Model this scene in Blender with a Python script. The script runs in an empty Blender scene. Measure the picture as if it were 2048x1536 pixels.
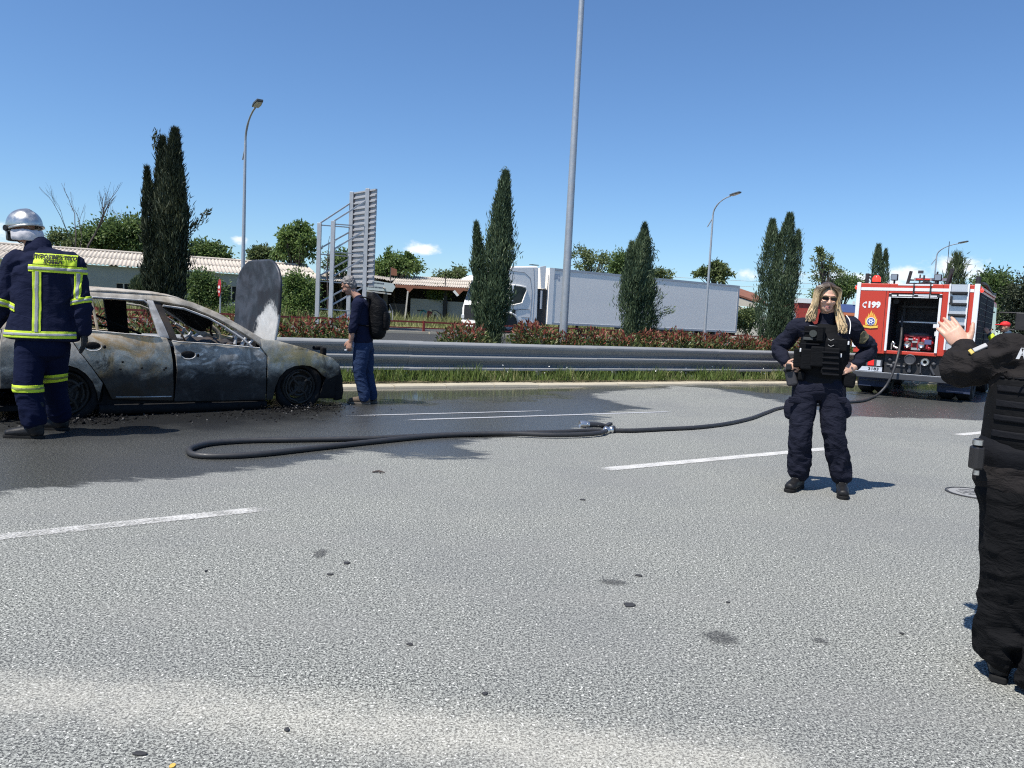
import bpy, bmesh, math, random
import numpy as np
from mathutils import Vector, Matrix

random.seed(7)
RNG = np.random.default_rng(11)
SC = bpy.context.scene
COL = SC.collection
R = math.radians

# ------------------------------------------------------------------ camera, sky, sun, exposure
CAM_H, PITCH, ROLL, FPX = 1.3, 0.087, 0.05, 1538.0
cam_data = bpy.data.cameras.new('camera')
cam = bpy.data.objects.new('camera', cam_data)
COL.objects.link(cam)
cam_data.sensor_fit = 'HORIZONTAL'
cam_data.sensor_width = 36.0
cam_data.lens = FPX / 2048 * 36.0
cam_data.clip_start, cam_data.clip_end = 0.05, 4000
CAMR = Matrix.Rotation(math.pi / 2 - PITCH, 3, 'X') @ Matrix.Rotation(ROLL, 3, 'Z')
cam.matrix_world = Matrix.Translation((0, 0, CAM_H)) @ CAMR.to_4x4()
SC.camera = cam

SHX, SHY, SUN_EL = 0.735, 0.678, R(62)          # horizontal direction in which shadows fall
sun_dir = Vector((-SHX * math.cos(SUN_EL), -SHY * math.cos(SUN_EL), math.sin(SUN_EL))).normalized()
sd_ = bpy.data.lights.new('sun', 'SUN')
sd_.energy, sd_.angle, sd_.color = 4.6, R(0.53), (1.0, 0.955, 0.88)
sun = bpy.data.objects.new('sun', sd_)
COL.objects.link(sun)
sun.rotation_euler = sun_dir.to_track_quat('Z', 'Y').to_euler()

world = bpy.data.worlds.new('World')
SC.world = world
world.use_nodes = True
wn, wl = world.node_tree.nodes, world.node_tree.links
wn.clear()
w_out = wn.new('ShaderNodeOutputWorld')
w_bg = wn.new('ShaderNodeBackground')
w_bg.inputs['Strength'].default_value = 0.1
w_sky = wn.new('ShaderNodeTexSky')
w_sky.sky_type = 'NISHITA'
w_sky.sun_disc = False
w_sky.sun_elevation = SUN_EL
w_sky.sun_rotation = math.atan2(sun_dir.x, sun_dir.y)
w_sky.altitude = 0
w_sky.air_density, w_sky.dust_density, w_sky.ozone_density = 1.0, 0.15, 4.0
SKY_NODES = (wn, wl, w_out, w_bg, w_sky)

SC.view_settings.view_transform = 'Standard'
SC.view_settings.look = 'None'
SC.view_settings.gamma = 1.0
SC.view_settings.use_curve_mapping = False
SC.view_settings.exposure = 0.55
SC.cycles.use_denoising = False              # keeps the grain of the asphalt, cloth and leaves
SC.cycles.filter_width = 1.15

# ------------------------------------------------------------------ measuring helpers (metres from the camera's known pose)
CP = Vector((0, 0, CAM_H))
def ray(px, py):
    return CAMR @ Vector(((px - 1024) / FPX, (768 - py) / FPX, -1.0))
def G(px, py, z=0.0):
    d = ray(px, py)
    return CP + d * ((z - CAM_H) / d.z)
def at(px, py, Y):
    d = ray(px, py)
    return CP + d * (Y / d.y)
def onplane(px, py, p0, n):
    d = ray(px, py)
    return CP + d * ((p0 - CP).dot(n) / d.dot(n))
ROAD_A = R(33.5)
UA, NA = Vector((math.cos(ROAD_A), math.sin(ROAD_A), 0)), Vector((-math.sin(ROAD_A), math.cos(ROAD_A), 0))
def RP(u, n, z=0.0):
    return UA * u + NA * n + Vector((0, 0, z))
def un(p):
    return p.dot(UA), p.dot(NA)

def ground_z(n):
    xs = [-1000, 12.0, 12.01, 18, 18.01, 35, 35.01, 41, 60, 300, 3000]
    zs = [0, 0, 0.10, 0.10, 0.0, 0.22, 0.34, 0.38, 0.45, 0.6, 0.6]
    return float(np.interp(n, xs, zs))

# ------------------------------------------------------------------ noise on arrays
def vnoise(P, seed=0):
    P = np.asarray(P, float)
    I = np.floor(P).astype(np.int64)
    F = P - I
    F = F * F * (3 - 2 * F)
    def h(i, j, k):
        n = (i * 374761393 + j * 668265263 + k * 2147483647 + seed * 1274126177) & 0xFFFFFFFF
        n = ((n ^ (n >> 13)) * 1274126177) & 0xFFFFFFFF
        return ((n ^ (n >> 16)) & 0xFFFF) / 65535.0
    out = 0
    for a in (0, 1):
        wa = F[:, 0] if a else 1 - F[:, 0]
        for b in (0, 1):
            wb = F[:, 1] if b else 1 - F[:, 1]
            for c in (0, 1):
                wc = F[:, 2] if c else 1 - F[:, 2]
                out = out + wa * wb * wc * h(I[:, 0] + a, I[:, 1] + b, I[:, 2] + c)
    return out
def fbm(P, seed=0, octs=3):
    P = np.asarray(P, float)
    o, amp, tot = 0, 1.0, 0
    for k in range(octs):
        o = o + amp * vnoise(P * 2 ** k, seed + k * 17)
        tot += amp
        amp *= 0.5
    return o / tot

# ------------------------------------------------------------------ tagging
def tag(o, label=None, cat=None, group=None, kind=None):
    if label: o['label'] = label
    if cat: o['category'] = cat
    if group: o['group'] = group
    if kind: o['kind'] = kind
    return o
def thing(name, loc=(0, 0, 0), rotz=0.0, label=None, cat=None, group=None):
    o = bpy.data.objects.new(name, None)
    COL.objects.link(o)
    o.location = loc
    o.rotation_euler = (0, 0, rotz)
    o.empty_display_size = 0.2
    return tag(o, label, cat, group)
def link_mesh(name, me, parent=None, loc=None, rotz=None):
    o = bpy.data.objects.new(name, me)
    COL.objects.link(o)
    if parent is not None: o.parent = parent
    if loc is not None: o.location = loc
    if rotz is not None: o.rotation_euler = (0, 0, rotz)
    return o
def copy_tree(o, parent=None):
    c = o.copy()
    COL.objects.link(c)
    if parent is not None: c.parent = parent
    for ch in list(o.children):
        copy_tree(ch, c)
    return c

# ------------------------------------------------------------------ materials
MATS = {}
def nodes_of(name):
    m = bpy.data.materials.new(name)
    m.use_nodes = True
    nt = m.node_tree
    return m, nt, nt.nodes['Principled BSDF']
def sock(nt, v):
    return v
def mixc(nt, fac, a, b, mode='MIX'):
    n = nt.nodes.new('ShaderNodeMix')
    n.data_type = 'RGBA'
    n.blend_type = mode
    for s, v in ((n.inputs[0], fac), (n.inputs[6], a), (n.inputs[7], b)):
        if isinstance(v, bpy.types.NodeSocket): nt.links.new(v, s)
        elif isinstance(v, (int, float)): s.default_value = v
        else: s.default_value = (*v, 1) if len(v) == 3 else v
    return n.outputs[2]
def noise(nt, scale, detail=3, rough=0.6, coords='Object', stretch=None, dist=0.0):
    tc = nt.nodes.new('ShaderNodeTexCoord')
    src = tc.outputs[coords]
    if stretch:
        mp = nt.nodes.new('ShaderNodeMapping')
        mp.inputs['Scale'].default_value = stretch
        nt.links.new(src, mp.inputs[0])
        src = mp.outputs[0]
    n = nt.nodes.new('ShaderNodeTexNoise')
    n.inputs['Scale'].default_value = scale
    n.inputs['Detail'].default_value = detail
    n.inputs['Roughness'].default_value = rough
    n.inputs['Distortion'].default_value = dist
    nt.links.new(src, n.inputs['Vector'])
    return n.outputs['Fac']
def ramp(nt, fac, lo, hi, a=0.0, b=1.0):
    n = nt.nodes.new('ShaderNodeMapRange')
    n.interpolation_type = 'SMOOTHSTEP'
    nt.links.new(fac, n.inputs[0])
    n.inputs[1].default_value, n.inputs[2].default_value = lo, hi
    n.inputs[3].default_value, n.inputs[4].default_value = a, b
    return n.outputs[0]
def mth(nt, op, a, b=0.0, clamp=False):
    n = nt.nodes.new('ShaderNodeMath')
    n.operation = op
    n.use_clamp = clamp
    for s, v in ((n.inputs[0], a), (n.inputs[1], b)):
        if isinstance(v, bpy.types.NodeSocket): nt.links.new(v, s)
        else: s.default_value = v
    return n.outputs[0]
def bump(nt, bsdf, height, strength=0.3, dist=0.01):
    b = nt.nodes.new('ShaderNodeBump')
    b.inputs['Strength'].default_value = strength
    b.inputs['Distance'].default_value = dist
    nt.links.new(height, b.inputs['Height'])
    nt.links.new(b.outputs[0], bsdf.inputs['Normal'])
def attr(nt, name):
    n = nt.nodes.new('ShaderNodeAttribute')
    n.attribute_name = name
    return n
def mat(name, col, rough=0.6, metal=0.0, var=0.25, vscale=4.0, bmp=0.0, bscale=60.0, spec=0.5, dirt=None, dirt_amt=0.5, emit=None, bdist=0.004, stretch=None):
    """plain surface: base colour broken by two scales of noise, optional dirt colour and fine relief"""
    if name in MATS: return MATS[name]
    m, nt, b = nodes_of(name)
    c = tuple(col)
    lo = tuple(max(0, x * (1 - var)) for x in c)
    hi = tuple(min(1, x * (1 + var)) for x in c)
    k = mixc(nt, noise(nt, vscale, 5, 0.65, stretch=stretch), lo, hi)
    if dirt is not None:
        k = mixc(nt, ramp(nt, noise(nt, vscale * 0.6, 6, 0.7), 0.5, 0.5 + 0.35 / max(dirt_amt, 0.05)), k, dirt)
    nt.links.new(k, b.inputs['Base Color'])
    b.inputs['Roughness'].default_value = rough
    if var > 0:
        nt.links.new(ramp(nt, noise(nt, vscale * 2.3, 4), 0.3, 0.7, max(0.03, rough - 0.1), min(1, rough + 0.1)), b.inputs['Roughness'])
    b.inputs['Metallic'].default_value = metal
    b.inputs['Specular IOR Level'].default_value = spec
    if bmp: bump(nt, b, noise(nt, bscale, 4), bmp, bdist)
    if emit:
        b.inputs['Emission Color'].default_value = (*emit[0], 1)
        b.inputs['Emission Strength'].default_value = emit[1]
    MATS[name] = m
    return m
def leaf_mat(name, a, b_, c=None, trans=0.25, rough=0.5):
    """foliage: per-leaf colour spread from the 'tone' attribute"""
    if name in MATS: return MATS[name]
    m, nt, b = nodes_of(name)
    t = attr(nt, 'tone').outputs['Fac']
    k = mixc(nt, ramp(nt, t, 0.0, 0.6), a, b_)
    if c is not None:
        k = mixc(nt, ramp(nt, t, 0.6, 0.95), k, c)
    nt.links.new(k, b.inputs['Base Color'])
    b.inputs['Roughness'].default_value = rough
    b.inputs['Specular IOR Level'].default_value = 0.35
    tr = nt.nodes.new('ShaderNodeBsdfTranslucent')
    nt.links.new(k, tr.inputs['Color'])
    mx = nt.nodes.new('ShaderNodeMixShader')
    mx.inputs[0].default_value = trans
    nt.links.new(b.outputs[0], mx.inputs[1])
    nt.links.new(tr.outputs[0], mx.inputs[2])
    nt.links.new(mx.outputs[0], nt.nodes['Material Output'].inputs['Surface'])
    MATS[name] = m
    return m
def glass_mat(name, col=(0.02, 0.025, 0.03), rough=0.06):
    if name in MATS: return MATS[name]
    m, nt, b = nodes_of(name)
    b.inputs['Base Color'].default_value = (*col, 1)
    b.inputs['Roughness'].default_value = rough
    b.inputs['Specular IOR Level'].default_value = 0.35
    MATS[name] = m
    return m

# ------------------------------------------------------------------ mesh builder
def frame_of(t, up=None):
    t = Vector(t).normalized()
    up = Vector(up) if up is not None else (Vector((0, 0, 1)) if abs(t.z) < 0.95 else Vector((0, 1, 0)))
    s = up - t * up.dot(t)
    if s.length < 1e-6:
        s = t.orthogonal()
    s.normalize()
    return s, t.cross(s)
def catmull(pts, k=6):
    pts = [Vector(p) for p in pts]
    if len(pts) < 3: 
        return [pts[0].lerp(pts[-1], i / k) for i in range(k + 1)], [i / k * (len(pts) - 1) for i in range(k + 1)]
    out, par = [], []
    for i in range(len(pts) - 1):
        p0 = pts[i - 1] if i else pts[0] * 2 - pts[1]
        p1, p2 = pts[i], pts[i + 1]
        p3 = pts[i + 2] if i + 2 < len(pts) else pts[-1] * 2 - pts[-2]
        for j in range(k):
            t = j / k
            out.append(0.5 * ((2 * p1) + (p2 - p0) * t + (2 * p0 - 5 * p1 + 4 * p2 - p3) * t * t + (3 * p1 - p0 - 3 * p2 + p3) * t ** 3))
            par.append(i + t)
    out.append(pts[-1])
    par.append(len(pts) - 1)
    return out, par
class MB:
    def __init__(s): s.v, s.f, s.m = [], [], []
    def add(s, vs, fs, mi=0):
        o = len(s.v)
        s.v += [tuple(v) for v in vs]
        s.f += [tuple(i + o for i in f) for f in fs]
        s.m += [mi] * len(fs)
        return s
    def box(s, c, size, mi=0, rot=None, taper=1.0):
        x, y, z = (d / 2 for d in size)
        vs = [Vector((sx * x * (taper if sz > 0 else 1), sy * y * (taper if sz > 0 else 1), sz * z)) for sz in (-1, 1) for sy in (-1, 1) for sx in (-1, 1)]
        if rot is not None: vs = [rot @ v for v in vs]
        c = Vector(c)
        return s.add([c + v for v in vs], [(0, 2, 3, 1), (4, 5, 7, 6), (0, 1, 5, 4), (2, 6, 7, 3), (0, 4, 6, 2), (1, 3, 7, 5)], mi)
    def bar(s, a, b, w, h=None, mi=0, up=None):
        a, b = Vector(a), Vector(b)
        h = h or w
        n, q = frame_of(b - a, up)
        vs = [p + n * (h / 2 * i) + q * (w / 2 * j) for p in (a, b) for i, j in ((-1, -1), (-1, 1), (1, 1), (1, -1))]
        return s.add(vs, [(0, 1, 2, 3), (7, 6, 5, 4), (0, 4, 5, 1), (1, 5, 6, 2), (2, 6, 7, 3), (3, 7, 4, 0)], mi)
    def tube(s, pts, r, seg=8, mi=0, cap=True, up=None, asp=1.0, closed=False):
        pts = [Vector(p) for p in pts]
        n = len(pts)
        rs = r if isinstance(r, (list, tuple)) else [r] * n
        vs, fs = [], []
        pn = None
        for i, p in enumerate(pts):
            if closed: t = pts[(i + 1) % n] - pts[i - 1]
            else: t = pts[min(i + 1, n - 1)] - pts[max(i - 1, 0)]
            if t.length < 1e-9: t = Vector((0, 0, 1))
            a, b = frame_of(t, pn if pn is not None else up)
            pn = a
            for k in range(seg):
                an = 2 * math.pi * k / seg
                vs.append(p + (a * math.cos(an) * asp + b * math.sin(an)) * rs[i])
        m = n if closed else n - 1
        for i in range(m):
            j = (i + 1) % n
            for k in range(seg):
                k2 = (k + 1) % seg
                fs.append((i * seg + k, j * seg + k, j * seg + k2, i * seg + k2))
        if cap and not closed:
            fs.append(tuple(range(seg)))
            fs.append(tuple((n - 1) * seg + k for k in reversed(range(seg))))
        return s.add(vs, fs, mi)
    def cyl(s, a, b, r0, r1=None, seg=16, mi=0):
        return s.tube([a, b], [r0, r0 if r1 is None else r1], seg, mi)
    def lathe(s, c, axis, prof, seg=24, mi=0):
        c = Vector(c)
        ax = Vector(axis).normalized()
        a, b = frame_of(ax)
        vs, fs = [], []
        for (rr, h) in prof:
            for k in range(seg):
                an = 2 * math.pi * k / seg
                vs.append(c + ax * h + (a * math.cos(an) + b * math.sin(an)) * rr)
        for i in range(len(prof) - 1):
            for k in range(seg):
                k2 = (k + 1) % seg
                fs.append((i * seg + k, i * seg + k2, (i + 1) * seg + k2, (i + 1) * seg + k))
        return s.add(vs, fs, mi)
    def prism(s, poly, d, mi=0):
        poly = [Vector(p) for p in poly]
        d = Vector(d)
        n = len(poly)
        fs = [tuple(reversed(range(n))), tuple(range(n, 2 * n))] + [(i, (i + 1) % n, (i + 1) % n + n, i + n) for i in range(n)]
        return s.add(poly + [p + d for p in poly], fs, mi)
    def ell(s, c, r, seg=16, rings=10, mi=0, rot=None):
        c = Vector(c)
        r = r if isinstance(r, (list, tuple)) else (r, r, r)
        vs = []
        for i in range(1, rings):
            th = math.pi * i / rings
            for k in range(seg):
                an = 2 * math.pi * k / seg
                vs.append(Vector((math.sin(th) * math.cos(an) * r[0], math.sin(th) * math.sin(an) * r[1], math.cos(th) * r[2])))
        vs += [Vector((0, 0, r[2])), Vector((0, 0, -r[2]))]
        if rot is not None: vs = [rot @ v for v in vs]
        fs = []
        for i in range(rings - 2):
            for k in range(seg):
                k2 = (k + 1) % seg
                fs.append((i * seg + k, (i + 1) * seg + k, (i + 1) * seg + k2, i * seg + k2))
        T, B = (rings - 1) * seg, (rings - 1) * seg + 1
        for k in range(seg):
            k2 = (k + 1) % seg
            fs.append((T, k, k2))
            fs.append((B, (rings - 2) * seg + k2, (rings - 2) * seg + k))
        return s.add([c + v for v in vs], fs, mi)
    def limb(s, pts, rad, seg=16, k=5, side=None, mi=0, caps=(1, 1)):
        """tapering closed tube through joints; rad = r or (across, deep) at each joint, 'side' = the across direction"""
        P, par = catmull(pts, k)
        rr = []
        for t in par:
            i = min(int(t), len(rad) - 2)
            f = t - i
            f = f * f * (3 - 2 * f)
            a, b = rad[i], rad[i + 1]
            a = a if isinstance(a, (tuple, list)) else (a, a)
            b = b if isinstance(b, (tuple, list)) else (b, b)
            rr.append((a[0] * (1 - f) + b[0] * f, a[1] * (1 - f) + b[1] * f))
        n = len(P)
        t0, t1 = (P[1] - P[0]).normalized(), (P[-1] - P[-2]).normalized()
        c0, c1 = min(rr[0]) * caps[0], min(rr[-1]) * caps[1]
        Q = [P[0] - t0 * c0 * .75, P[0] - t0 * c0 * .45] + P + [P[-1] + t1 * c1 * .45, P[-1] + t1 * c1 * .75]
        S = [(rr[0][0] * .45, rr[0][1] * .45), (rr[0][0] * .85, rr[0][1] * .85)] + rr + [(rr[-1][0] * .85, rr[-1][1] * .85), (rr[-1][0] * .45, rr[-1][1] * .45)]
        vs, fs = [], []
        pn = Vector(side) if side is not None else None
        for i, p in enumerate(Q):
            t = Q[min(i + 1, len(Q) - 1)] - Q[max(i - 1, 0)]
            a, b = frame_of(t, side if side is not None else pn)
            pn = a
            for q in range(seg):
                an = 2 * math.pi * q / seg
                vs.append(p + a * math.cos(an) * S[i][0] + b * math.sin(an) * S[i][1])
        for i in range(len(Q) - 1):
            for q in range(seg):
                q2 = (q + 1) % seg
                fs.append((i * seg + q, (i + 1) * seg + q, (i + 1) * seg + q2, i * seg + q2))
        fs.append(tuple(range(seg)))
        fs.append(tuple((len(Q) - 1) * seg + q for q in reversed(range(seg))))
        return s.add(vs, fs, mi)
    def mesh(s, name, mats=None, smooth=None):
        me = bpy.data.meshes.new(name)
        me.from_pydata(s.v, [], s.f)
        if mats is not None:
            for m in (mats if isinstance(mats, (list, tuple)) else [mats]): me.materials.append(m)
            if any(s.m): me.polygons.foreach_set('material_index', s.m)
        bm = bmesh.new()
        bm.from_mesh(me)
        bmesh.ops.recalc_face_normals(bm, faces=bm.faces)
        bm.to_mesh(me)
        bm.free()
        if smooth is not None:
            me.polygons.foreach_set('use_smooth', [True] * len(me.polygons))
            me.set_sharp_from_angle(angle=R(smooth))
        me.update()
        return me
    def build(s, name, mats, parent=None, smooth=None, bevel=None, loc=None, rotz=None, segs=2):
        o = link_mesh(name, s.mesh(name, mats, smooth), parent, loc, rotz)
        if bevel:
            b = o.modifiers.new('bevel', 'BEVEL')
            b.width, b.segments, b.limit_method, b.angle_limit = bevel, segs, 'ANGLE', R(40)
            if smooth is None:
                o.data.polygons.foreach_set('use_smooth', [False] * len(o.data.polygons))
        return o
def np_mesh(name, V, F, mats=None, attrs=None, smooth=False):
    """V (n,3), F (m,k) -> mesh; attrs = {name: per-face float}"""
    V, F = np.asarray(V, np.float32), np.asarray(F, np.int32)
    me = bpy.data.meshes.new(name)
    me.vertices.add(len(V))
    me.vertices.foreach_set('co', V.ravel())
    k = F.shape[1]
    me.loops.add(F.size)
    me.loops.foreach_set('vertex_index', F.ravel())
    me.polygons.add(len(F))
    me.polygons.foreach_set('loop_start', np.arange(len(F), dtype=np.int32) * k)
    if smooth: me.polygons.foreach_set('use_smooth', np.ones(len(F), bool))
    if mats is not None:
        for m in (mats if isinstance(mats, (list, tuple)) else [mats]): me.materials.append(m)
    for an, vals in (attrs or {}).items():
        dom = 'FACE' if len(vals) == len(F) else 'POINT'
        a = me.attributes.new(an, 'FLOAT', dom)
        a.data.foreach_set('value', np.asarray(vals, np.float32))
    me.update()
    me.validate()
    return me
def leaves(name, C, D, L, W, m, tone, rng=RNG, fold=0.35, tri=False):
    """one folded leaf (or needle spray) per centre C with growth direction D"""
    C, D = np.asarray(C, float), np.asarray(D, float)
    n = len(C)
    D = D / (np.linalg.norm(D, axis=1, keepdims=True) + 1e-9)
    rnd = rng.normal(size=(n, 3))
    S = np.cross(D, rnd)
    S /= (np.linalg.norm(S, axis=1, keepdims=True) + 1e-9)
    T = np.cross(D, S)
    L = np.broadcast_to(np.asarray(L, float), (n,))[:, None]
    W = np.broadcast_to(np.asarray(W, float), (n,))[:, None]
    a = C - D * L * .5
    e = C + D * L * .5
    l = C - D * L * .05 + S * W * .5 + T * W * fold
    r = C - D * L * .05 - S * W * .5 + T * W * fold
    V = np.stack([a, l, e, r], 1).reshape(-1, 3)
    i = np.arange(n)[:, None] * 4
    F = np.concatenate([i + np.array([[0, 1, 2]]), i + np.array([[0, 2, 3]])], 1).reshape(-1, 3)
    return np_mesh(name, V, F, m, {'tone': np.repeat(np.asarray(tone, float), 2)})
def solid_text(body, size, m, name, extrude=0.001, parent=None, matrix=None, align='CENTER', xscale=1.0, bold=0.0):
    cu = bpy.data.curves.new(name, 'FONT')
    cu.body, cu.size, cu.extrude, cu.align_x, cu.align_y = body, size, extrude, align, 'CENTER'
    cu.offset = bold
    cu.resolution_u = 2
    t = bpy.data.objects.new('tmp', cu)
    COL.objects.link(t)
    me = bpy.data.meshes.new_from_object(t.evaluated_get(bpy.context.evaluated_depsgraph_get()))
    bpy.data.objects.remove(t)
    bpy.data.curves.remove(cu)
    me.materials.clear()
    me.materials.append(m)
    if xscale != 1.0: me.transform(Matrix.Diagonal((xscale, 1, 1, 1)))
    o = link_mesh(name, me, parent)
    if matrix is not None: o.matrix_local = matrix
    return o
def text_frame(o, x, z_):
    """matrix whose local x runs along x, y along z_, facing x cross z_"""
    x, y = Vector(x).normalized(), Vector(z_).normalized()
    n = x.cross(y)
    M = Matrix((x, y, n)).transposed().to_4x4()
    M.translation = Vector(o)
    return M
def remesh(mb, voxel, smooth_it=2):
    """fuses overlapping closed shapes into one continuous skin"""
    me = mb.mesh('tmp')
    o = link_mesh('tmp', me)
    r = o.modifiers.new('r', 'REMESH')
    r.mode, r.voxel_size, r.adaptivity = 'VOXEL', voxel, 0.0
    if smooth_it:
        s = o.modifiers.new('s', 'SMOOTH')
        s.factor, s.iterations = 0.5, smooth_it
    dg = bpy.context.evaluated_depsgraph_get()
    out = bpy.data.meshes.new_from_object(o.evaluated_get(dg))
    bpy.data.objects.remove(o)
    bpy.data.meshes.remove(me)
    n = len(out.vertices)
    V = np.empty(n * 3, np.float32)
    out.vertices.foreach_get('co', V)
    Nn = np.empty(n * 3, np.float32)
    out.vertices.foreach_get('normal', Nn)
    return out, V.reshape(-1, 3).astype(float), Nn.reshape(-1, 3).astype(float)
def set_co(me, V):
    me.vertices.foreach_set('co', np.asarray(V, np.float32).ravel())
    me.polygons.foreach_set('use_smooth', np.ones(len(me.polygons), bool))
    me.update()
# ================================================================== SKY with a few low cumulus clouds
def build_sky():
    wn, wl, out, bg, sky = SKY_NODES
    tc = wn.new('ShaderNodeTexCoord')
    def vdot(v):
        n = wn.new('ShaderNodeVectorMath')
        n.operation = 'DOT_PRODUCT'
        wl.new(tc.outputs['Generated'], n.inputs[0])
        n.inputs[1].default_value = v
        return n.outputs['Value']
    def m(op, a, b=0.0, c=None):
        n = wn.new('ShaderNodeMath')
        n.operation = op
        for s, v in zip(n.inputs, (a, b) if c is None else (a, b, c)):
            if isinstance(v, bpy.types.NodeSocket): wl.new(v, s)
            else: s.default_value = v
        return n.outputs[0]
    tot = None
    blobs = [((846, 499), .026, .008, 1.0), ((826, 503), .014, .006, .8), ((478, 479), .010, .0055, .85), ((-20, 468), .05, .02, .9),
             ((1905, 534), .036, .013, 1.0), ((1950, 548), .022, .009, .9), ((1820, 550), .028, .012, .95), ((1590, 552), .05, .012, .75), ((1705, 560), .05, .012, .85),
             ((1480, 546), .03, .010, .75), ((1770, 570), .06, .012, .8), ((690, 540), .02, .006, .6)]
    for (p, w, h, amp) in blobs:
        d = ray(*p).normalized()
        rt = Vector((d.y, -d.x, 0)).normalized()
        up = rt.cross(d)
        a = m('DIVIDE', vdot(rt), w)
        b = m('DIVIDE', vdot(up), h)
        f = m('GREATER_THAN', vdot(d), 0.0)
        e = m('MULTIPLY', m('MULTIPLY', m('EXPONENT', m('MULTIPLY', m('ADD', m('MULTIPLY', a, a), m('MULTIPLY', b, b)), -0.7)), amp), f)
        tot = e if tot is None else m('MAXIMUM', tot, e)
    mp = wn.new('ShaderNodeMapping')
    mp.inputs['Scale'].default_value = (1, 1, 1.7)
    wl.new(tc.outputs['Generated'], mp.inputs[0])
    nz = wn.new('ShaderNodeTexNoise')
    nz.inputs['Scale'].default_value, nz.inputs['Detail'].default_value, nz.inputs['Roughness'].default_value = 38, 6, 0.62
    wl.new(mp.outputs[0], nz.inputs['Vector'])
    fac = m('ADD', tot, m('MULTIPLY', m('SUBTRACT', nz.outputs['Fac'], 0.5), 1.5))
    mr = wn.new('ShaderNodeMapRange')
    mr.interpolation_type = 'SMOOTHSTEP'
    wl.new(fac, mr.inputs[0])
    mr.inputs[1].default_value, mr.inputs[2].default_value, mr.inputs[4].default_value = 0.42, 0.95, 0.85
    mk = m('MULTIPLY', mr.outputs[0], m('GREATER_THAN', vdot((0, 0, 1)), 0.0))
    mx = wn.new('ShaderNodeMix')
    mx.data_type = 'RGBA'
    wl.new(mk, mx.inputs[0])
    tn = wn.new('ShaderNodeMix')
    tn.data_type, tn.blend_type = 'RGBA', 'MULTIPLY'
    tn.inputs[0].default_value = 1.0
    wl.new(sky.outputs[0], tn.inputs[6])
    tn.inputs[7].default_value = (.67, .83, .99, 1)          # the clear deep blue of the photograph's sky
    wl.new(tn.outputs[2], mx.inputs[6])
    mx.inputs[7].default_value = (7.6, 7.8, 8.2, 1)
    wl.new(mx.outputs[2], bg.inputs['Color'])
    wl.new(bg.outputs[0], out.inputs[0])
build_sky()

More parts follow.
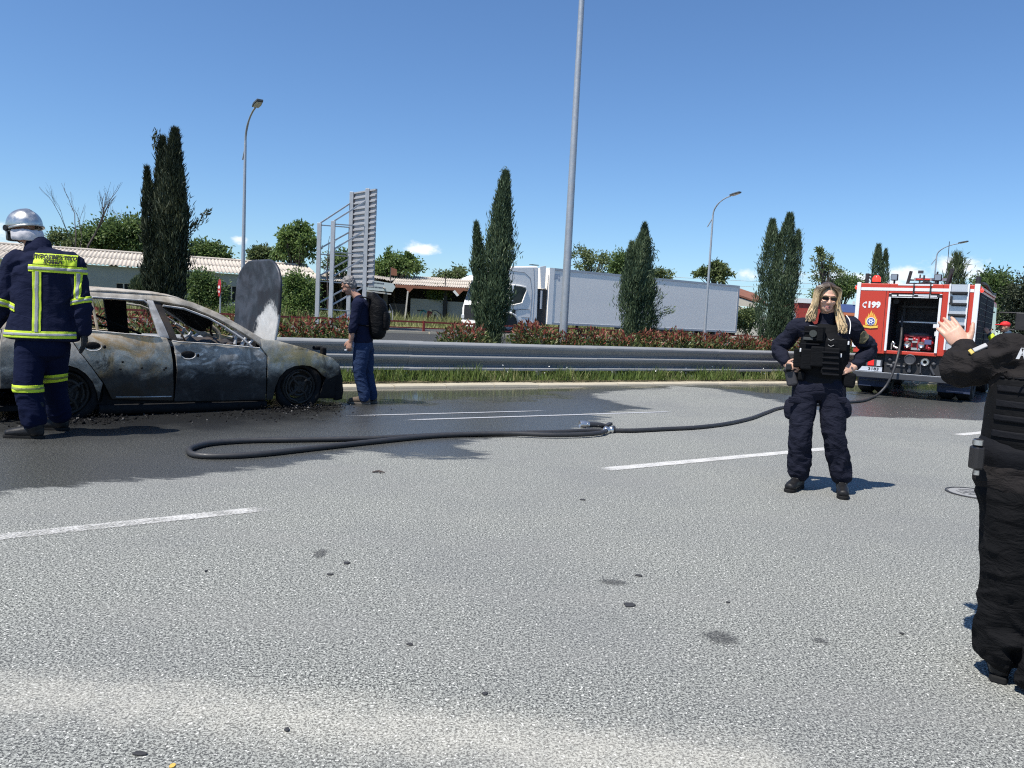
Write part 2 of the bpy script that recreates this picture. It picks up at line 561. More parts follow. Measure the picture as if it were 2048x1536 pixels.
# ================================================================== ROAD
def sdist(P, poly):
    """signed distance to polygon, positive inside; P (n,2)"""
    poly = np.asarray(poly, float)
    d = np.full(len(P), 1e9)
    ins = np.zeros(len(P), bool)
    for i in range(len(poly)):
        a, b = poly[i - 1], poly[i]
        ab = b - a
        t = np.clip(((P - a) @ ab) / (ab @ ab + 1e-12), 0, 1)
        d = np.minimum(d, np.linalg.norm(P - a - t[:, None] * ab, axis=1))
        c = ((a[1] > P[:, 1]) != (b[1] > P[:, 1])) & (P[:, 0] < (b[0] - a[0]) * (P[:, 1] - a[1]) / (b[1] - a[1] + 1e-12) + a[0])
        ins ^= c
    return np.where(ins, d, -d)
KERB_N = 11.9
def asphalt_mat(name, wet=True, tone=1.0):
    m, nt, b = nodes_of(name)
    fine = noise(nt, 112, 2, 0.8)
    mid = noise(nt, 48, 2, 0.6)
    big = noise(nt, 0.45, 5, 0.6)
    lane = noise(nt, 1.0, 4, 0.6, stretch=(0.5, 2.2, 1))
    agg = mth(nt, 'ADD', mth(nt, 'MULTIPLY', fine, 0.84), mth(nt, 'MULTIPLY', mid, 0.16))
    k = mixc(nt, ramp(nt, agg, 0.425, 0.575), (0.040 * tone, 0.042 * tone, 0.040 * tone), (0.335 * tone, 0.342 * tone, 0.308 * tone))
    k = mixc(nt, ramp(nt, noise(nt, 75, 2, .7), 0.61, 0.67), k, (0.72 * tone, 0.71 * tone, 0.66 * tone))
    k = mixc(nt, ramp(nt, big, 0.35, 0.7, 0, 0.35), k, (0.12 * tone, 0.122 * tone, 0.13 * tone))
    k = mixc(nt, ramp(nt, lane, 0.45, 0.75, 0, 0.25), k, (0.22 * tone, 0.215 * tone, 0.20 * tone))
    ms = ramp(nt, noise(nt, 7, 5, 0.7), 0.72, 0.80, 0, 0.45)
    k = mixc(nt, ms, k, (0.035, 0.035, 0.037))
    rough = 0.86
    hgt = agg
    if wet:
        dust = ramp(nt, mth(nt, 'ADD', attr(nt, 'dust').outputs['Fac'], mth(nt, 'MULTIPLY', mth(nt, 'SUBTRACT', noise(nt, 9, 5, 0.7), 0.5), 1.1)), 0.2, 1.35, 0, 0.5)
        dust = mth(nt, 'MULTIPLY', dust, ramp(nt, fine, 0.3, 0.6, 0.35, 1.0))
        k = mixc(nt, dust, k, (0.58, 0.55, 0.47))
        sd = attr(nt, 'wet').outputs['Fac']
        edge = mth(nt, 'ADD', sd, mth(nt, 'MULTIPLY', mth(nt, 'SUBTRACT', noise(nt, 3.2, 6, 0.68, stretch=(0.55, 1.5, 1)), 0.5), 1.0))
        w = ramp(nt, mth(nt, 'ADD', edge, mth(nt, 'MULTIPLY', mth(nt, 'SUBTRACT', agg, 0.5), 0.25)), -0.03, 0.12)
        pool = ramp(nt, mth(nt, 'ADD', mth(nt, 'MULTIPLY', attr(nt, 'pool').outputs['Fac'], 0.8), mth(nt, 'MULTIPLY', mth(nt, 'SUBTRACT', noise(nt, 0.9, 4), 0.5), 1.5)), 0.25, 0.55)
        pool = mth(nt, 'MULTIPLY', pool, w)
        soot = ramp(nt, mth(nt, 'ADD', attr(nt, 'soot').outputs['Fac'], mth(nt, 'MULTIPLY', mth(nt, 'SUBTRACT', noise(nt, 2.2, 5, 0.7), 0.5), 0.9)), 0.1, 1.0)
        k = mixc(nt, mth(nt, 'MULTIPLY', soot, 0.8), k, (0.012, 0.012, 0.013))
        dark = mixc(nt, 0.70, k, (0.001, 0.0015, 0.003))
        k = mixc(nt, w, k, dark)
        rr = mixc(nt, w, (0.86,) * 3, (0.34,) * 3)
        rr = mixc(nt, pool, rr, (0.11,) * 3)
        nt.links.new(rr, b.inputs['Roughness'])
        bm_ = nt.nodes.new('ShaderNodeBump')
        bm_.inputs['Distance'].default_value = 0.006
        st = mth(nt, 'MULTIPLY', mth(nt, 'SUBTRACT', 1.0, mth(nt, 'MULTIPLY', pool, 0.97)), mth(nt, 'ADD', 0.36, mth(nt, 'MULTIPLY', w, 0.12)))
        nt.links.new(st, bm_.inputs['Strength'])
        nt.links.new(hgt, bm_.inputs['Height'])
        nt.links.new(bm_.outputs[0], b.inputs['Normal'])
    else:
        b.inputs['Roughness'].default_value = rough
        bump(nt, b, hgt, 0.4, 0.006)
    nt.links.new(k, b.inputs['Base Color'])
    b.inputs['Specular IOR Level'].default_value = 0.4
    return m
WET1 = [(-140, 1022), (0, 993), (120, 975), (250, 965), (380, 957), (470, 945), (560, 940), (640, 918), (720, 905), (820, 915), (920, 921), (985, 913), (930, 893),
        (960, 880), (1080, 872), (1170, 862), (1190, 848), (1215, 834), (1180, 828), (1300, 817), (1250, 808), (1205, 796), (1200, 789), (1240, 781), (1340, 777), (1345, 770), (700, 770), (-140, 775)]
WET2 = [(1340, 771), (1420, 777), (1480, 788), (1570, 806), (1680, 832), (1800, 836), (1990, 842), (2120, 830), (2140, 766), (1600, 764)]
def pxpoly(P):
    return [un(G(*p)) for p in P]
def build_road():
    us = np.concatenate([np.linspace(-400, -15, 24)[:-1], np.arange(-15, 30, .09), np.linspace(30, 700, 40)])
    ns = np.concatenate([np.linspace(-300, -4, 16)[:-1], np.arange(-4, KERB_N, .09), [KERB_N + .01]])
    U, N = np.meshgrid(us, ns, indexing='ij')
    P = np.stack([U.ravel(), N.ravel()], 1)
    w1, w2 = sdist(P, pxpoly(WET1)), sdist(P, pxpoly(WET2))
    near = (P[:, 0] < 30) & (P[:, 0] > -30) & (P[:, 1] > -30)
    wet = np.where(near, np.clip(np.maximum(w1, w2), -3, 3), -3)
    pool = np.clip(wet, -1, 1.2) * np.interp(P[:, 1], [5.5, 7.5, 9.0, 10.5, 11.9], [-.4, -.2, .15, .6, 1.2])
    dl = [un(G(*p)) for p in ((-200, 1375), (200, 1395), (700, 1445), (1150, 1500), (1500, 1545))]
    dd = np.full(len(P), 9.)
    for i in range(len(dl) - 1):
        a, b = np.array(dl[i]), np.array(dl[i + 1])
        t = np.clip(((P - a) @ (b - a)) / ((b - a) @ (b - a)), 0, 1)
        dd = np.minimum(dd, np.linalg.norm(P - a - t[:, None] * (b - a), axis=1))
    dust = np.exp(-(dd / .19) ** 2) * .85 + .25 * np.clip(1 - (P[:, 1] - 1.2) / 2.2, 0, 1) * near
    cc = np.array(un(Vector((-3.9, 8.9, 0))))
    dr = np.array([math.cos(R(45) - ROAD_A), math.sin(R(45) - ROAD_A)])
    q = P - cc
    al, ac = q @ dr, q @ np.array([-dr[1], dr[0]])
    soot = np.clip(1.5 - np.sqrt((al / 2.9) ** 2 + (ac / 1.75) ** 2) * 1.15, -1, 1)
    V = np.stack([U.ravel() * UA.x + N.ravel() * NA.x, U.ravel() * UA.y + N.ravel() * NA.y, np.zeros(U.size)], 1)
    a, b = U.shape
    i = (np.arange(a - 1)[:, None] * b + np.arange(b - 1)[None]).ravel()
    F = np.stack([i, i + b, i + b + 1, i + 1], 1)
    me = np_mesh('road', V, F, asphalt_mat('asphalt'), {'wet': wet, 'pool': pool, 'dust': dust, 'soot': soot})
    tag(link_mesh('road', me), 'grey asphalt carriageway, wet and sooty round the burnt car', kind='structure')
build_road()

def strip(name, u0, u1, prof, m, du=6.0, label=None):
    us = np.arange(u0, u1 + du, du)
    pr_ = np.array(prof)
    V = []
    for u in us:
        for n, z in pr_:
            p = RP(u, n, z)
            V.append(tuple(p))
    k = len(pr_)
    F = [(i * k + j, (i + 1) * k + j, (i + 1) * k + j + 1, i * k + j + 1) for i in range(len(us) - 1) for j in range(k - 1)]
    o = link_mesh(name, np_mesh(name, V, F, m))
    return tag(o, label, kind='structure')
SOIL = mat('soil', (0.115, 0.10, 0.062), 0.95, var=.5, vscale=6, bmp=.7, bscale=25, dirt=(0.06, 0.075, 0.02), spec=.1)
FIELD = mat('field_earth', (0.17, 0.17, 0.065), 0.95, var=.5, vscale=.9, bmp=.6, bscale=8, dirt=(0.09, 0.12, 0.03), spec=.1)
strip('verge', -120, 240, [(KERB_N + .2, .0), (KERB_N + .25, .062), (12.5, .10), (15, .11), (17.8, .10), (18.0, .0)], SOIL, label='earth verge between the two carriageways')
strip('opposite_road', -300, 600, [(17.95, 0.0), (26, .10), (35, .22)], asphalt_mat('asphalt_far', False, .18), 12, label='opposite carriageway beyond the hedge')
strip('service_road', -300, 600, [(35.35, .32), (41, .38)], asphalt_mat('asphalt_service', False, .3), 12, label='service road on which the white truck stands')
strip('field', -1200, 2400, [(41, .37), (48, .42), (60, .45), (300, .6), (2500, 1.0)], FIELD, 60, label='rough grass field in front of the sheds')
gp = MB()
gp.add([(-3000, -3000, -.25), (3000, -3000, -.25), (3000, 3000, -.25), (-3000, 3000, -.25)], [(0, 1, 2, 3)])
tag(gp.build('ground', FIELD), 'open ground', kind='structure')

# ---- painted lines
def paint_mat(name, lo, hi, col=(0.62, 0.61, 0.58)):
    m, nt, b = nodes_of(name)
    nt.links.new(mixc(nt, noise(nt, 60, 3), tuple(c * .75 for c in col), col), b.inputs['Base Color'])
    b.inputs['Roughness'].default_value = 0.75
    e = attr(nt, 'edge').outputs['Fac']
    f = mth(nt, 'ADD', mth(nt, 'ADD', mth(nt, 'MULTIPLY', noise(nt, 75, 3, .7), .6), mth(nt, 'MULTIPLY', noise(nt, 5, 4, .7), .4)), mth(nt, 'MULTIPLY', e, .35))
    nt.links.new(ramp(nt, f, lo, hi), b.inputs['Alpha'])
    return m
def marking(u0, n0, u1, n1, w, m, fade=(0.25, 0.25), label='worn white line'):
    nu, nn = max(6, int(abs(u1 - u0) / .12)), 7
    V, E, F = [], [], []
    for i in range(nu + 1):
        t = i / nu
        u = u0 + (u1 - u0) * t
        n = n0 + (n1 - n0) * t
        for j in range(nn):
            s = j / (nn - 1) * 2 - 1
            V.append(tuple(RP(u, n + s * w / 2, 0.004)))
            L = abs(u1 - u0)
            e = min(min(t * L / max(fade[0], .01), (1 - t) * L / max(fade[1], .01), 1), 1 if abs(s) < .7 else .35)
            E.append(e * 1.0)
    F = [(i * nn + j, (i + 1) * nn + j, (i + 1) * nn + j + 1, i * nn + j + 1) for i in range(nu) for j in range(nn - 1)]
    o = link_mesh('lane_marking', np_mesh('lane_marking', V, F, m, {'edge': E}))
    return tag(o, label, kind='structure')
PW, PB, PT = paint_mat('paint_worn', .68, .98), paint_mat('paint', .58, .92), paint_mat('paint_wet', .50, .78, (.42, .43, .45))
marking(-2.4, 4.70, 1.62, 4.87, .15, PW, (.5, .35), 'faded white lane dash nearest the camera')
marking(4.28, 5.11, 7.95, 5.17, .16, PB, (.25, .3), 'white lane dash behind the police officer in the road')
marking(10.7, 5.30, 14.2, 5.4, .16, PB, (.2, .3), 'white lane dash beside the officer with raised hand')
marking(3.95, 8.34, 8.35, 8.24, .075, PT, (.5, .3), 'thin white edge line on the wet asphalt')
marking(3.45, 8.83, 6.4, 8.74, .06, PT, (.6, .5), 'second thin white line on the wet asphalt')
marking(-.55, 6.28, .1, 6.28, .05, PW, (.3, .3), 'remnant of old white paint')

# ---- kerb of single stones
def build_kerb():
    root = tag(thing('kerb', RP(0, KERB_N, 0)), 'pale concrete kerb between road and grass verge', kind='structure')
    m = mat('kerb_concrete', (0.42, 0.375, 0.285), .85, var=.25, vscale=3, bmp=.4, bscale=80, dirt=(.14, .125, .095), dirt_amt=.5)
    mb = MB()
    x0 = .494
    pr_ = [(0, -.03), (.015, .030), (.045, .048), (.26, .056), (.26, -.03)]
    mb.prism([Vector((-x0, y, z)) for y, z in pr_], (2 * x0, 0, 0))
    me = mb.mesh('kerb_stone', m)
    for k in range(-16, 46):
        o = link_mesh('kerb_stone', me, root)
        c = RP(k, random.uniform(-.008, .008), random.uniform(-.008, .006))
        o.location = c
        o.rotation_euler = (0, random.uniform(-.004, .004), ROAD_A + random.uniform(-.006, .006))
    # far kerb under the red railing
    root2 = tag(thing('far_kerb', RP(0, 35, .2)), 'pale kerb under the red railing', kind='structure')
    mb = MB()
    mb.prism([Vector((-1.96, y, z)) for y, z in [(0, -.1), (.02, .13), (.3, .13), (.3, -.1)]], (3.92, 0, 0))
    me2 = mb.mesh('kerb_stone', m)
    for k in range(-10, 32):
        o = link_mesh('kerb_stone', me2, root2)
        o.location = RP(k * 4, .03, 0)
        o.rotation_euler = (0, 0, ROAD_A)
build_kerb()

# ================================================================== GUARD RAIL (three-wave beam on posts)
RAIL_N = 12.62
def build_guard_rail():
    root = thing('guard_rail', RP(0, RAIL_N, .11), ROAD_A, 'galvanised three wave guard rail along the grass verge', 'guard rail')
    gal = mat('galvanised', (0.25, 0.255, 0.255), .5, .12, var=.22, vscale=2.2, bmp=.05, bscale=120, dirt=(.16, .155, .15), dirt_amt=.35, stretch=(.35, 3, 3))
    post_m = mat('galvanised_post', (0.42, 0.43, 0.44), .5, .4, var=.25, vscale=5, dirt=(.2, .19, .17))
    zb, zt, dep = .16, .675, .085
    prof = [(-.12, zt), (-.150, zt - .012), (-.188, zt - .034), (-.200, zt - .052), (-.200, zt - .085), (-.192, zt - .115), (-.155, zt - .165), (-.130, zt - .205), (-.126, zt - .228),
            (-.150, zt - .236), (-.205, zt - .256), (-.218, zt - .270), (-.218, zt - .298), (-.205, zt - .335), (-.155, zt - .385), (-.130, zt - .420), (-.126, zt - .438),
            (-.150, zt - .446), (-.215, zt - .468), (-.232, zt - .482), (-.232, zb)][::-1]
    def section(L, off):
        mb = MB()
        vs, fs = [], []
        for x in (0, L):
            for (y, z) in prof: vs.append((x, y - off, z))
            for (y, z) in prof: vs.append((x, y - off + .006, z))
        n = len(prof)
        for i in range(n - 1):
            fs += [(i, i + 1, 2 * n + i + 1, 2 * n + i), (n + i, 3 * n + i, 3 * n + i + 1, n + i + 1)]
        for x in (0, 2 * n):
            for i in range(n - 1): fs.append((x + i, x + n + i, x + n + i + 1, x + i + 1))
        fs += [(0, 2 * n, 3 * n, n), (n - 1, 2 * n - 1, 4 * n - 1, 3 * n - 1)]
        mb.add(vs, fs)
        # lap bolts
        for z in (zb + .19, zb + .40):
            for x in (.10, .25):
                mb.cyl((x, -.12 - dep * .3 - off, z), (x, -.12 - dep * .3 - off - .012, z), .016, .012, 8)
        return mb.mesh('beam', gal)
    ms = [section(4.3, 0), section(4.3, .008)]
    k = 0
    for x in np.arange(-14, 46, 4.0):
        o = link_mesh('beam', ms[k % 2], root)
        o.location = (x, 0, random.uniform(-.006, .006))
        k += 1
    pm = MB()
    pm.box((0, .0, .30), (.11, .008, .72)); pm.box((-.052, .03, .30), (.006, .055, .72)); pm.box((.052, .03, .30), (.006, .055, .72))
    pm.box((0, -.06, .42), (.09, .115, .36))
    pme = pm.mesh('post', post_m)
    for x in np.arange(-13, 45, 2.0):
        o = link_mesh('post', pme, root)
        o.location = (x, 0, 0)
        o.rotation_euler = (random.uniform(-.01, .01), random.uniform(-.015, .015), 0)
build_guard_rail()

# ================================================================== red pedestrian railing on the far side
def build_railing():
    N0 = 35.75
    root = thing('railing', RP(0, N0, .33), ROAD_A, 'low dark red metal railing beyond the opposite carriageway', 'railing')
    rm = mat('red_paint_railing', (.21, .03, .022), .55, var=.3, vscale=2, dirt=(.10, .03, .02))
    pm = MB(); pm.box((0, 0, .26), (.11, .09, .56)); pme = pm.mesh('post', rm)
    for (zz, hh) in ((.46, .085), (.16, .06)):
        mb = MB(); mb.box((1.48, 0, zz), (2.96, .05, hh)); me = mb.mesh('rail', rm)
        for x in np.arange(-33, 90, 3.0):
            o = link_mesh('rail', me, root); o.location = (x + .02, 0, random.uniform(-.012, .012))
    for x in np.arange(-33, 91, 3.0):
        o = link_mesh('post', pme, root); o.location = (x, -.075, 0)
build_railing()
# ================================================================== VEGETATION
def row_u(px, n):
    """u of the point on the line at distance n that stands at picture column px"""
    d = ray(px, 640)
    k = n / d.dot(NA)
    return (d * k).dot(UA)
L_CYP = leaf_mat('cypress_leaf', (.034, .060, .032), (.11, .16, .085), (.22, .27, .15), .3, .6)
L_CYPD = leaf_mat('cypress_leaf_dark', (.014, .022, .012), (.042, .056, .028), (.10, .11, .055), .15, .6)
L_CYPL = leaf_mat('cypress_leaf_pale', (.05, .075, .035), (.09, .12, .055), (.14, .17, .085), .2, .6)
L_BROAD = leaf_mat('broad_leaf', (.07, .125, .034), (.18, .26, .08), (.29, .37, .15), .42)
L_BROADD = leaf_mat('broad_leaf_dark', (.055, .095, .030), (.135, .20, .068), (.23, .30, .11), .42)
L_PALE = leaf_mat('pale_leaf', (.085, .12, .045), (.15, .19, .075), (.20, .24, .11), .3)
L_HEDGE = leaf_mat('photinia_leaf', (.045, .085, .022), (.19, .195, .08), (.25, .064, .048), .3, .42)
L_GRASS = leaf_mat('grass_blade', (.06, .105, .022), (.14, .20, .05), (.27, .27, .12), .35)
L_HAY = leaf_mat('tall_grass_blade', (.11, .14, .04), (.22, .235, .09), (.35, .32, .16), .3)
BARK = mat('bark', (.10, .085, .07), .9, var=.4, vscale=9, bmp=.5, bscale=30, spec=.2)
BARKD = mat('dead_wood', (.085, .07, .065), .9, var=.3, vscale=9, spec=.2)

def cypress(base, spires, n, m, label, group, leaf=(.125, .021), branches=()):
    """spires: (foot, tip, radius, share) in metres relative to base; sprays point up and out"""
    root = thing('cypress_tree', base, 0, label, 'tree', group)
    tb = MB(); tb.tube([(0, 0, -.1), (.01, 0, .5), (0, .01, 1.2)], [.07, .055, .04], 8)
    tb.build('trunk', BARK, root, 60)
    Cs, Ds, Ls, Ts = [], [], [], []
    for si, (foot, tip, rad, share) in enumerate(spires):
        k = int(n * share * (2.5 if leaf[1] < .03 else 1))
        foot, tip = np.array(foot), np.array(tip)
        t = RNG.random(k) ** .95
        an = RNG.random(k) * 2 * math.pi
        prof = np.interp(t, [0, .08, .3, .6, .82, .93, 1], [.42, .66, .90, .86, .60, .34, .10])
        lump = .55 + .8 * vnoise(np.stack([np.cos(an) * 1.6 + si * 7, np.sin(an) * 1.6, t * 9], 1), 3)
        rr = rad * prof * lump
        q = np.sqrt(RNG.random(k)) ** .6
        out = np.stack([np.cos(an), np.sin(an), np.zeros(k)], 1)
        ax = foot + (tip - foot) * t[:, None]
        fly = np.where(RNG.random(k) < .14, 1 + .6 * RNG.random(k), 1)
        C = ax + out * (rr * q * fly)[:, None]
        D = out * (.38 * q)[:, None] + np.array([0, 0, 1.0]) + RNG.normal(size=(k, 3)) * .28
        Cs.append(C); Ds.append(D)
        Ls.append(leaf[0] * (.6 + .9 * RNG.random(k)) * np.interp(t, [0, .8, 1], [1, 1, 1.5]))
        Ts.append(np.clip(.55 * RNG.random(k) + .6 * (vnoise(C * 3.1, 5) - .25), 0, 1))
    for (a, b, sp, k) in branches:
        a, b = np.array(a), np.array(b)
        t = RNG.random(k)
        C = a + (b - a) * t[:, None] + RNG.normal(size=(k, 3)) * sp
        Cs.append(C); Ds.append((b - a) / np.linalg.norm(b - a) + RNG.normal(size=(k, 3)) * .45)
        Ls.append(leaf[0] * (.5 + .8 * RNG.random(k))); Ts.append(np.clip(.2 + .7 * RNG.random(k), 0, 1))
    C, D, L, T = np.concatenate(Cs), np.concatenate(Ds), np.concatenate(Ls), np.concatenate(Ts)
    link_mesh('crown', leaves('crown', C, D, L, leaf[1] * (.7 + .7 * RNG.random(len(C))), m, T), root)
    return root
CN = 15.75
def cyp_at(px, spx, n, m, label, base_z=.1, nn=CN, leaf=(.125, .021), br=()):
    """spires given in picture columns/rows at the depth of the planting row"""
    b = RP(row_u(px, nn), nn, base_z)
    Y = b.y
    def rel(x, y, dy=0): 
        p = at(x, y, Y) - b
        return (p.x, p.y + dy, p.z)
    sp = [(rel(*f, dy), rel(*t, dy), r * Y / FPX, s) for f, t, r, s, dy in spx]
    for i, (f, t, r, s) in enumerate(sp):
        if f[2] < .15: sp[i] = ((f[0], f[1], .05), t, r, s)
    return cypress(b, sp, n, m, label, 'cypress trees in the median', leaf, [(rel(*a), rel(*b_), s, k) for a, b_, s, k in br])
cyp_at(336, [((335, 640), (350, 262), 34, .44, 0), ((320, 640), (320, 275), 24, .24, .1), ((350, 640), (361, 345), 25, .18, -.05), ((306, 640), (294, 338), 17, .14, 0)], 14000, L_CYPD,
       'tall dark two pointed cypress tree behind the burnt car', br=[((375, 470), (418, 420), .035, 120), ((310, 300), (312, 262), .03, 60)])
cyp_at(984, [((980, 705), (1012, 345), 34, .60, 0), ((964, 690), (953, 447), 18, .22, 0), ((985, 690), (1000, 420), 27, .18, .1)], 10000, L_CYP,
       'slender cypress tree in front of the white truck cab', br=[((1000, 400), (1012, 338), .05, 120), ((1005, 640), (1025, 585), .06, 120)])
cyp_at(1274, [((1274, 715), (1284, 470), 38, .66, 0), ((1282, 600), (1290, 448), 20, .14, 0), ((1262, 705), (1264, 485), 27, .20, 0)], 8500, L_CYP,
       'short bushy cypress tree in front of the white trailer', br=[((1290, 470), (1312, 520), .06, 200), ((1290, 640), (1350, 618), .06, 170), ((1290, 660), (1325, 585), .07, 170)])
cyp_at(1548, [((1548, 720), (1580, 428), 33, .44, 0), ((1537, 720), (1548, 440), 31, .36, .1), ((1555, 720), (1597, 462), 20, .2, 0)], 10500, L_CYP,
       'twin topped cypress tree beside the blonde officer', br=[((1570, 560), (1602, 465), .06, 150)])
cyp_at(1757, [((1757, 740), (1757, 490), 22, .7, 0), ((1757, 700), (1772, 500), 14, .3, 0)], 4000, L_CYP, 'cypress tree whose top rises behind the red fire engine')
cyp_at(1912, [((1905, 740), (1915, 508), 36, 1, 0)], 2400, L_CYPL, 'pale feathery cypress tree rising behind the ladder of the fire engine', leaf=(.30, .035), br=[((1905, 560), (1935, 520), .12, 120)])
def conifer_bush():
    b = G(285, 600, .4); b = at(285, 600, 38)
    b = Vector((b.x, b.y, .38))
    root = thing('conifer_bush', b, 0, 'olive green conifer bush left of the tall dark cypress', 'bush')
    n = 2600
    P = RNG.normal(size=(n, 3)); P /= np.linalg.norm(P, axis=1, keepdims=True)
    P *= (RNG.random(n) ** .35)[:, None] * np.array([.62, .62, .8])
    D = P * .8 + np.array([0, 0, .7]) + RNG.normal(size=(n, 3)) * .2
    link_mesh('crown', leaves('crown', P + np.array([0, 0, 1.3]), D, .22, .06, L_CYPL, np.clip(.2 + .7 * RNG.random(n), 0, 1)), root)
    tb = MB(); tb.tube([(0, 0, -.05), (0, 0, 1)], .05, 6); tb.build('trunk', BARK, root)
conifer_bush()

# ---- photinia hedge: single bushes in a row
def build_hedge():
    protos = []
    for v in range(4):
        n = 1350
        P = RNG.normal(size=(n, 3)); P /= np.linalg.norm(P, axis=1, keepdims=True)
        r = RNG.random(n) ** .4
        P = P * r[:, None] * np.array([.68, .48, .46])
        P += (vnoise(P * 4, v)[:, None] - .5) * .16
        P[:, 2] += .47
        D = P * np.array([1, 1, .6]) + np.array([0, 0, .15]) + RNG.normal(size=(n, 3)) * .35
        rim = np.clip((P[:, 2] - .52) / .36, 0, 1)
        red = RNG.random(n) < rim * .8
        tone = np.where(red, .8 + .2 * RNG.random(n), .62 * RNG.random(n))
        me = leaves('foliage', P, D, .085 + .05 * RNG.random(n), .042, L_HEDGE, tone)
        sb = MB()
        for k in range(5):
            a = random.random() * 6.28
            sb.tube([(0, 0, -.02), (math.cos(a) * .15, math.sin(a) * .12, .25), (math.cos(a) * .35, math.sin(a) * .25, .6)], [.018, .013, .006], 5)
        protos.append((me, sb.mesh('stem', BARK)))
    gaps = [(808, 868), (982, 1024)]
    k = 0
    for u in np.arange(-8, 34, .92):
        n = 14.9 + random.uniform(-.12, .12)
        p = RP(u, n, .1)
        c = CAMR.transposed() @ (p - CP)
        px = 1024 + FPX * c.x / -c.z if c.z < 0 else -1
        hw = .6 / max(p.y, 1) * FPX
        if any(px + hw * .75 > a and px - hw * .75 < b for a, b in gaps): continue
        me, st = protos[k % 4]
        k += 1
        root = thing('photinia_bush', p, ROAD_A + random.choice((0, math.pi)) + random.uniform(-.2, .2),
                     'red tipped photinia bush in the low hedge behind the guard rail', 'bush', 'photinia bushes of the hedge behind the guard rail')
        s = random.uniform(.92, 1.08)
        root.scale = (s * 1.05, s * 1.05, s * random.uniform(1.06, 1.2))
        link_mesh('foliage', me, root); link_mesh('stem', st, root)
build_hedge()

# ---- grass (stuff)
def grass(name, u0, u1, n0, n1, count, h, w, m, label, zf=None, clump=3.0, seed=1):
    U = u0 + (u1 - u0) * RNG.random(count * 2)
    N = n0 + (n1 - n0) * RNG.random(count * 2)
    d = vnoise(np.stack([U * clump, N * clump, U * 0], 1), seed)
    keep = RNG.random(count * 2) < np.clip(d * 1.6 - .05, .25, 1)
    U, N, d = U[keep][:count], N[keep][:count], d[keep][:count]
    n = len(U)
    hh = h[0] + (h[1] - h[0]) * RNG.random(n) ** 1.6 * (.5 + d)
    z = np.array([ground_z(x) if zf is None else zf for x in N])
    B = np.stack([U * UA.x + N * NA.x, U * UA.y + N * NA.y, z - .01], 1)
    an = RNG.random(n) * 6.28
    S = np.stack([np.cos(an), np.sin(an), 0 * an], 1) * (w * (.6 + .8 * RNG.random(n)))[:, None]
    tip = B + np.stack([RNG.normal(size=n) * .28 * hh, RNG.normal(size=n) * .28 * hh, hh], 1)
    mid = B * .5 + tip * .5 + np.stack([0 * hh, 0 * hh, .08 * hh], 1)
    V = np.stack([B - S, B + S, mid + S * .7, tip, mid - S * .7], 1).reshape(-1, 3)
    i = np.arange(n)[:, None] * 5
    F = np.concatenate([i + [[0, 1, 2]], i + [[0, 2, 4]], i + [[4, 2, 3]]], 1).reshape(-1, 3)
    tone = np.clip(.25 + .8 * RNG.random(n) ** 1.5 * (.4 + vnoise(B * 1.3, 9)), 0, 1)
    o = link_mesh(name, np_mesh(name, V, F, m, {'tone': np.repeat(tone, 3)}))
    tag(o, label, name.replace('_', ' '), kind='stuff')
    return o
grass('verge_grass', -9, 32, KERB_N + .24, 13.9, 110000, (.06, .29), .0085, L_GRASS, 'green weedy grass growing under the guard rail')
grass('field_grass', -38, 110, 41.3, 56, 42000, (.25, .95), .022, L_HAY, 'tall yellowish wild grass in the field before the sheds', clump=.7)
def flowers():
    n = 260
    U, N = -8 + 38 * RNG.random(n), 12.2 + 1.6 * RNG.random(n)
    C = np.stack([U * UA.x + N * NA.x, U * UA.y + N * NA.y, .16 + .22 * RNG.random(n)], 1)
    m = mat('white_petals', (.8, .8, .76), .7, var=.05)
    tag(link_mesh('wild_flowers', leaves('wild_flowers', C, RNG.normal(size=(n, 3)), .035, .035, m, RNG.random(n))), 'tiny white wild flowers in the verge grass', 'flowers', kind='stuff')
flowers()

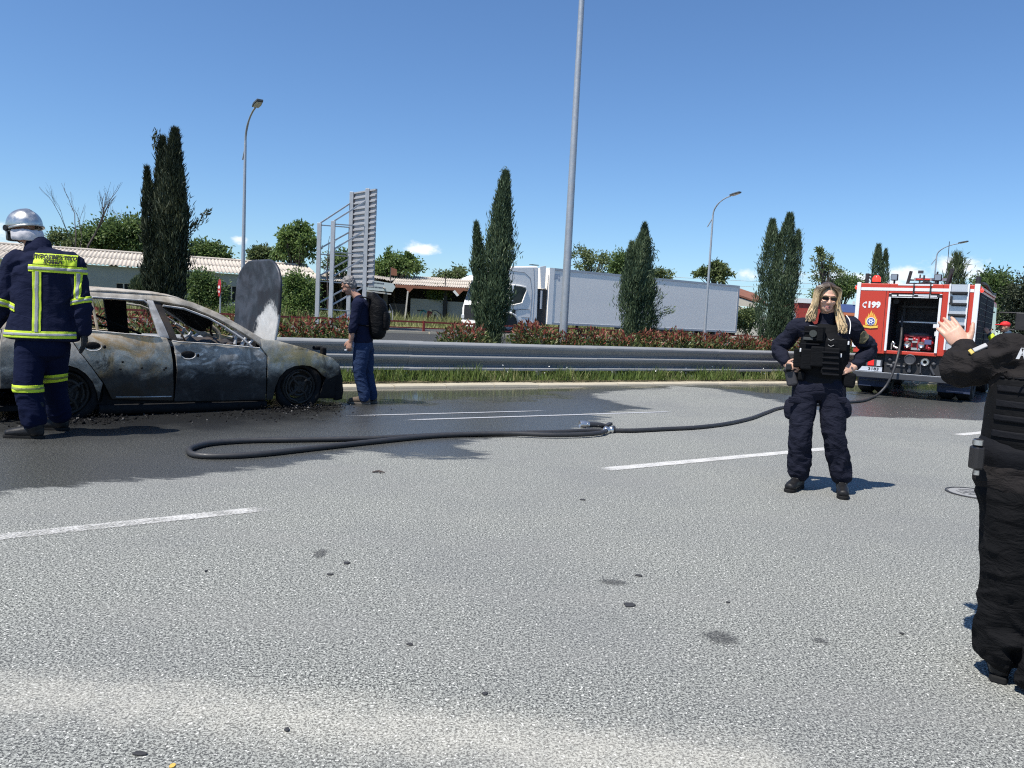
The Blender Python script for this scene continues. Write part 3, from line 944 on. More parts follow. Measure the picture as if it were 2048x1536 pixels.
# ---- broadleaf trees and bushes beyond the road
def broadleaf(name, px, Y, blobs, n, m, label, leaf=(.34, .2), group=None, cat='tree', trunk=.16, base_z=None, limbs=True, sigma=.18):
    c0 = at(px, 640, Y)
    n_ = un(c0)[1]
    base = Vector((c0.x, c0.y, ground_z(n_) - .02 if base_z is None else base_z))
    root = thing(name, base, 0, label, cat, group)
    Cs, Ds, tips = [], [], []
    for (cx, cy, hw, hh, share) in blobs:
        k = int(n * share * 1.9)
        c = at(cx, cy, Y) - base
        r = np.array([hw, hw * .9, hh]) * Y / FPX
        nc = max(5, k // 34)
        q = RNG.normal(size=(nc, 3)); q /= np.linalg.norm(q, axis=1, keepdims=True)
        q = q * (RNG.random(nc) ** .42)[:, None] * r * .88 + np.array(c)
        ci = RNG.integers(0, nc, k)
        off = RNG.normal(size=(k, 3)) * (sigma * r + .06)
        P = q[ci] + off
        Cs.append(P)
        Ds.append(off * 1.3 / (np.linalg.norm(off, axis=1, keepdims=True) + .01) + (P - np.array(c)) / r * .6 + RNG.normal(size=(k, 3)) * .5 - np.array([0, 0, .25]))
        tips += [Vector(x) for x in q[:: max(1, nc // 9)]]
    C, D = np.concatenate(Cs), np.concatenate(Ds)
    ok = C[:, 2] > .03
    C, D = C[ok], D[ok]
    k = len(C)
    tone = np.clip(RNG.random(k) * .65 + .7 * (vnoise(C * 1.4, 4) - .3), 0, 1)
    link_mesh('crown', leaves('crown', C, D, leaf[0] * .68 * (.6 + .8 * RNG.random(k)), leaf[1] * .62, m, tone), root)
    tb = MB()
    top = Vector(np.mean(np.array(tips), 0))
    fork = Vector((top.x * .5, top.y * .5, max(.3, top.z * .55)))
    tb.tube([Vector((0, 0, -.1)), fork * .5 + Vector((.05, 0, 0)), fork], [trunk, trunk * .85, trunk * .7], 8)
    if limbs:
        for t in tips:
            mid = fork.lerp(t, .5) + Vector((random.uniform(-.2, .2), random.uniform(-.2, .2), random.uniform(0, .25)))
            tb.tube([fork * .97, mid, t], [trunk * .45, trunk * .28, trunk * .08], 5)
    tb.build('trunk' if cat == 'tree' else 'stem', BARK, root, 60)
    return root
TG = 'trees beyond the sheds'
broadleaf('tree', 230, 64, [(175, 482, 46, 26, .25), (225, 472, 55, 34, .4), (266, 472, 36, 42, .35)], 5200, L_BROADD, 'broad dense green tree behind the corrugated roof left of the dark cypress', (.42, .26), TG)
broadleaf('tree', 118, 62, [(118, 478, 24, 20, .6), (140, 490, 28, 16, .4)], 900, L_PALE, 'small pale sparse tree beside the helmet of the firefighter', (.3, .18), TG, trunk=.1)
broadleaf('tree', 415, 64, [(405, 505, 34, 24, .5), (432, 508, 26, 20, .5)], 1900, L_BROADD, 'round dark tree behind the roof right of the dark cypress', (.42, .26), TG)
broadleaf('tree', 592, 64, [(585, 480, 34, 26, .35), (612, 490, 32, 36, .3), (570, 500, 30, 26, .2), (600, 460, 24, 16, .15)], 2600, L_BROAD, 'tall layered light green tree left of the billboard frame', (.42, .24), TG, sigma=.12)
broadleaf('tree', 524, 66, [(524, 512, 28, 20, 1)], 1100, L_PALE, 'small pale green tree behind the raised bonnet', (.36, .22), TG)
broadleaf('tree', 680, 66, [(682, 525, 36, 24, 1)], 900, L_BROADD, 'green tree seen through the billboard frame', (.4, .24), TG)
broadleaf('tree', 785, 68, [(755, 538, 30, 18, .3), (786, 530, 26, 24, .3), (818, 532, 30, 20, .3), (775, 512, 8, 14, .05), (818, 512, 8, 12, .05)], 2600, L_BROAD, 'green tree clump behind the open shed roof', (.4, .24), TG)
broadleaf('tree', 905, 70, [(890, 552, 24, 12, .4), (920, 548, 22, 18, .6)], 700, L_PALE, 'sparse pale tree behind the open shed left of the cypress', (.42, .22), TG)
broadleaf('tree', 1180, 72, [(1165, 512, 36, 24, .35), (1200, 520, 40, 26, .4), (1180, 545, 50, 20, .25)], 1000, L_PALE, 'sparse twiggy tree rising over the white trailer', (.40, .2), TG, trunk=.2, sigma=.1)
broadleaf('tree', 1243, 66, [(1240, 530, 22, 26, 1)], 1500, L_BROADD, 'dark bushy tree left of the short cypress', (.34, .2), TG)
broadleaf('tree', 1322, 70, [(1318, 548, 26, 12, 1)], 500, L_PALE, 'low tree just above the trailer right of the short cypress', (.36, .2), TG)
broadleaf('tree', 1432, 74, [(1410, 545, 26, 14, .35), (1440, 548, 30, 20, .45), (1432, 530, 16, 12, .2)], 1100, L_PALE, 'airy tree with flat leaf clusters behind the trailer and lamp', (.5, .26), TG, sigma=.1)
broadleaf('tree', 1650, 70, [(1645, 520, 24, 26, .3), (1655, 548, 38, 30, .5), (1638, 504, 8, 8, .2)], 900, L_PALE, 'thin pale tree above the head of the blonde officer', (.36, .18), TG, sigma=.1)
broadleaf('tree', 1692, 78, [(1690, 572, 40, 22, .7), (1660, 585, 36, 14, .3)], 2000, L_BROADD, 'round green tree between the officer and the fire engine', (.4, .24), TG)
broadleaf('tree', 1985, 48, [(1968, 588, 30, 40, .3), (1995, 575, 32, 34, .4), (1985, 620, 40, 40, .3)], 4600, L_BROADD, 'leafy dark green tree right of the fire engine', (.28, .17), TG)
broadleaf('tree', 2050, 42, [(2048, 600, 40, 50, .45), (2075, 590, 40, 60, .3), (2035, 650, 40, 40, .25)], 5200, L_CYPD, 'very dark green tree at the right edge of the picture', (.26, .1), TG)
BG = 'bushes in front of the long shed'
broadleaf('bush', 408, 46, [(400, 575, 32, 34, .45), (425, 590, 30, 34, .35), (405, 620, 40, 26, .2)], 4200, L_BROADD, 'leafy dark bush against the shed left of the red traffic sign', (.24, .15), BG, 'bush', .08)
broadleaf('bush', 605, 45, [(590, 575, 26, 34, .35), (612, 590, 30, 36, .35), (590, 620, 44, 26, .3)], 4200, L_BROAD, 'bright leafy bush between the raised bonnet and billboard frame', (.24, .15), BG, 'bush', .08)
broadleaf('bush', 470, 42, [(470, 632, 34, 20, 1)], 1400, L_BROAD, 'low light green bush beside the post of the red sign', (.18, .1), BG, 'bush', .05)
broadleaf('bush', 640, 43, [(650, 645, 40, 16, 1)], 900, L_PALE, 'low yellowish bush at the feet of the billboard frame', (.18, .1), BG, 'bush', .05)
broadleaf('bush', 876, 66, [(876, 588, 22, 16, 1)], 1200, L_BROADD, 'dark bush seen through the gap in the open shed', (.3, .2), None, 'bush', .05)
broadleaf('bush', 1492, 58, [(1492, 640, 22, 26, 1)], 1300, L_PALE, 'creeper clad bush behind the tail of the trailer', (.28, .18), None, 'bush', .05)

def bare_tree(px, Y, topx, topy, spread, label, seed, depth=5, r0=.15):
    rr = random.Random(seed)
    c0 = at(px, 640, Y)
    base = Vector((c0.x, c0.y, ground_z(un(c0)[1])))
    top = at(topx, topy, Y) - base
    root = thing('bare_tree', base, 0, label, 'tree')
    mb = MB()
    def grow(p, d, L, r, lev):
        q = p + d * L
        m_ = p.lerp(q, .5) + Vector((rr.uniform(-1, 1), rr.uniform(-1, 1), rr.uniform(-.4, .4))) * L * .09
        mb.tube([p, m_, q], [r, r * .85, r * .7], 5 if lev > 2 else 4, cap=False)
        if lev <= 0: return
        for k in range(rr.choice((2, 3))):
            nd = (d + Vector((rr.uniform(-1, 1), rr.uniform(-1, 1), rr.uniform(-.1, .5))) * spread).normalized()
            grow(p.lerp(q, rr.uniform(.45, 1) if k else 1.0), nd, L * rr.uniform(.58, .85), r * (.66 if k == 0 else .5), lev - 1)
    grow(Vector((0, 0, -.1)), top.normalized(), top.length * .40, r0, depth)
    mb.build('trunk', BARKD, root)
bare_tree(172, 60, 168, 372, .40, 'leafless grey tree behind the roof near the firefighter', 5)
bare_tree(255, 66, 256, 430, .55, 'second leafless tree behind the dense green tree', 9, 5, .12)
bare_tree(655, 58, 655, 470, .35, 'thin dead sapling seen through the billboard frame', 12, 3, .07)
# ================================================================== BUILDINGS AND STREET FURNITURE
WALLG = mat('shaded_grey_render', (.27, .285, .27), .9, var=.12, vscale=.8, bmp=.3, bscale=20, dirt=(.17, .17, .155), dirt_amt=.35)  # grey green of the shed wall with its shade put into the colour
WALLC = mat('sunlit_cream_render', (.62, .57, .44), .9, var=.12, vscale=.8, bmp=.3, bscale=20, dirt=(.38, .33, .25), dirt_amt=.4)  # left section of the same wall, painted in its sunlit cream tone
ROOFM = mat('fibre_cement_roof', (.47, .42, .36), .9, var=.28, vscale=.9, bmp=.3, bscale=30, dirt=(.27, .235, .20), dirt_amt=.55)
DARKI = mat('dark_opening', (.02, .02, .022), .9, var=.3, vscale=3)
RUST = mat('rust', (.21, .085, .05), .85, var=.4, vscale=4, bmp=.3, bscale=40, dirt=(.33, .22, .16))
WOODW = mat('weathered_post', (.42, .40, .37), .8, var=.25, vscale=5, dirt=(.2, .15, .12))
GALV = MATS['galvanised_post']

def corrugated(name, a, b, up, parent, m, rows=3, pitch=.19, amp=.035, origin=Vector((0, 0, 0)), jag=.06):
    """corrugated sheeting from eave a-b rising by vector up; overlapping rows; waves run up the slope"""
    a, b, up = Vector(a), Vector(b), Vector(up)
    L = (b - a).length
    n = int(L / pitch * 6)
    d = (b - a) / n
    nrm = (b - a).cross(up).normalized()
    if nrm.z < 0: nrm = -nrm
    V, F = [], []
    for r in range(rows):
        o = len(V)
        t0, t1 = r / rows - (.012 if r else 0), (r + 1) / rows
        for k, (t, lift) in enumerate(((t0, .03), (t0, .055), (t1, .0), (t1, -.03))):
            for i in range(n + 1):
                w = math.sin(i / 6 * 2 * math.pi) * amp
                j = 0
                if r == 0 and k < 2: j = (vnoise([[i // 30 * 7.3, r, 0]], 3)[0] - .5) * jag
                V.append(a + d * i + up * (t + j / up.length) + nrm * (w + (lift if k in (1, 2) else lift - .02)) - origin)
        w_ = n + 1
        for i in range(n):
            F.append((o + w_ + i, o + w_ + i + 1, o + 2 * w_ + i + 1, o + 2 * w_ + i))
            F.append((o + i + 1, o + i, o + 3 * w_ + i, o + 3 * w_ + i + 1))
            F.append((o + i, o + i + 1, o + w_ + i + 1, o + w_ + i))
    return link_mesh(name, np_mesh(name, [tuple(v) for v in V], F, m), parent)

def long_shed():
    EZ, RZ = 3.42, 4.65
    A, B = G(154, 527, EZ), G(478, 548, EZ)
    e = (B - A); e.z = 0; e.normalize()
    nb = Vector((-e.y, e.x, 0))
    def onE(px, py=540):
        d = ray(px, py)
        t = (A - CP).dot(nb) / d.dot(nb)
        return (CP + d * t - A).dot(e)
    s0, s1 = onE(-170), onE(640)
    root = thing('long_shed', Vector((A.x, A.y, .42)), 0, 'long low shed with pale corrugated roof and grey green wall behind the burnt car', 'shed')
    o = Vector((A.x, A.y, .42))
    corrugated('roof', A + e * s0 - nb * .35, A + e * s1 - nb * .35, nb * 6.2 + Vector((0, 0, RZ - EZ)), root, ROOFM, 2, pitch=.26, amp=.045, origin=o)
    mb = MB()
    rdg = A + nb * 5.85 + Vector((0, 0, RZ - EZ + .05))
    mb.tube([rdg + e * s0 - o, rdg + e * s1 - o], .1, 8)
    mb.build('ridge_cap', ROOFM, root, 60)
    def wallseg(pa, pb, m, holes=()):
        a_, b_ = onE(pa), onE(pb)
        mb = MB()
        xs = [a_]
        z0, z1 = -.1, EZ - .42 - .03
        segs = []
        cur = a_
        for (h0, h1, y0, y1) in holes:
            q0, q1 = onE(h0), onE(h1)
            segs.append((cur, q0, z0, z1)); segs.append((q0, q1, z0, y0)); segs.append((q0, q1, y1, z1)); cur = q1
            c = (q0 + q1) / 2
            base_ = A - o; base_.z = 0
            P = lambda s, z, dpt: base_ + e * s + nb * dpt + Vector((0, 0, z))
            fr = MB()
            for (p, q) in (((q0, y0), (q1, y0)), ((q0, y1), (q1, y1)), ((q0, y0), (q0, y1)), ((q1, y0), (q1, y1)), ((c, y0), (c, y1))):
                fr.bar(P(*p, .06), P(*q, .06), .07, .07)
            fo = fr.build('window', WOODW, root)
            gl = MB(); gl.add([P(q0, y0, .12), P(q1, y0, .12), P(q1, y1, .12), P(q0, y1, .12)], [(0, 1, 2, 3)])
            gl.build('pane', mat('dark_pane', (.012, .014, .016), .5, var=.3, spec=.15), fo)
        segs.append((cur, b_, z0, z1))
        base_ = A - o; base_.z = 0
        for (p, q, y0, y1) in segs:
            if q - p < .01 or y1 - y0 < .01: continue
            mb.add([base_ + e * s + nb * dp + Vector((0, 0, z)) for dp in (0, .22) for z in (y0, y1) for s in (p, q)],
                   [(0, 1, 3, 2), (4, 6, 7, 5), (0, 4, 5, 1), (2, 3, 7, 6), (0, 2, 6, 4), (1, 5, 7, 3)])
        mb.build('wall', m, root)
    wallseg(-170, 52, WALLC)
    wallseg(52.3, 640, WALLG, [(232, 263, .75, 1.85), (450, 478, .9, 2.1), (560, 590, .7, 1.9)])
    base_ = A - o; base_.z = 0
    for (p0, p1) in (((-30, 2.6), (30, 1.9)), ((-20, 1.6), (34, .9)), ((18, 0), (18, 2.9))):
        mb = MB(); mb.bar(base_ + e * onE(p0[0]) - nb * .08 + Vector((0, 0, p0[1])), base_ + e * onE(p1[0]) - nb * .08 + Vector((0, 0, p1[1])), .14, .12)
        mb.build('brace', mat('dark_timber', (.06, .055, .05), .8), root)
    mb = MB()
    for s_ in (s0, s1):
        mb.add([base_ + e * s_ + Vector((0, 0, 0)), base_ + e * s_ + nb * 6 + Vector((0, 0, 0)), base_ + e * s_ + nb * 5.85 + Vector((0, 0, 4.1)), base_ + e * s_ + Vector((0, 0, 2.95))], [(0, 1, 2, 3)])
    mb.build('gable_wall', WALLG, root)
    return A, e, nb, onE
SA, SE_, SN, S_ON = long_shed()

def open_shed():
    EZ = 3.5
    a, b = G(640, 561, EZ), G(950, 577, EZ)
    e = (b - a); e.z = 0; L = e.length; e.normalize()
    nb = Vector((-e.y, e.x, 0))
    o = Vector((a.x, a.y, .43))
    root = thing('open_shed', o, 0, 'derelict open fronted shed with rusty eaves and graffiti on its back panels', 'shed')
    def s(px):
        d = ray(px, 600)
        t = (a - CP).dot(nb) / d.dot(nb)
        return (CP + d * t - a).dot(e)
    Pt = lambda s_, z, dp: e * s_ + nb * dp + Vector((0, 0, z))
    eav = lambda s_: a + e * s_ - o
    corrugated('roof', eav(s(782)) + o, eav(L + 4) + o, nb * 5.2 + Vector((0, 0, 1.0)), root, ROOFM, 3, origin=o, jag=.3)
    corrugated('roof', eav(-.5) + o + Vector((0, 0, .05)), eav(s(697)) + o, nb * 5.2 + Vector((0, 0, .95)), root, ROOFM, 3, origin=o)
    corrugated('loose_roof_sheet', a + e * s(700) + Vector((0, 0, .55)), a + e * s(781) + Vector((0, 0, .30)) + nb * .5, nb * 4 + Vector((0, 0, .45)), root, ROOFM, 2, origin=o, jag=.8)
    corrugated('loose_roof_sheet', a + e * s(700) + Vector((0, 0, .15)) - nb * .6, a + e * s(772) + Vector((0, 0, -.35)) - nb * .6, nb * 2 + Vector((0, 0, .5)), root, ROOFM, 1, origin=o, jag=.8)
    corrugated('roof', a + nb * 10.2 - e * .5 + Vector((0, 0, -.1)), a + e * (L + 4) + nb * 10.2 + Vector((0, 0, -.1)), -nb * 4.9 + Vector((0, 0, 1.06)), root, ROOFM, 2, origin=o)
    EH = EZ - .43
    mb = MB()
    mb.bar(Pt(s(790), EH - .13, -.05), Pt(L + 4, EH - .13, -.05), .16, .24)
    mb.build('eave_beam', RUST, root)
    for px, w in ((818, 22), (917, 24)):
        mb = MB()
        c = s(px)
        hw = w / 2 * 56 / FPX
        mb.prism([Pt(c - hw, EH - .18, -.16), Pt(c + hw, EH - .18, -.16), Pt(c, EH - .62, -.16)], nb * .05)
        mb.build('gusset', RUST, root)
    mb = MB()
    mb.prism([Pt(s(905), EH - .36, -.2), Pt(s(909), EH - .22, -.2), Pt(s(918), EH - .62, -.2), Pt(s(914), EH - .74, -.2)], nb * .04)
    mb.build('torn_sheet', mat('pale_sheet', (.6, .6, .58), .7, var=.1), root)
    mb = MB(); mb.bar(Pt(s(815.5), EH - .5, -.1), Pt(s(811), -.15, -.1), .12, .12); mb.build('post', WOODW, root)
    mb = MB(); mb.bar(Pt(s(890), EH - .1, .9), Pt(s(889), -.15, .9), .3, .3); mb.build('post', DARKI, root)
    for px in (745, 770):
        mb = MB(); mb.bar(Pt(s(px), EH - .1, .3), Pt(s(px), -.15, .3), .35, .2); mb.build('post', mat('dark_timber', (.06, .055, .05), .8), root)
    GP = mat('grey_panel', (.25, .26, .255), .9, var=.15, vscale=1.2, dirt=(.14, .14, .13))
    D = 1.1
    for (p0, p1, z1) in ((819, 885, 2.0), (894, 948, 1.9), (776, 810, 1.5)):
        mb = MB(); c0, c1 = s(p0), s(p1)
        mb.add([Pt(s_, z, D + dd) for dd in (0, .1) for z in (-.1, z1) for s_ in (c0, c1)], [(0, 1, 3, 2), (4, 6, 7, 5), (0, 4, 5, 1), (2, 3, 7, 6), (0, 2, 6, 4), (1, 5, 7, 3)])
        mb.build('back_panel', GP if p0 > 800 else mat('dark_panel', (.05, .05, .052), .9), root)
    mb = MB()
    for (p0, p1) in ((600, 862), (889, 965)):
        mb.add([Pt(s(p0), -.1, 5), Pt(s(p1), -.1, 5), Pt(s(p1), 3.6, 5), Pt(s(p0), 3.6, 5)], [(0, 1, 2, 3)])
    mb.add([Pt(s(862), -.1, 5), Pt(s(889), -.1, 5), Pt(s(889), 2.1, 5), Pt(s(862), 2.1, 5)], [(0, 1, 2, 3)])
    mb.build('back_wall', mat('shade_dark_wall', (.05, .052, .05), .95, var=.3, vscale=1), root)  # near-black wall colour carries the shade under the shed roof
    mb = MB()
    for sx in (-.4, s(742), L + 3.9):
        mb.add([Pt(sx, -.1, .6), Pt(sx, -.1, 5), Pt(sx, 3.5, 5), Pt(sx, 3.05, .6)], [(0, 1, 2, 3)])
    mb.build('cross_wall', mat('shade_dark_wall', (.05, .052, .05), .95), root)  # same roof shade painted into the cross walls
    # graffiti, flat paint strokes on the left back panel
    def stroke(pts, w, m):
        g = MB()
        for p, q in zip(pts[:-1], pts[1:]):
            g.bar(Pt(s(p[0]), p[1], D - .006), Pt(s(q[0]), q[1], D - .006), w, .008, up=nb)
        return g
    BLK, TEAL, MAR, CRM = (mat(n_, c_, .8, var=.15) for n_, c_ in (('graffiti_black', (.02, .02, .025)), ('graffiti_teal', (.03, .19, .22)), ('graffiti_maroon', (.13, .02, .03)), ('graffiti_cream', (.42, .40, .28))))
    ring = [(846 + 7 * math.cos(t) + 0, .62 + .42 * math.sin(t)) for t in np.linspace(.6, 5.7, 12)]
    gs = [([(833, 1.0), (841, 1.03), (849, 1.0)], .10, BLK), (ring, .16, TEAL), ([(856, .1), (857, .62), (859, 1.0)], .38, MAR), ([(859, 1.02), (862, 1.1)], .22, CRM),
          ([(866, .1), (866, 1.0), (872, .98), (878, .75), (879, .45), (874, .15), (866, .1)], .14, CRM), ([(864, .1), (864, 1.06), (873, 1.05), (881, .78), (882, .42), (877, .05)], .07, BLK), ([(869, .3), (870, .75)], .2, BLK)]
    for pts, w, m in gs: stroke(pts, w, m).build('graffiti', m, root)
    # pale sign board hung along the eave, with illegible dark lettering strokes
    def board():
        q = [onplane(x, y, a - nb * .7, nb) - o for x, y in ((728, 558), (786, 567), (791, 574), (785, 584), (728, 579))]
        r_ = MB(); r_.prism(q, nb * .04)
        bo = r_.build('sign_board', mat('pale_blue_board', (.38, .43, .44), .7, var=.12, vscale=2, dirt=(.2, .22, .22)), root)
        g = MB()
        for row, y0 in enumerate((563, 571)):
            x = 734
            while x < 766:
                w = random.uniform(1.2, 2.6)
                yy = y0 + (x - 734) * .1 + row * .5
                c = [onplane(X_, Y_, a - nb * .712, nb) - o for X_, Y_ in ((x, yy + 2.4), (x + w, yy + 2.5), (x + w, yy), (x, yy - .1))]
                g.prism(c, nb * .005)
                x += w + random.uniform(.5, 1.1)
        g.build('lettering', mat('sign_ink', (.04, .05, .08), .8), bo)
        g = MB()
        x = 731
        while x < 783:
            yy = 580 + (x - 731) * .13
            c = [onplane(X_, Y_, a - nb * .73, nb) - o for X_, Y_ in ((x, yy + 3), (x + 1.1, yy + 3.1), (x + 1.1, yy), (x, yy))]
            g.prism(c, nb * .02)
            x += 2.0
        g.build('fringe', mat('pale_sheet', (.6, .6, .58), .7), bo)
    board()
    for px, h in ((779, 1.4), (889, .9)):
        mb = MB(); mb.bar(Pt(s(px), EH - .1, .2), Pt(s(px), EH + h, .2), .08, .08); mb.build('mast', BARKD, root)
    mb = MB(); mb.prism([Pt(s(780), EH + .75, .15), Pt(s(792), EH + .72, .15), Pt(s(791), EH + 1.25, .15), Pt(s(780), EH + 1.4, .15)], nb * .03)
    mb.build('rusty_plate', RUST, root)
open_shed()

def billboard():
    def P(px, py, Y): return at(px, py, Y)
    feet = {k: P(x, 636, y) for k, x, y in (('la', 634, 39.6), ('lb', 661, 38.5), ('ra', 696, 40.6), ('rb', 727, 39.4))}
    for v in feet.values(): v.z = .3
    o = feet['la'].copy()
    root = thing('billboard_frame', o, 0, 'tall galvanised billboard frame seen from behind with ribbed panel', 'billboard')
    m = mat('galvanised_frame', (.44, .45, .46), .45, .35, var=.2, vscale=3, dirt=(.25, .25, .25), dirt_amt=.3)
    def zz(k, py):
        f = feet[k]; d = ray(0, 0)
        # height on the vertical through this foot that shows at row py
        lo, hi = 0, 15
        for _ in range(40):
            md = (lo + hi) / 2
            c = CAMR.transposed() @ (Vector((f.x, f.y, md)) - CP)
            if 768 - FPX * c.y / -c.z > py: lo = md
            else: hi = md
        return Vector((f.x, f.y, lo)) - o
    for k, py in (('la', 446), ('lb', 442), ('ra', 384), ('rb', 377)):
        mb = MB(); mb.bar(feet[k] - o, zz(k, py), .2, .16); mb.build('post', m, root, bevel=.01)
    for f, t, hs, ds in (('la', 'ra', (450, 508, 562, 617), ((447, 405), (498, 463), (553, 517), (607, 573), (655, 625))), ('lb', 'rb', (448, 504, 564, 619), ((443, 400), (500, 459), (554, 515), (611, 573), (640, 622)))):
        for h in hs:
            mb = MB(); mb.bar(zz(f, h), zz(t, h + 5), .085, .05); mb.build('brace', m, root)
        for y0, y1 in ds:
            mb = MB(); mb.bar(zz(f, y0), zz(t, y1), .07, .07); mb.build('brace', m, root)
    d = (feet['rb'] - feet['ra']); d.z = 0
    p0, p1 = zz('ra', 384) - d * .12, zz('rb', 377) + d * .42
    bot = zz('ra', 573).z
    top = zz('rb', 379).z
    n = 18
    nb = Vector((d.y, -d.x, 0)).normalized()
    if nb.x < 0: nb = -nb
    pm = mat('panel_steel', (.40, .40, .415), .55, .25, var=.15, vscale=2, dirt=(.3, .3, .3), dirt_amt=.3)
    h = (top - bot) / n
    for i in range(n):
        z = bot + h * i
        mb = MB()
        a_, b_ = Vector((p0.x, p0.y, 0)), Vector((p1.x, p1.y, 0))
        prof = [(.12, .01), (.12, h * .66), (.05, h * .70), (.05, h * .97), (.16, h * .97), (.16, .01)]
        mb.prism([a_ + nb * y + Vector((0, 0, z + zz_)) for y, zz_ in prof], b_ - a_)
        mb.build('slat', pm, root)
billboard()

# ---- lamp posts
def lamp_post(px, n, H, label, arm=1.9, rise=1.15, r0=.10, r1=.055, bz=None, g='street lamps along the road', tilt=0.0, r_arm=None):
    base = RP(row_u(px, n), n, ground_z(n) - .02 if bz is None else bz)
    root = thing('street_lamp', base, 0, label, 'street lamp', g)
    m = mat('lamp_steel', (.40, .42, .44), .45, .45, var=.15, vscale=4, dirt=(.27, .28, .29), dirt_amt=.35)
    mb = MB(); mb.tube([(0, 0, 0), (0, 0, H * .5), (0, 0, H)], [r0, (r0 + r1) / 2, r1], 12); mb.tube([(0, 0, 0), (0, 0, .5)], [r0 * 1.25, r0 * 1.15], 12)
    mb.build('pole', m, root, 50)
    dr = -NA
    pts = [Vector((0, 0, H - .05))] + [dr * (arm * (1 - math.cos(t))) + Vector((0, 0, H + rise * math.sin(t))) for t in np.linspace(.15, 1.35, 7)]
    mb = MB(); mb.tube(pts, [r1 * .9] * 4 + [r1 * .7] * 4, 8); mb.build('arm', m, root, 50)
    mb = MB()
    mb.bar(Vector((0, 0, H - .75)) + NA * .02, Vector((0, 0, H + .1)) + NA * -.02, .05, .05)
    mb.bar(Vector((0, 0, H - .2)), Vector((0, 0, H - .75)) + NA * .42, .05, .05)
    mb.build('bracket', m, root)
    e = pts[-1]
    ang = Matrix.Rotation(ROAD_A, 3, 'Z')
    mb = MB()
    prof = [(-.14, 0), (.14, 0), (.17, -.3), (.13, -.75), (-.13, -.75), (-.17, -.3)]
    mb.prism([e + ang @ Vector((x, y, .0 - y * .16)) for x, y in prof], (0, 0, .09))
    mb.build('lamp_head', mat('lamp_housing', (.10, .105, .11), .4, .3, var=.1), root, bevel=.02)
    mb = MB(); mb.prism([e + ang @ Vector((x * .8, y * .8 - .08, -.012 - y * .128)) for x, y in prof], (0, 0, .01)); mb.build('lens', mat('lamp_lens', (.6, .6, .58), .2), root)
lamp_post(484, 35.35, 8.05, 'slim street lamp behind the raised bonnet of the burnt car', arm=1.9, rise=1.15)
lamp_post(1411, 35.6, 8.25, 'street lamp with curved arm rising behind the white trailer', arm=1.75, rise=1.1)
lamp_post(1861, 37.0, 8.2, 'farthest street lamp, seen above the roof of the fire engine', arm=2.3, rise=1.0)
lamp_post(1128, 14.95, 10.2, 'near thick street lamp pole standing in the hedge beside the trailer', arm=1.9, rise=1.2, r0=.105, r1=.06)

# ---- red traffic sign, edge on
def red_sign():
    c = at(441, 576, 36)
    b = Vector((c.x, c.y, .3))
    root = thing('traffic_sign', b, 0, 'red octagonal traffic sign seen nearly edge on before the shed', 'traffic sign')
    mb = MB(); mb.cyl((0, 0, -.1), (0, 0, c.z - b.z + .3), .035, seg=8); mb.build('post', GALV, root)
    d = Vector((-.5, .87, 0)); n = Vector((.87, .5, 0))
    n = -n if n.y > 0 else n
    z = c.z - b.z
    rr = .42
    oc = [d * (rr * math.cos(math.pi / 8 + k * math.pi / 4)) + Vector((0, 0, z + rr * math.sin(math.pi / 8 + k * math.pi / 4))) for k in range(8)]
    mb = MB(); mb.prism([p + n * .06 for p in oc], -n * .025); mb.build('plate', mat('sign_red', (.42, .012, .016), .5, var=.05), root)
    for (zc, hh, ww) in ((.04, .13, .48), (-.17, .09, .3)):
        mb = MB(); mb.prism([d * sx * ww / 2 + Vector((0, 0, z + zc + sz * hh)) + n * .061 for sx, sz in ((-1, -.5), (1, -.5), (1, .5), (-1, .5))], n * .004)
        mb.build('white_patch', mat('sign_white', (.8, .8, .8), .5, var=.03), root)
red_sign()

# ---- right background: petrol station, sign post, derelict house
def petrol_station():
    Y = 62
    def X(px): return at(px, 640, Y).x
    x0, x1, x2 = X(1594), X(1660), X(1760)
    o = Vector((x0, Y, .5))
    root = thing('petrol_station', o, 0, 'low red and blue petrol station building behind the blonde officer', 'petrol station')
    RED = mat('station_red', (.36, .05, .035), .5, var=.12, vscale=1)
    BLU = mat('station_blue', (.10, .15, .34), .5, var=.08, vscale=1)
    ORG = mat('station_orange', (.6, .2, .09), .5, var=.05)
    WHT = mat('station_white', (.72, .72, .70), .6, var=.05)
    w = x1 - x0; w2 = x2 - x0
    mb = MB(); mb.box((w / 2, 2, 3.25), (w, 4, .36)); mb.build('white_fascia', WHT, root)
    mb = MB(); mb.box((w / 2, 2.1, 2.1), (w - .05, 3.9, 1.9)); mb.build('red_wall', RED, root)
    mb = MB(); mb.box((w / 2, 2.1, .5), (w - .2, 3.7, 1.3)); mb.build('lower_wall', mat('station_beige', (.45, .40, .30), .7), root)
    mb = MB(); mb.box(((w + w2) / 2 + .02, 1, 2.75), (w2 - w, 6, .62)); mb.build('blue_fascia', BLU, root)
    mb = MB(); mb.box(((w + w2) / 2 + .02, .98, 2.31), (w2 - w, 6, .22)); mb.build('orange_strip', ORG, root)
    mb = MB(); mb.box(((w + w2) / 2, 5, 1.0), (w2 - w - .2, .3, 2.3)); mb.build('red_wall', RED, root)
    for t in (.25, .75):
        mb = MB(); mb.box((w + (w2 - w) * t, .2, 1.0), (.45, .45, 2.3)); mb.build('pillar', DARKI, root)
    # parapet letters, too small to read: pale strokes on the roof edge
    mb = MB()
    for k in range(7): mb.box((w + .9 + k * .32, -2.02, 3.2), (.16, .06, .22))
    mb.build('roof_lettering', WHT, root)
petrol_station()
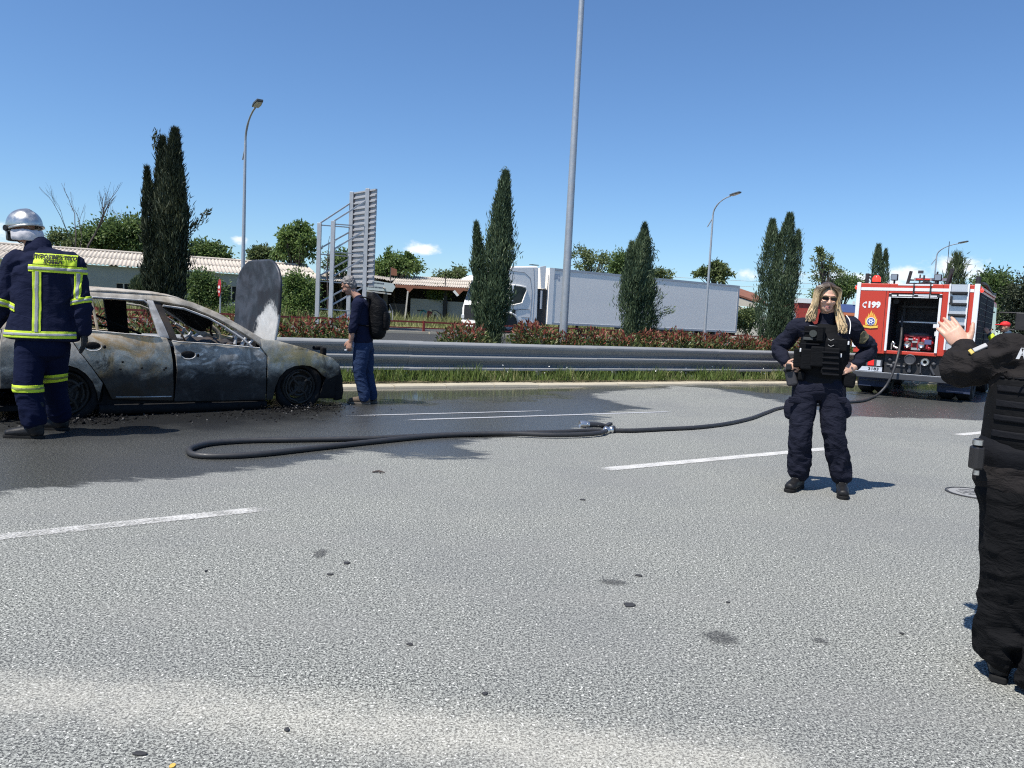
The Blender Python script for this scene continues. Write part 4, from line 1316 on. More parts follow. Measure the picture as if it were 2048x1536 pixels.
def sign_post():
    Y = 40
    c = at(1587, 650, Y)
    root = thing('road_sign', Vector((c.x, Y, .35)), 0, 'grey sign post with crossbar and round plate beside the twin topped cypress', 'road sign')
    T = at(1587, 577, Y)
    h = T.z - .35
    mb = MB(); mb.cyl((0, 0, -.1), (T.x - c.x, 0, h), .055, seg=8); mb.build('post', GALV, root)
    mb = MB(); mb.box((.02, 0, h - .26), (.5, .05, .06)); mb.build('crossbar', mat('dark_bracket', (.06, .07, .08), .5), root)
    mb = MB(); mb.cyl((-.22, -.05, h - 1.38), (-.22, -.08, h - 1.38), .27, seg=24); mb.build('plate', mat('sign_grey', (.42, .44, .46), .5, var=.08), root, 40)
sign_post()
def pale_hut():
    Y = 66
    a, b = at(1568, 640, Y), at(1602, 640, Y)
    o = Vector((a.x, Y, .5)); w = b.x - a.x
    root = thing('hut', o, 0, 'pale cabin partly hidden by the twin topped cypress', 'hut')
    mb = MB(); mb.box((w / 2, 1.2, 1.2), (w, 2.4, 2.6)); mb.build('wall', mat('pale_cabin', (.55, .60, .60), .7, var=.1), root)
    mb = MB(); mb.box((w / 2, 1.2, 2.62), (w + .3, 2.7, .2)); mb.build('roof', mat('cabin_roof', (.5, .5, .5), .7), root)
    mb = MB(); mb.box((w * .55, -.02, 1.5), (w * .5, .06, .9)); mb.build('window', glass_mat('cabin_glass', (.15, .2, .22), .1), root)
pale_hut()
def derelict_house():
    Y = 60
    def p(px, py): 
        q = at(px, py, Y); return Vector((q.x, 0, q.z))
    o = Vector((at(1470, 640, Y).x, Y, .45))
    off = Vector((o.x, 0, .45))
    root = thing('derelict_house', o, 0, 'derelict low house with fallen pale roof sheets behind the trailer tail', 'house')
    mb = MB(); mb.prism([p(1460, 626) - off, p(1530, 634) - off, p(1530, 690) - off, p(1460, 690) - off], (0, 4, 0)); mb.build('wall', mat('chalky_wall', (.55, .53, .46), .9, var=.2, vscale=1.5, dirt=(.3, .3, .24)), root)
    mb = MB(); mb.prism([p(1474, 594) - off, p(1512, 606) - off, p(1510, 615) - off, p(1474, 611) - off], (0, 3, .9)); mb.build('roof', mat('pale_sheet_roof', (.58, .52, .42), .9, var=.15, vscale=2), root)
    mb = MB(); mb.prism([p(1470, 614) - off, p(1487, 616) - off, p(1484, 621) - off, p(1470, 619) - off], (0, 2, .3)); mb.build('roof', MATS['pale_sheet_roof'], root)
    mb = MB(); mb.prism([p(1474, 592) - off + Vector((0, -.05, 0)), p(1535, 612) - off + Vector((0, -.05, 0)), p(1535, 609) - off + Vector((0, -.05, .0)), p(1476, 589) - off + Vector((0, -.05, 0))], (0, 3, .9)); mb.build('roof_edge', RUST, root)
    mb = MB(); mb.prism([p(1484, 618) - off - Vector((0, .05, 0)), p(1524, 612) - off - Vector((0, .05, 0)), p(1524, 632) - off - Vector((0, .05, 0)), p(1486, 627) - off - Vector((0, .05, 0))], (0, .03, 0)); mb.build('opening', DARKI, root)
derelict_house()
def utility_wires():
    Y = 90
    root = thing('utility_line', at(1500, 560, Y), 0, 'thin overhead utility wires crossing behind the blonde officer', 'wires')
    o = root.location.copy()
    m = mat('wire', (.35, .35, .36), .6)
    for y in (560, 571, 582):
        pts = [at(1340 + k * 50, y - 6 + k * 1.8 + math.sin(k / 10 * math.pi) * 3, Y) - o for k in range(11)]
        mb = MB(); mb.tube(pts, .022, 4); mb.build('wire', m, root)
    for px in (1340, 1840):
        a = at(px, 556, Y)
        mb = MB(); mb.cyl(Vector((a.x, a.y, .5)) - o, a + Vector((0, 0, .4)) - o, .13, .09, 8); mb.build('pole', BARKD, root)
utility_wires()
# ================================================================== BURNT CAR
def burnt_mat(name, base, tan, pale, soot_z=(.30, .62), soot_amt=.5, tan_amt=.5, streak=0.0, patch=None, rough=.58, metal=.05):
    """fire damaged sheet metal: bare grey steel, rust bloom, ash and soot climbing from below"""
    m, nt, b = nodes_of(name)
    tc = nt.nodes.new('ShaderNodeTexCoord')
    sx = nt.nodes.new('ShaderNodeSeparateXYZ')
    nt.links.new(tc.outputs['Object'], sx.inputs[0])
    z = sx.outputs['Z']
    k = mixc(nt, ramp(nt, noise(nt, 5, 6, .65, dist=.6), .35, .68), tuple(c * .6 for c in base), tuple(min(1, c * 1.25) for c in base))
    k = mixc(nt, mth(nt, 'MULTIPLY', ramp(nt, noise(nt, 2.6, 6, .7, dist=1.2), .44, .66), tan_amt), k, tan)
    if streak:
        st = ramp(nt, noise(nt, 1.7, 4, .6, stretch=(1.0, 1, 2.2), dist=3.0), .50, .66, 0, streak * .75)
        k = mixc(nt, st, k, pale)
        k = mixc(nt, ramp(nt, noise(nt, 3.6, 5, .6, stretch=(2.0, 1, .6), dist=1.6), .56, .76, 0, streak * .5), k, pale)
    else:
        k = mixc(nt, ramp(nt, noise(nt, 9, 6, .75), .62, .78, 0, .55), k, pale)
    low = mth(nt, 'ADD', z, mth(nt, 'MULTIPLY', mth(nt, 'SUBTRACT', noise(nt, 3.0, 6, .7, dist=.8), .5), .55))
    k = mixc(nt, ramp(nt, low, soot_z[0], soot_z[1], .95, 0), k, (.010, .0105, .013))
    k = mixc(nt, ramp(nt, noise(nt, 2.3, 7, .72, dist=.7), .575, .665, 0, soot_amt), k, (.014, .014, .016))
    if patch:
        (px_, py_, pz_, pr_), pc_ = patch
        cx = nt.nodes.new('ShaderNodeVectorMath'); cx.operation = 'DISTANCE'
        nt.links.new(tc.outputs['Object'], cx.inputs[0]); cx.inputs[1].default_value = (px_, py_, pz_)
        dd = mth(nt, 'ADD', cx.outputs['Value'], mth(nt, 'MULTIPLY', mth(nt, 'SUBTRACT', noise(nt, 7, 7, .75, dist=.4), .5), .42))
        dk = mth(nt, 'ADD', cx.outputs['Value'], mth(nt, 'MULTIPLY', mth(nt, 'SUBTRACT', noise(nt, 5, 6, .7), .5), .4))
        k = mixc(nt, ramp(nt, dk, pr_ * 1.25, pr_ * 1.5, .9, 0), k, (.03, .031, .036))
        pc2 = mixc(nt, noise(nt, 14, 5, .7), tuple(c * .5 for c in pc_), pc_)
        pc2 = mixc(nt, ramp(nt, noise(nt, 18, 4, .7), .66, .72), pc2, (.02, .02, .022))
        k = mixc(nt, ramp(nt, dd, pr_ * .72, pr_ * .98, 1, 0), k, pc2)
    nt.links.new(k, b.inputs['Base Color'])
    b.inputs['Metallic'].default_value = metal
    b.inputs['Specular IOR Level'].default_value = .22
    nt.links.new(ramp(nt, noise(nt, 6, 5, .7), .3, .7, rough - .12, rough + .2), b.inputs['Roughness'])
    bump(nt, b, noise(nt, 26, 6, .7), .22, .006)
    MATS[name] = m
    return m
def burnt_car():
    th = R(44.5)
    root = thing('burnt_car', (-5.158, 8.675, 0), th, 'burnt out grey hatchback with raised bonnet and empty window openings', 'car')
    M_RD = burnt_mat('burnt_rear_door', (.66, .58, .46), (.56, .36, .16), (.92, .84, .70), (.38, .66), .8, 1.0)
    M_FD = burnt_mat('burnt_front_door', (.33, .315, .29), (.36, .30, .22), (.86, .83, .77), (.38, .68), .7, .2, streak=1.0, rough=.45, metal=.1)
    M_FE = burnt_mat('burnt_fender', (.52, .475, .39), (.54, .40, .17), (.80, .74, .60), (.36, .64), .6, .85)
    M_RQ = burnt_mat('burnt_quarter', (.56, .50, .42), (.36, .30, .22), (.72, .70, .66), (.30, .58), .3, .5)
    M_RF = burnt_mat('burnt_roof', (.44, .40, .34), (.30, .22, .13), (.66, .64, .60), (0, .1), .3, .5)
    M_PL = burnt_mat('burnt_pillar', (.46, .46, .46), (.30, .24, .16), (.55, .53, .49), (0, .1), .25, .35)
    M_BK = mat('soot', (.009, .009, .010), .85, var=.5, vscale=8, bmp=.8, bscale=30, dirt=(.03, .028, .026), dirt_amt=.25, bdist=.01, spec=.2)
    M_ST = burnt_mat('burnt_steel', (.045, .04, .037), (.075, .05, .032), (.22, .21, .19), (-1, -.9), .5, .5)
    M_HD = burnt_mat('burnt_bonnet', (.058, .064, .078), (.07, .072, .078), (.085, .09, .10), (-1, -.9), .12, .2, patch=((2.39, -.34, .93, .44), (.74, .73, .70)), rough=.5, metal=.2)
    def wz(z): return np.interp(z, [.05, .12, .35, .62, .8, .9, 1.0, 1.30, 1.36], [.80, .835, .865, .872, .858, .835, .80, .665, .63])
    def panel(name, poly, m, th_=.022, dent=.008, grid=.05, sides=(-1, 1), off=0.0, seed=0, bulge=0):
        for s in sides:
            bm = bmesh.new()
            f = bm.faces.new([bm.verts.new((x, 0, z)) for x, z in poly])
            xs, zs = [p[0] for p in poly], [p[1] for p in poly]
            for ax, lo, hi in ((0, min(xs), max(xs)), (2, min(zs), max(zs))):
                v = math.floor(lo / grid) * grid + grid
                while v < hi:
                    no = Vector((0, 0, 0)); no[ax] = 1
                    co = Vector((0, 0, 0)); co[ax] = v
                    bmesh.ops.bisect_plane(bm, geom=bm.verts[:] + bm.edges[:] + bm.faces[:], dist=1e-5, plane_co=co, plane_no=no)
                    v += grid
            P = np.array([v.co for v in bm.verts])
            d = (fbm(np.stack([P[:, 0] * 3.1 + seed * 9 + s, P[:, 2] * 3.4, P[:, 0] * 0 + s], 1), seed) - .5) * 2 * dent
            for v, dd in zip(bm.verts, d):
                v.co.y = s * (wz(v.co.z) + off + dd)
            bmesh.ops.recalc_face_normals(bm, faces=bm.faces)
            me = bpy.data.meshes.new(name)
            # outward normals
            if sum((f.normal.y for f in bm.faces)) * s < 0: bmesh.ops.reverse_faces(bm, faces=bm.faces)
            bm.to_mesh(me); bm.free()
            me.polygons.foreach_set('use_smooth', [True] * len(me.polygons))
            me.materials.append(m)
            o = link_mesh(name, me, root)
            sm = o.modifiers.new('thick', 'SOLIDIFY'); sm.thickness, sm.offset = th_, -1
            bv = o.modifiers.new('edge', 'BEVEL'); bv.width, bv.segments, bv.limit_method, bv.angle_limit = .004, 2, 'ANGLE', R(50)
            yield o
    def P3(x, z, s=-1, off=0): return Vector((x, s * (wz(z) + off), z))
    RD = [(-.095, .945), (-.085, .86), (.0, .715), (.13, .53), (.237, .372), (.325, .195), (.975, .15), (.955, .595), (.925, .782), (.89, .868), (.82, .876), (.16, .925)]
    FD = [(.988, .14), (1.003, .50), (.975, .77), (.95, .837), (1.02, .822), (1.5, .80), (1.9, .775), (2.018, .757), (2.092, .664), (2.105, .114)]
    FE = [(2.032, .765), (2.108, .664), (2.12, .113), (2.20, .111), (2.225, .28), (2.27, .40), (2.36, .49), (2.47, .535), (2.58, .548), (2.70, .535), (2.80, .49), (2.89, .405), (2.97, .36), (3.13, .42), (3.14, .54), (3.02, .64), (2.66, .755), (2.235, .858), (2.02, .873)]
    RQ = [(-.71, .34), (-.72, .72), (-.68, .93), (-.11, .955), (-.098, .86), (-.012, .715), (.118, .53), (.222, .372), (.19, .175), (.165, .29), (.125, .389), (.06, .475), (-.02, .536), (-.10, .565), (-.20, .56), (-.30, .52), (-.38, .45), (-.42, .34)]
    doors = list(panel('rear_door', RD, M_RD, seed=1, dent=.014)) + list(panel('front_door', FD, M_FD, seed=2, dent=.028))
    doors[0]['label'] = 'rear door with brown and grey scorch marks'; doors[2]['label'] = 'front door of bluish bare metal with pale streaks'
    list(panel('fender', FE, M_FE, seed=3, dent=.010)); list(panel('rear_quarter', RQ, M_RQ, seed=4))
    list(panel('bumper_side', [(2.855, .10), (2.90, .27), (2.945, .385), (3.03, .425), (3.15, .44), (3.17, .30), (3.14, .09)], M_BK, seed=6, dent=.02))
    # handle bowls
    for d, (x, z), m in ((doors[0], (.125, .772), M_RD), (doors[2], (1.125, .683), M_FD)):
        mb = MB(); mb.ell((x, -wz(z) - .000, z), (.085, .012, .042), 16, 8); o = mb.build('handle', M_BK, d, 60)
        mb = MB(); mb.tube([(x + .085 * math.cos(t), -wz(z) - .008, z - .006 + .047 * math.sin(t)) for t in np.linspace(math.pi * .95, math.pi * 2.1, 12)], .007, 6); mb.build('handle_rim', M_PL, d, 60)
        mb = MB(); mb.ell((x + .115, -wz(z) - .004, z - .01), (.016, .01, .02), 10, 6); mb.build('lock', M_BK, d, 60)
    for pts in ([(-.09, .947), (.16, .928), (.45, .905), (.82, .879)], [(.95, .838), (1.02, .825), (1.5, .803), (2.0, .762)]):  # pale tubes paint the bright highlight along the door sills
        mb = MB(); mb.tube([P3(x, z, -1, .006) for x, z in pts], .008, 6); mb.build('sill_highlight', MATS['burnt_highlight_pale'] if 'burnt_highlight_pale' in MATS else burnt_mat('burnt_highlight_pale', (.62, .60, .56), (.5, .42, .3), (.8, .78, .74), (-1, -.9), .12, .3), root, 60)
    # hinge scar on rear door and holes
    mb = MB()
    for x, z in ((.42, .60), (.40, .52), (.62, .53), (.86, .51), (.88, .53)): mb.ell((x, -wz(z) - .001, z), (.012, .006, .012), 8, 6)
    mb.build('hole', M_BK, doors[0])
    # rails, pillars
    RAIL = [(-.42, 1.27), (.12, 1.292), (.75, 1.289), (.88, 1.278), (1.21, 1.232), (1.52, 1.105), (1.80, .95), (2.02, .80), (2.05, .875), (1.79, 1.03), (1.52, 1.18), (1.25, 1.283), (1.05, 1.328), (.85, 1.342), (.12, 1.352), (-.40, 1.325)]
    list(panel('roof_rail', RAIL, M_RF, .05, .004, .08))
    list(panel('pillar', [(.735, 1.288), (.80, 1.281), (.925, .862), (.812, .878)], M_PL, .03, .003))
    list(panel('pillar', [(.812, 1.275), (.885, 1.262), (1.03, .826), (.932, .852)], M_ST, .05, .003, off=-.02))
    list(panel('pillar', [(-.12, 1.285), (-.42, 1.27), (-.70, .93), (-.30, .945)], M_RQ, .04, .004))
    list(panel('window_post', [(.152, 1.288), (.172, 1.288), (.200, .925), (.172, .925)], burnt_mat('tan_metal', (.33, .29, .22), (.30, .22, .13), (.5, .46, .4), (-1, -.9), .1, .5), .02, .001))
    # front window frame
    for s in (-1, 1):
        mb = MB(); mb.tube([P3(x, z, s, .004) for x, z in [(.90, 1.228), (1.13, 1.205), (1.40, 1.11), (1.585, 1.008), (1.77, .885), (1.90, .778)]], .013, 6); mb.build('window_frame', M_PL, root, 60)
        mb = MB(); mb.tube([P3(x, z, s, .006) for x, z in [(.17, 1.284), (.45, 1.281), (.70, 1.277), (.73, 1.25)]], .010, 6); mb.build('window_frame', M_PL, root, 60)
        mb = MB()
        for x0, z0, x1, z1, r in ((1.70, .80, 1.73, .93, .02), (1.78, .79, 1.84, .88, .022), (1.84, .78, 1.93, .86, .02), (1.70, .93, 1.60, .985, .016)):
            mb.tube([P3(x0, z0, s, -.03), P3(x1, z1, s, -.03)], r, 6)
        mb.build('mirror_bracket', M_PL, root, 60)
        mb = MB(); mb.tube([P3(.20, .078, s, -.03), P3(1.15, .06, s, -.02), P3(2.13, .045, s, -.03)], .062, 8); mb.build('rocker', M_BK, root, 60)
        mb = MB(); mb.tube([P3(.36, .215, s, .004), P3(.7, .205, s, .006), P3(.95, .20, s, .004)], .006, 5); mb.build('rub_strip', M_PL, root)
    # roof skin
    def grid(name, fn, nu, nv, m, th_=.02, sm=True):
        V = [fn(i / nu, j / nv) for i in range(nu + 1) for j in range(nv + 1)]
        F = [(i * (nv + 1) + j, (i + 1) * (nv + 1) + j, (i + 1) * (nv + 1) + j + 1, i * (nv + 1) + j + 1) for i in range(nu) for j in range(nv)]
        o = link_mesh(name, np_mesh(name, V, F, m, smooth=sm), root)
        s_ = o.modifiers.new('thick', 'SOLIDIFY'); s_.thickness, s_.offset = th_, 0
        return o
    def roof(a, c):
        x = -.44 + a * 1.62
        y = -.64 + c * 1.28
        z = np.interp(x, [-.44, 0, .5, 1.0, 1.2], [1.325, 1.352, 1.355, 1.335, 1.29]) + .035 * (1 - (y / .64) ** 2) + (fbm([[x * 3, y * 3, 0]], 8)[0] - .5) * .035
        return (x, y, z)
    grid('roof', roof, 30, 24, M_RF)
    # bonnet standing upright
    def outline(t):
        zs = [.80, 1.3, 1.6, 1.72, 1.80, 1.865, 1.895]
        ws = [.605, .64, .63, .575, .49, .37, .22]
        z = .80 + (1.895 - .80) * t
        return z, float(np.interp(z, zs, ws))
    def bonnet(a, c):
        t = a if a < .7 else .7 + (a - .7)
        z, w = outline(t)
        y = (c * 2 - 1) * w
        x = 2.40 + .03 * math.sin(t * 3.14) - .05 * (y / .64) ** 2 + (fbm([[y * 3, z * 3, 1]], 5)[0] - .5) * .02 + .05 * (t - .5)
        return (x, y, z)
    ho = grid('bonnet', bonnet, 40, 30, M_HD, .035)
    ho['label'] = 'bonnet raised upright with a white burnt patch at its lower corner'
    # tailgate frame, rear bumper, tail lamps
    def tail(a, c):
        y = (c * 2 - 1) * .80
        z = .34 + a * .60
        return (-.74 - .10 * (1 - (y / .8) ** 2) + .04 * a, y, z)
    grid('tailgate', tail, 12, 20, M_RQ)
    for s in (-1, 1):
        mb = MB(); mb.prism([Vector((-.80, s * .62, .66)), Vector((-.70, s * .83, .66)), Vector((-.66, s * .82, .93)), Vector((-.75, s * .60, .93))], (-.03, 0, 0)); mb.build('tail_lamp', burnt_mat('ash_white', (.45, .44, .43), (.3, .28, .25), (.75, .74, .72), (-1, -.9), .5, .4), root)
    def rb(a, c):
        y = (c * 2 - 1) * .84
        z = .16 + a * .24
        return (-.80 - .16 * (1 - abs(y / .84) ** 3) - .03 * math.sin(a * 3.14), y, z)
    grid('rear_bumper', rb, 8, 20, M_BK, .04)
    # front bumper, lamps, grille support
    def fb(a, c):
        y = (c * 2 - 1) * .83
        z = .07 + a * .42
        x = 3.13 + .30 * (1 - abs(y / .83) ** 4.5) * (1 - .25 * a * a) - .03 + (fbm([[y * 4, z * 6, 0]], 3)[0] - .5) * .05
        return (x, y * (1 + .02 * math.sin(a * 3)), z)
    grid('front_bumper', fb, 14, 30, M_BK, .05)
    for s in (-1, 1):
        def lamp(a, c, s=s):
            y = s * (.50 + .32 * c)
            return (3.30 - .20 * c ** 2 - .14 * a - (fbm([[y * 8, a * 5, s]], 4)[0]) * .06, y, .44 + .20 * a - .05 * a * c)
        grid('headlamp', lamp, 8, 8, M_ST, .02)
    mb = MB(); mb.box((3.08, 0, .60), (.10, 1.25, .09)); mb.box((3.04, -.60, .70), (.07, .07, .13)); mb.box((3.00, -.52, .75), (.12, .09, .05)); mb.box((3.12, 0, .35), (.06, 1.2, .4)); mb.build('front_panel', M_BK, root, bevel=.015)
    # engine bay
    def bay(a, c):
        x, y = 2.05 + a * .95, (c * 2 - 1) * .66
        return (x, y, .52 + .25 * (fbm([[x * 5, y * 5, 0]], 6)[0] - .2) * math.sin(min(1, a + .1) * 3.0) ** .3)
    grid('engine', bay, 26, 30, M_BK, .02)
    mb = MB(); mb.box((2.03, 0, .58), (.05, 1.5, .50)); mb.build('firewall', M_BK, root)
    # sagging charred remains of the windscreen, ragged along the lower edge
    def screen(a, c):
        y = (c * 2 - 1) * .60
        t = a * (.50 + .28 * fbm([[y * 5, 0, 4]], 2)[0] - .22 * max(0, -y))
        return (1.26 + t * .62 - .02 * math.sin(c * 9), y, 1.275 - t * .40 - .10 * a * (1 - (y / .6) ** 2) + (fbm([[y * 6, a * 4, 1]], 3)[0] - .5) * .05)
    grid('windscreen', screen, 10, 26, M_BK, .006)
    # floor and inner shell
    mb = MB(); mb.box((.7, 0, .12), (2.9, 1.5, .05)); mb.box((-.35, 0, .50), (.7, 1.35, .05)); mb.build('floor_pan', M_BK, root)
    # dashboard, steering wheel, seats
    def dash(a, c):
        t = a * math.pi
        y = (c * 2 - 1) * .70
        n_ = (fbm([[a * 6, y * 6, 2]], 7)[0] - .5) * .10
        return (1.80 - .20 * math.sin(t) * (1 + n_) + .12 * a, y, .50 + .31 * math.sin(t * .55) + n_)
    grid('dashboard', dash, 16, 26, M_ST, .03)
    mb = MB(); c = Vector((1.50, .36, .78)); mb.tube([c + Vector((-.07 * math.sin(t), .18 * math.cos(t), .17 * math.sin(t))) for t in np.linspace(0, 6.28, 21)[:-1]], .011, 6, closed=True); mb.bar(c - Vector((0, .18, 0)), c + Vector((0, .18, 0)), .025); mb.bar(c, c + Vector((.22, 0, -.1)), .04); mb.build('steering_wheel', M_ST, root, 60)
    for y0 in (-.36, .36):
        st = MB()
        for dy in (-.21, .21):
            st.tube([(1.25, y0 + dy, .30), (.92, y0 + dy, .34), (.82, y0 + dy * .95, .55), (.76, y0 + dy * .75, .80), (.75, y0 + dy * .4, .86)], .017, 6)
        for z in (.5, .62, .74): st.tube([(.86 - (z - .34) * .27, y0 - .19, z), (.86 - (z - .34) * .27, y0 + .19, z)], .010, 5)
        for k in range(6): st.tube([(.95 + k * .055, y0 - .2, .33), (.95 + k * .055, y0 + .2, .33)], .009, 5)
        st.build('seat_frame', M_ST, root, 60)
    mb = MB(); mb.tube(catmull([(1.56, -.05, 1.09), (1.68, -.05, 1.03), (1.80, -.05, .94), (1.85, -.05, .84), (1.83, -.05, .72)], 4)[0], [.014 + .030 * i / 16 for i in range(17)], 8); mb.build('curled_trim', MATS['tan_metal'], root, 60)
    mb = MB()
    mb.tube([(.02, .30, 1.22), (.42, .1, 1.08), (.80, -.30, .88)], .013, 6)
    mb.tube([(.1, .5, 1.0), (.5, .45, .95), (.9, .3, .9)], .012, 6)
    mb.tube([(1.55, -.5, 1.04), (1.75, 0, .92), (1.9, .3, .86)], .016, 6)
    mb.tube([(-.1, .66, .92), (-.05, .63, 1.28)], .02, 6)
    mb.build('hanging_wiring', M_BK, root, 60)
    mb = MB(); mb.box((.10, 0, .62), (.08, 1.15, .55)); mb.box((.30, .0, .40), (.45, 1.15, .10)); mb.build('rear_seat_frame', M_BK, root, bevel=.02)
    for s_ in (-1, 1):
        mb = MB(); mb.prism([(.12, s_ * .77, .08), (2.12, s_ * .77, .08), (2.05, s_ * .77, .66), (.02, s_ * .77, .74)], (0, s_ * .02, 0)); mb.build('inner_panel', M_BK, root)
    # inner faces of the far pillars are wide and sooty
    mb = MB(); mb.prism([(.80, .66, .45), (1.0, .66, .45), (.92, .60, 1.28), (.66, .60, 1.28)], (0, .04, 0)); mb.build('belt_pillar', M_BK, root)
    # wheels: bare rims with charred tyre remains
    rim_m = burnt_mat('burnt_rim', (.035, .033, .031), (.05, .04, .03), (.24, .22, .20), (-1, -.9), .7, .4)
    def wheel(x, y, s, z=.265):
        w = MB(); w.tube([(x + .285 * math.cos(t), y, z + .275 * math.sin(t)) for t in np.linspace(0, 6.28, 33)[:-1]], [.045 + .014 * math.sin(t * 7) for t in range(32)], 8, closed=True); wo = w.build('wheel', M_BK, root, 60)
        r = MB(); r.lathe((x, y - s * .05, z), (0, s, 0), [(.235, -.10), (.235, 0), (.228, .075), (.215, .085), (.200, .07), (.195, .02), (.15, -.01)], 32); r.build('rim', rim_m, wo, 50)
        sp = MB()
        for r0, a0, a1, w_ in ((.19, 1.6, 4.6, .013), (.145, .5, 3.9, .016), (.11, 3.2, 6.4, .013), (.17, -.6, .7, .01)):
            sp.tube([(x + r0 * math.cos(t) + random.uniform(-.006, .006), y + s * .03, z + r0 * math.sin(t) + random.uniform(-.006, .006)) for t in np.linspace(a0, a1, 12)], w_, 6)
        for k in range(4):
            a = k * 1.57 + .5
            sp.tube([(x + .03 * math.cos(a), y + s * .03, z + .03 * math.sin(a)), (x + .11 * math.cos(a + .25), y + s * .035, z + .11 * math.sin(a + .25)), (x + .2 * math.cos(a + .1), y + s * .02, z + .2 * math.sin(a + .1))], [.026, .018, .014], 6)
        sp.lathe((x, y, z), (0, s, 0), [(.075, 0), (.07, .035), (.03, .04), (0, .04)], 16); sp.build('hub', rim_m, wo, 50)
        bd = MB(); bd.lathe((x, y - s * .03, z), (0, s, 0), [(0, 0), (.14, 0), (.145, -.02)], 20); bd.build('brake_disc', M_ST, wo, 50)
    for x in (-.12, 2.575):
        for s in (-1, 1): wheel(x, s * .79, s)
    # dark wheel housings behind the arches
    for x in (-.12, 2.575):
        for s in (-1, 1):
            mb = MB()
            n = 14
            arc = [(x + .36 * math.cos(t), .27 + .33 * math.sin(t)) for t in np.linspace(-.35, math.pi + .35, n)]
            vs = [(a, s * .83, z) for a, z in arc] + [(a, s * .5, z) for a, z in arc]
            mb.add(vs, [(i, i + 1, n + i + 1, n + i) for i in range(n - 1)])
            mb.add([(a, s * .5, z) for a, z in arc], [tuple(range(n))])
            mb.build('wheel_housing', M_BK, root)
    return root
CAR = burnt_car()
def debris():
    """charred flakes and ash on the wet road beside the car: nobody could count them"""
    th = R(44.5); c, s = math.cos(th), math.sin(th)
    n = 2400
    k = RNG.integers(0, 4, n)
    x = np.choose(k, [RNG.normal(2.5, .28, n), RNG.normal(-.1, .35, n), RNG.uniform(-.6, 3.2, n), RNG.normal(2.0, .5, n)])
    y = np.choose(k, [RNG.normal(-1.02, .13, n), RNG.normal(-1.05, .17, n), RNG.normal(-1.0, .13, n), RNG.normal(-1.3, .28, n)])
    y = np.minimum(y, -.84)
    sz = .0035 + .018 * RNG.random(n) ** 6 + .008 * (k < 2) * RNG.random(n) ** 2
    P = np.stack([-5.158 + x * c - y * s, 8.675 + x * s + y * c, sz * .4 + .06 * (k < 2) * RNG.random(n) ** 4], 1)
    V, F, T = [], [], []
    base = np.array([[1, 0, -.4], [-.5, .87, -.4], [-.5, -.87, -.4], [0, 0, .7]])
    for i in range(n):
        q = base * sz[i] * RNG.uniform(.5, 1.6, (1, 3)) + RNG.normal(size=(4, 3)) * sz[i] * .2
        a = RNG.random() * 6.28
        q[:, :2] = q[:, :2] @ np.array([[math.cos(a), -math.sin(a)], [math.sin(a), math.cos(a)]])
        o = len(V)
        V += list(P[i] + q)
        F += [(o, o + 1, o + 3), (o + 1, o + 2, o + 3), (o + 2, o, o + 3), (o, o + 2, o + 1)]
        T += [RNG.random()] * 4
    m, nt, b = nodes_of('char')
    nt.links.new(mixc(nt, ramp(nt, attr(nt, 'tone').outputs['Fac'], .90, .99), (.008, .008, .009), (.16, .155, .15)), b.inputs['Base Color'])
    b.inputs['Roughness'].default_value = .9
    b.inputs['Specular IOR Level'].default_value = .1
    tag(link_mesh('charred_debris', np_mesh('charred_debris', V, F, m, {'tone': T})), 'charred flakes and ash scattered beside the burnt car', 'debris', kind='stuff')
debris()

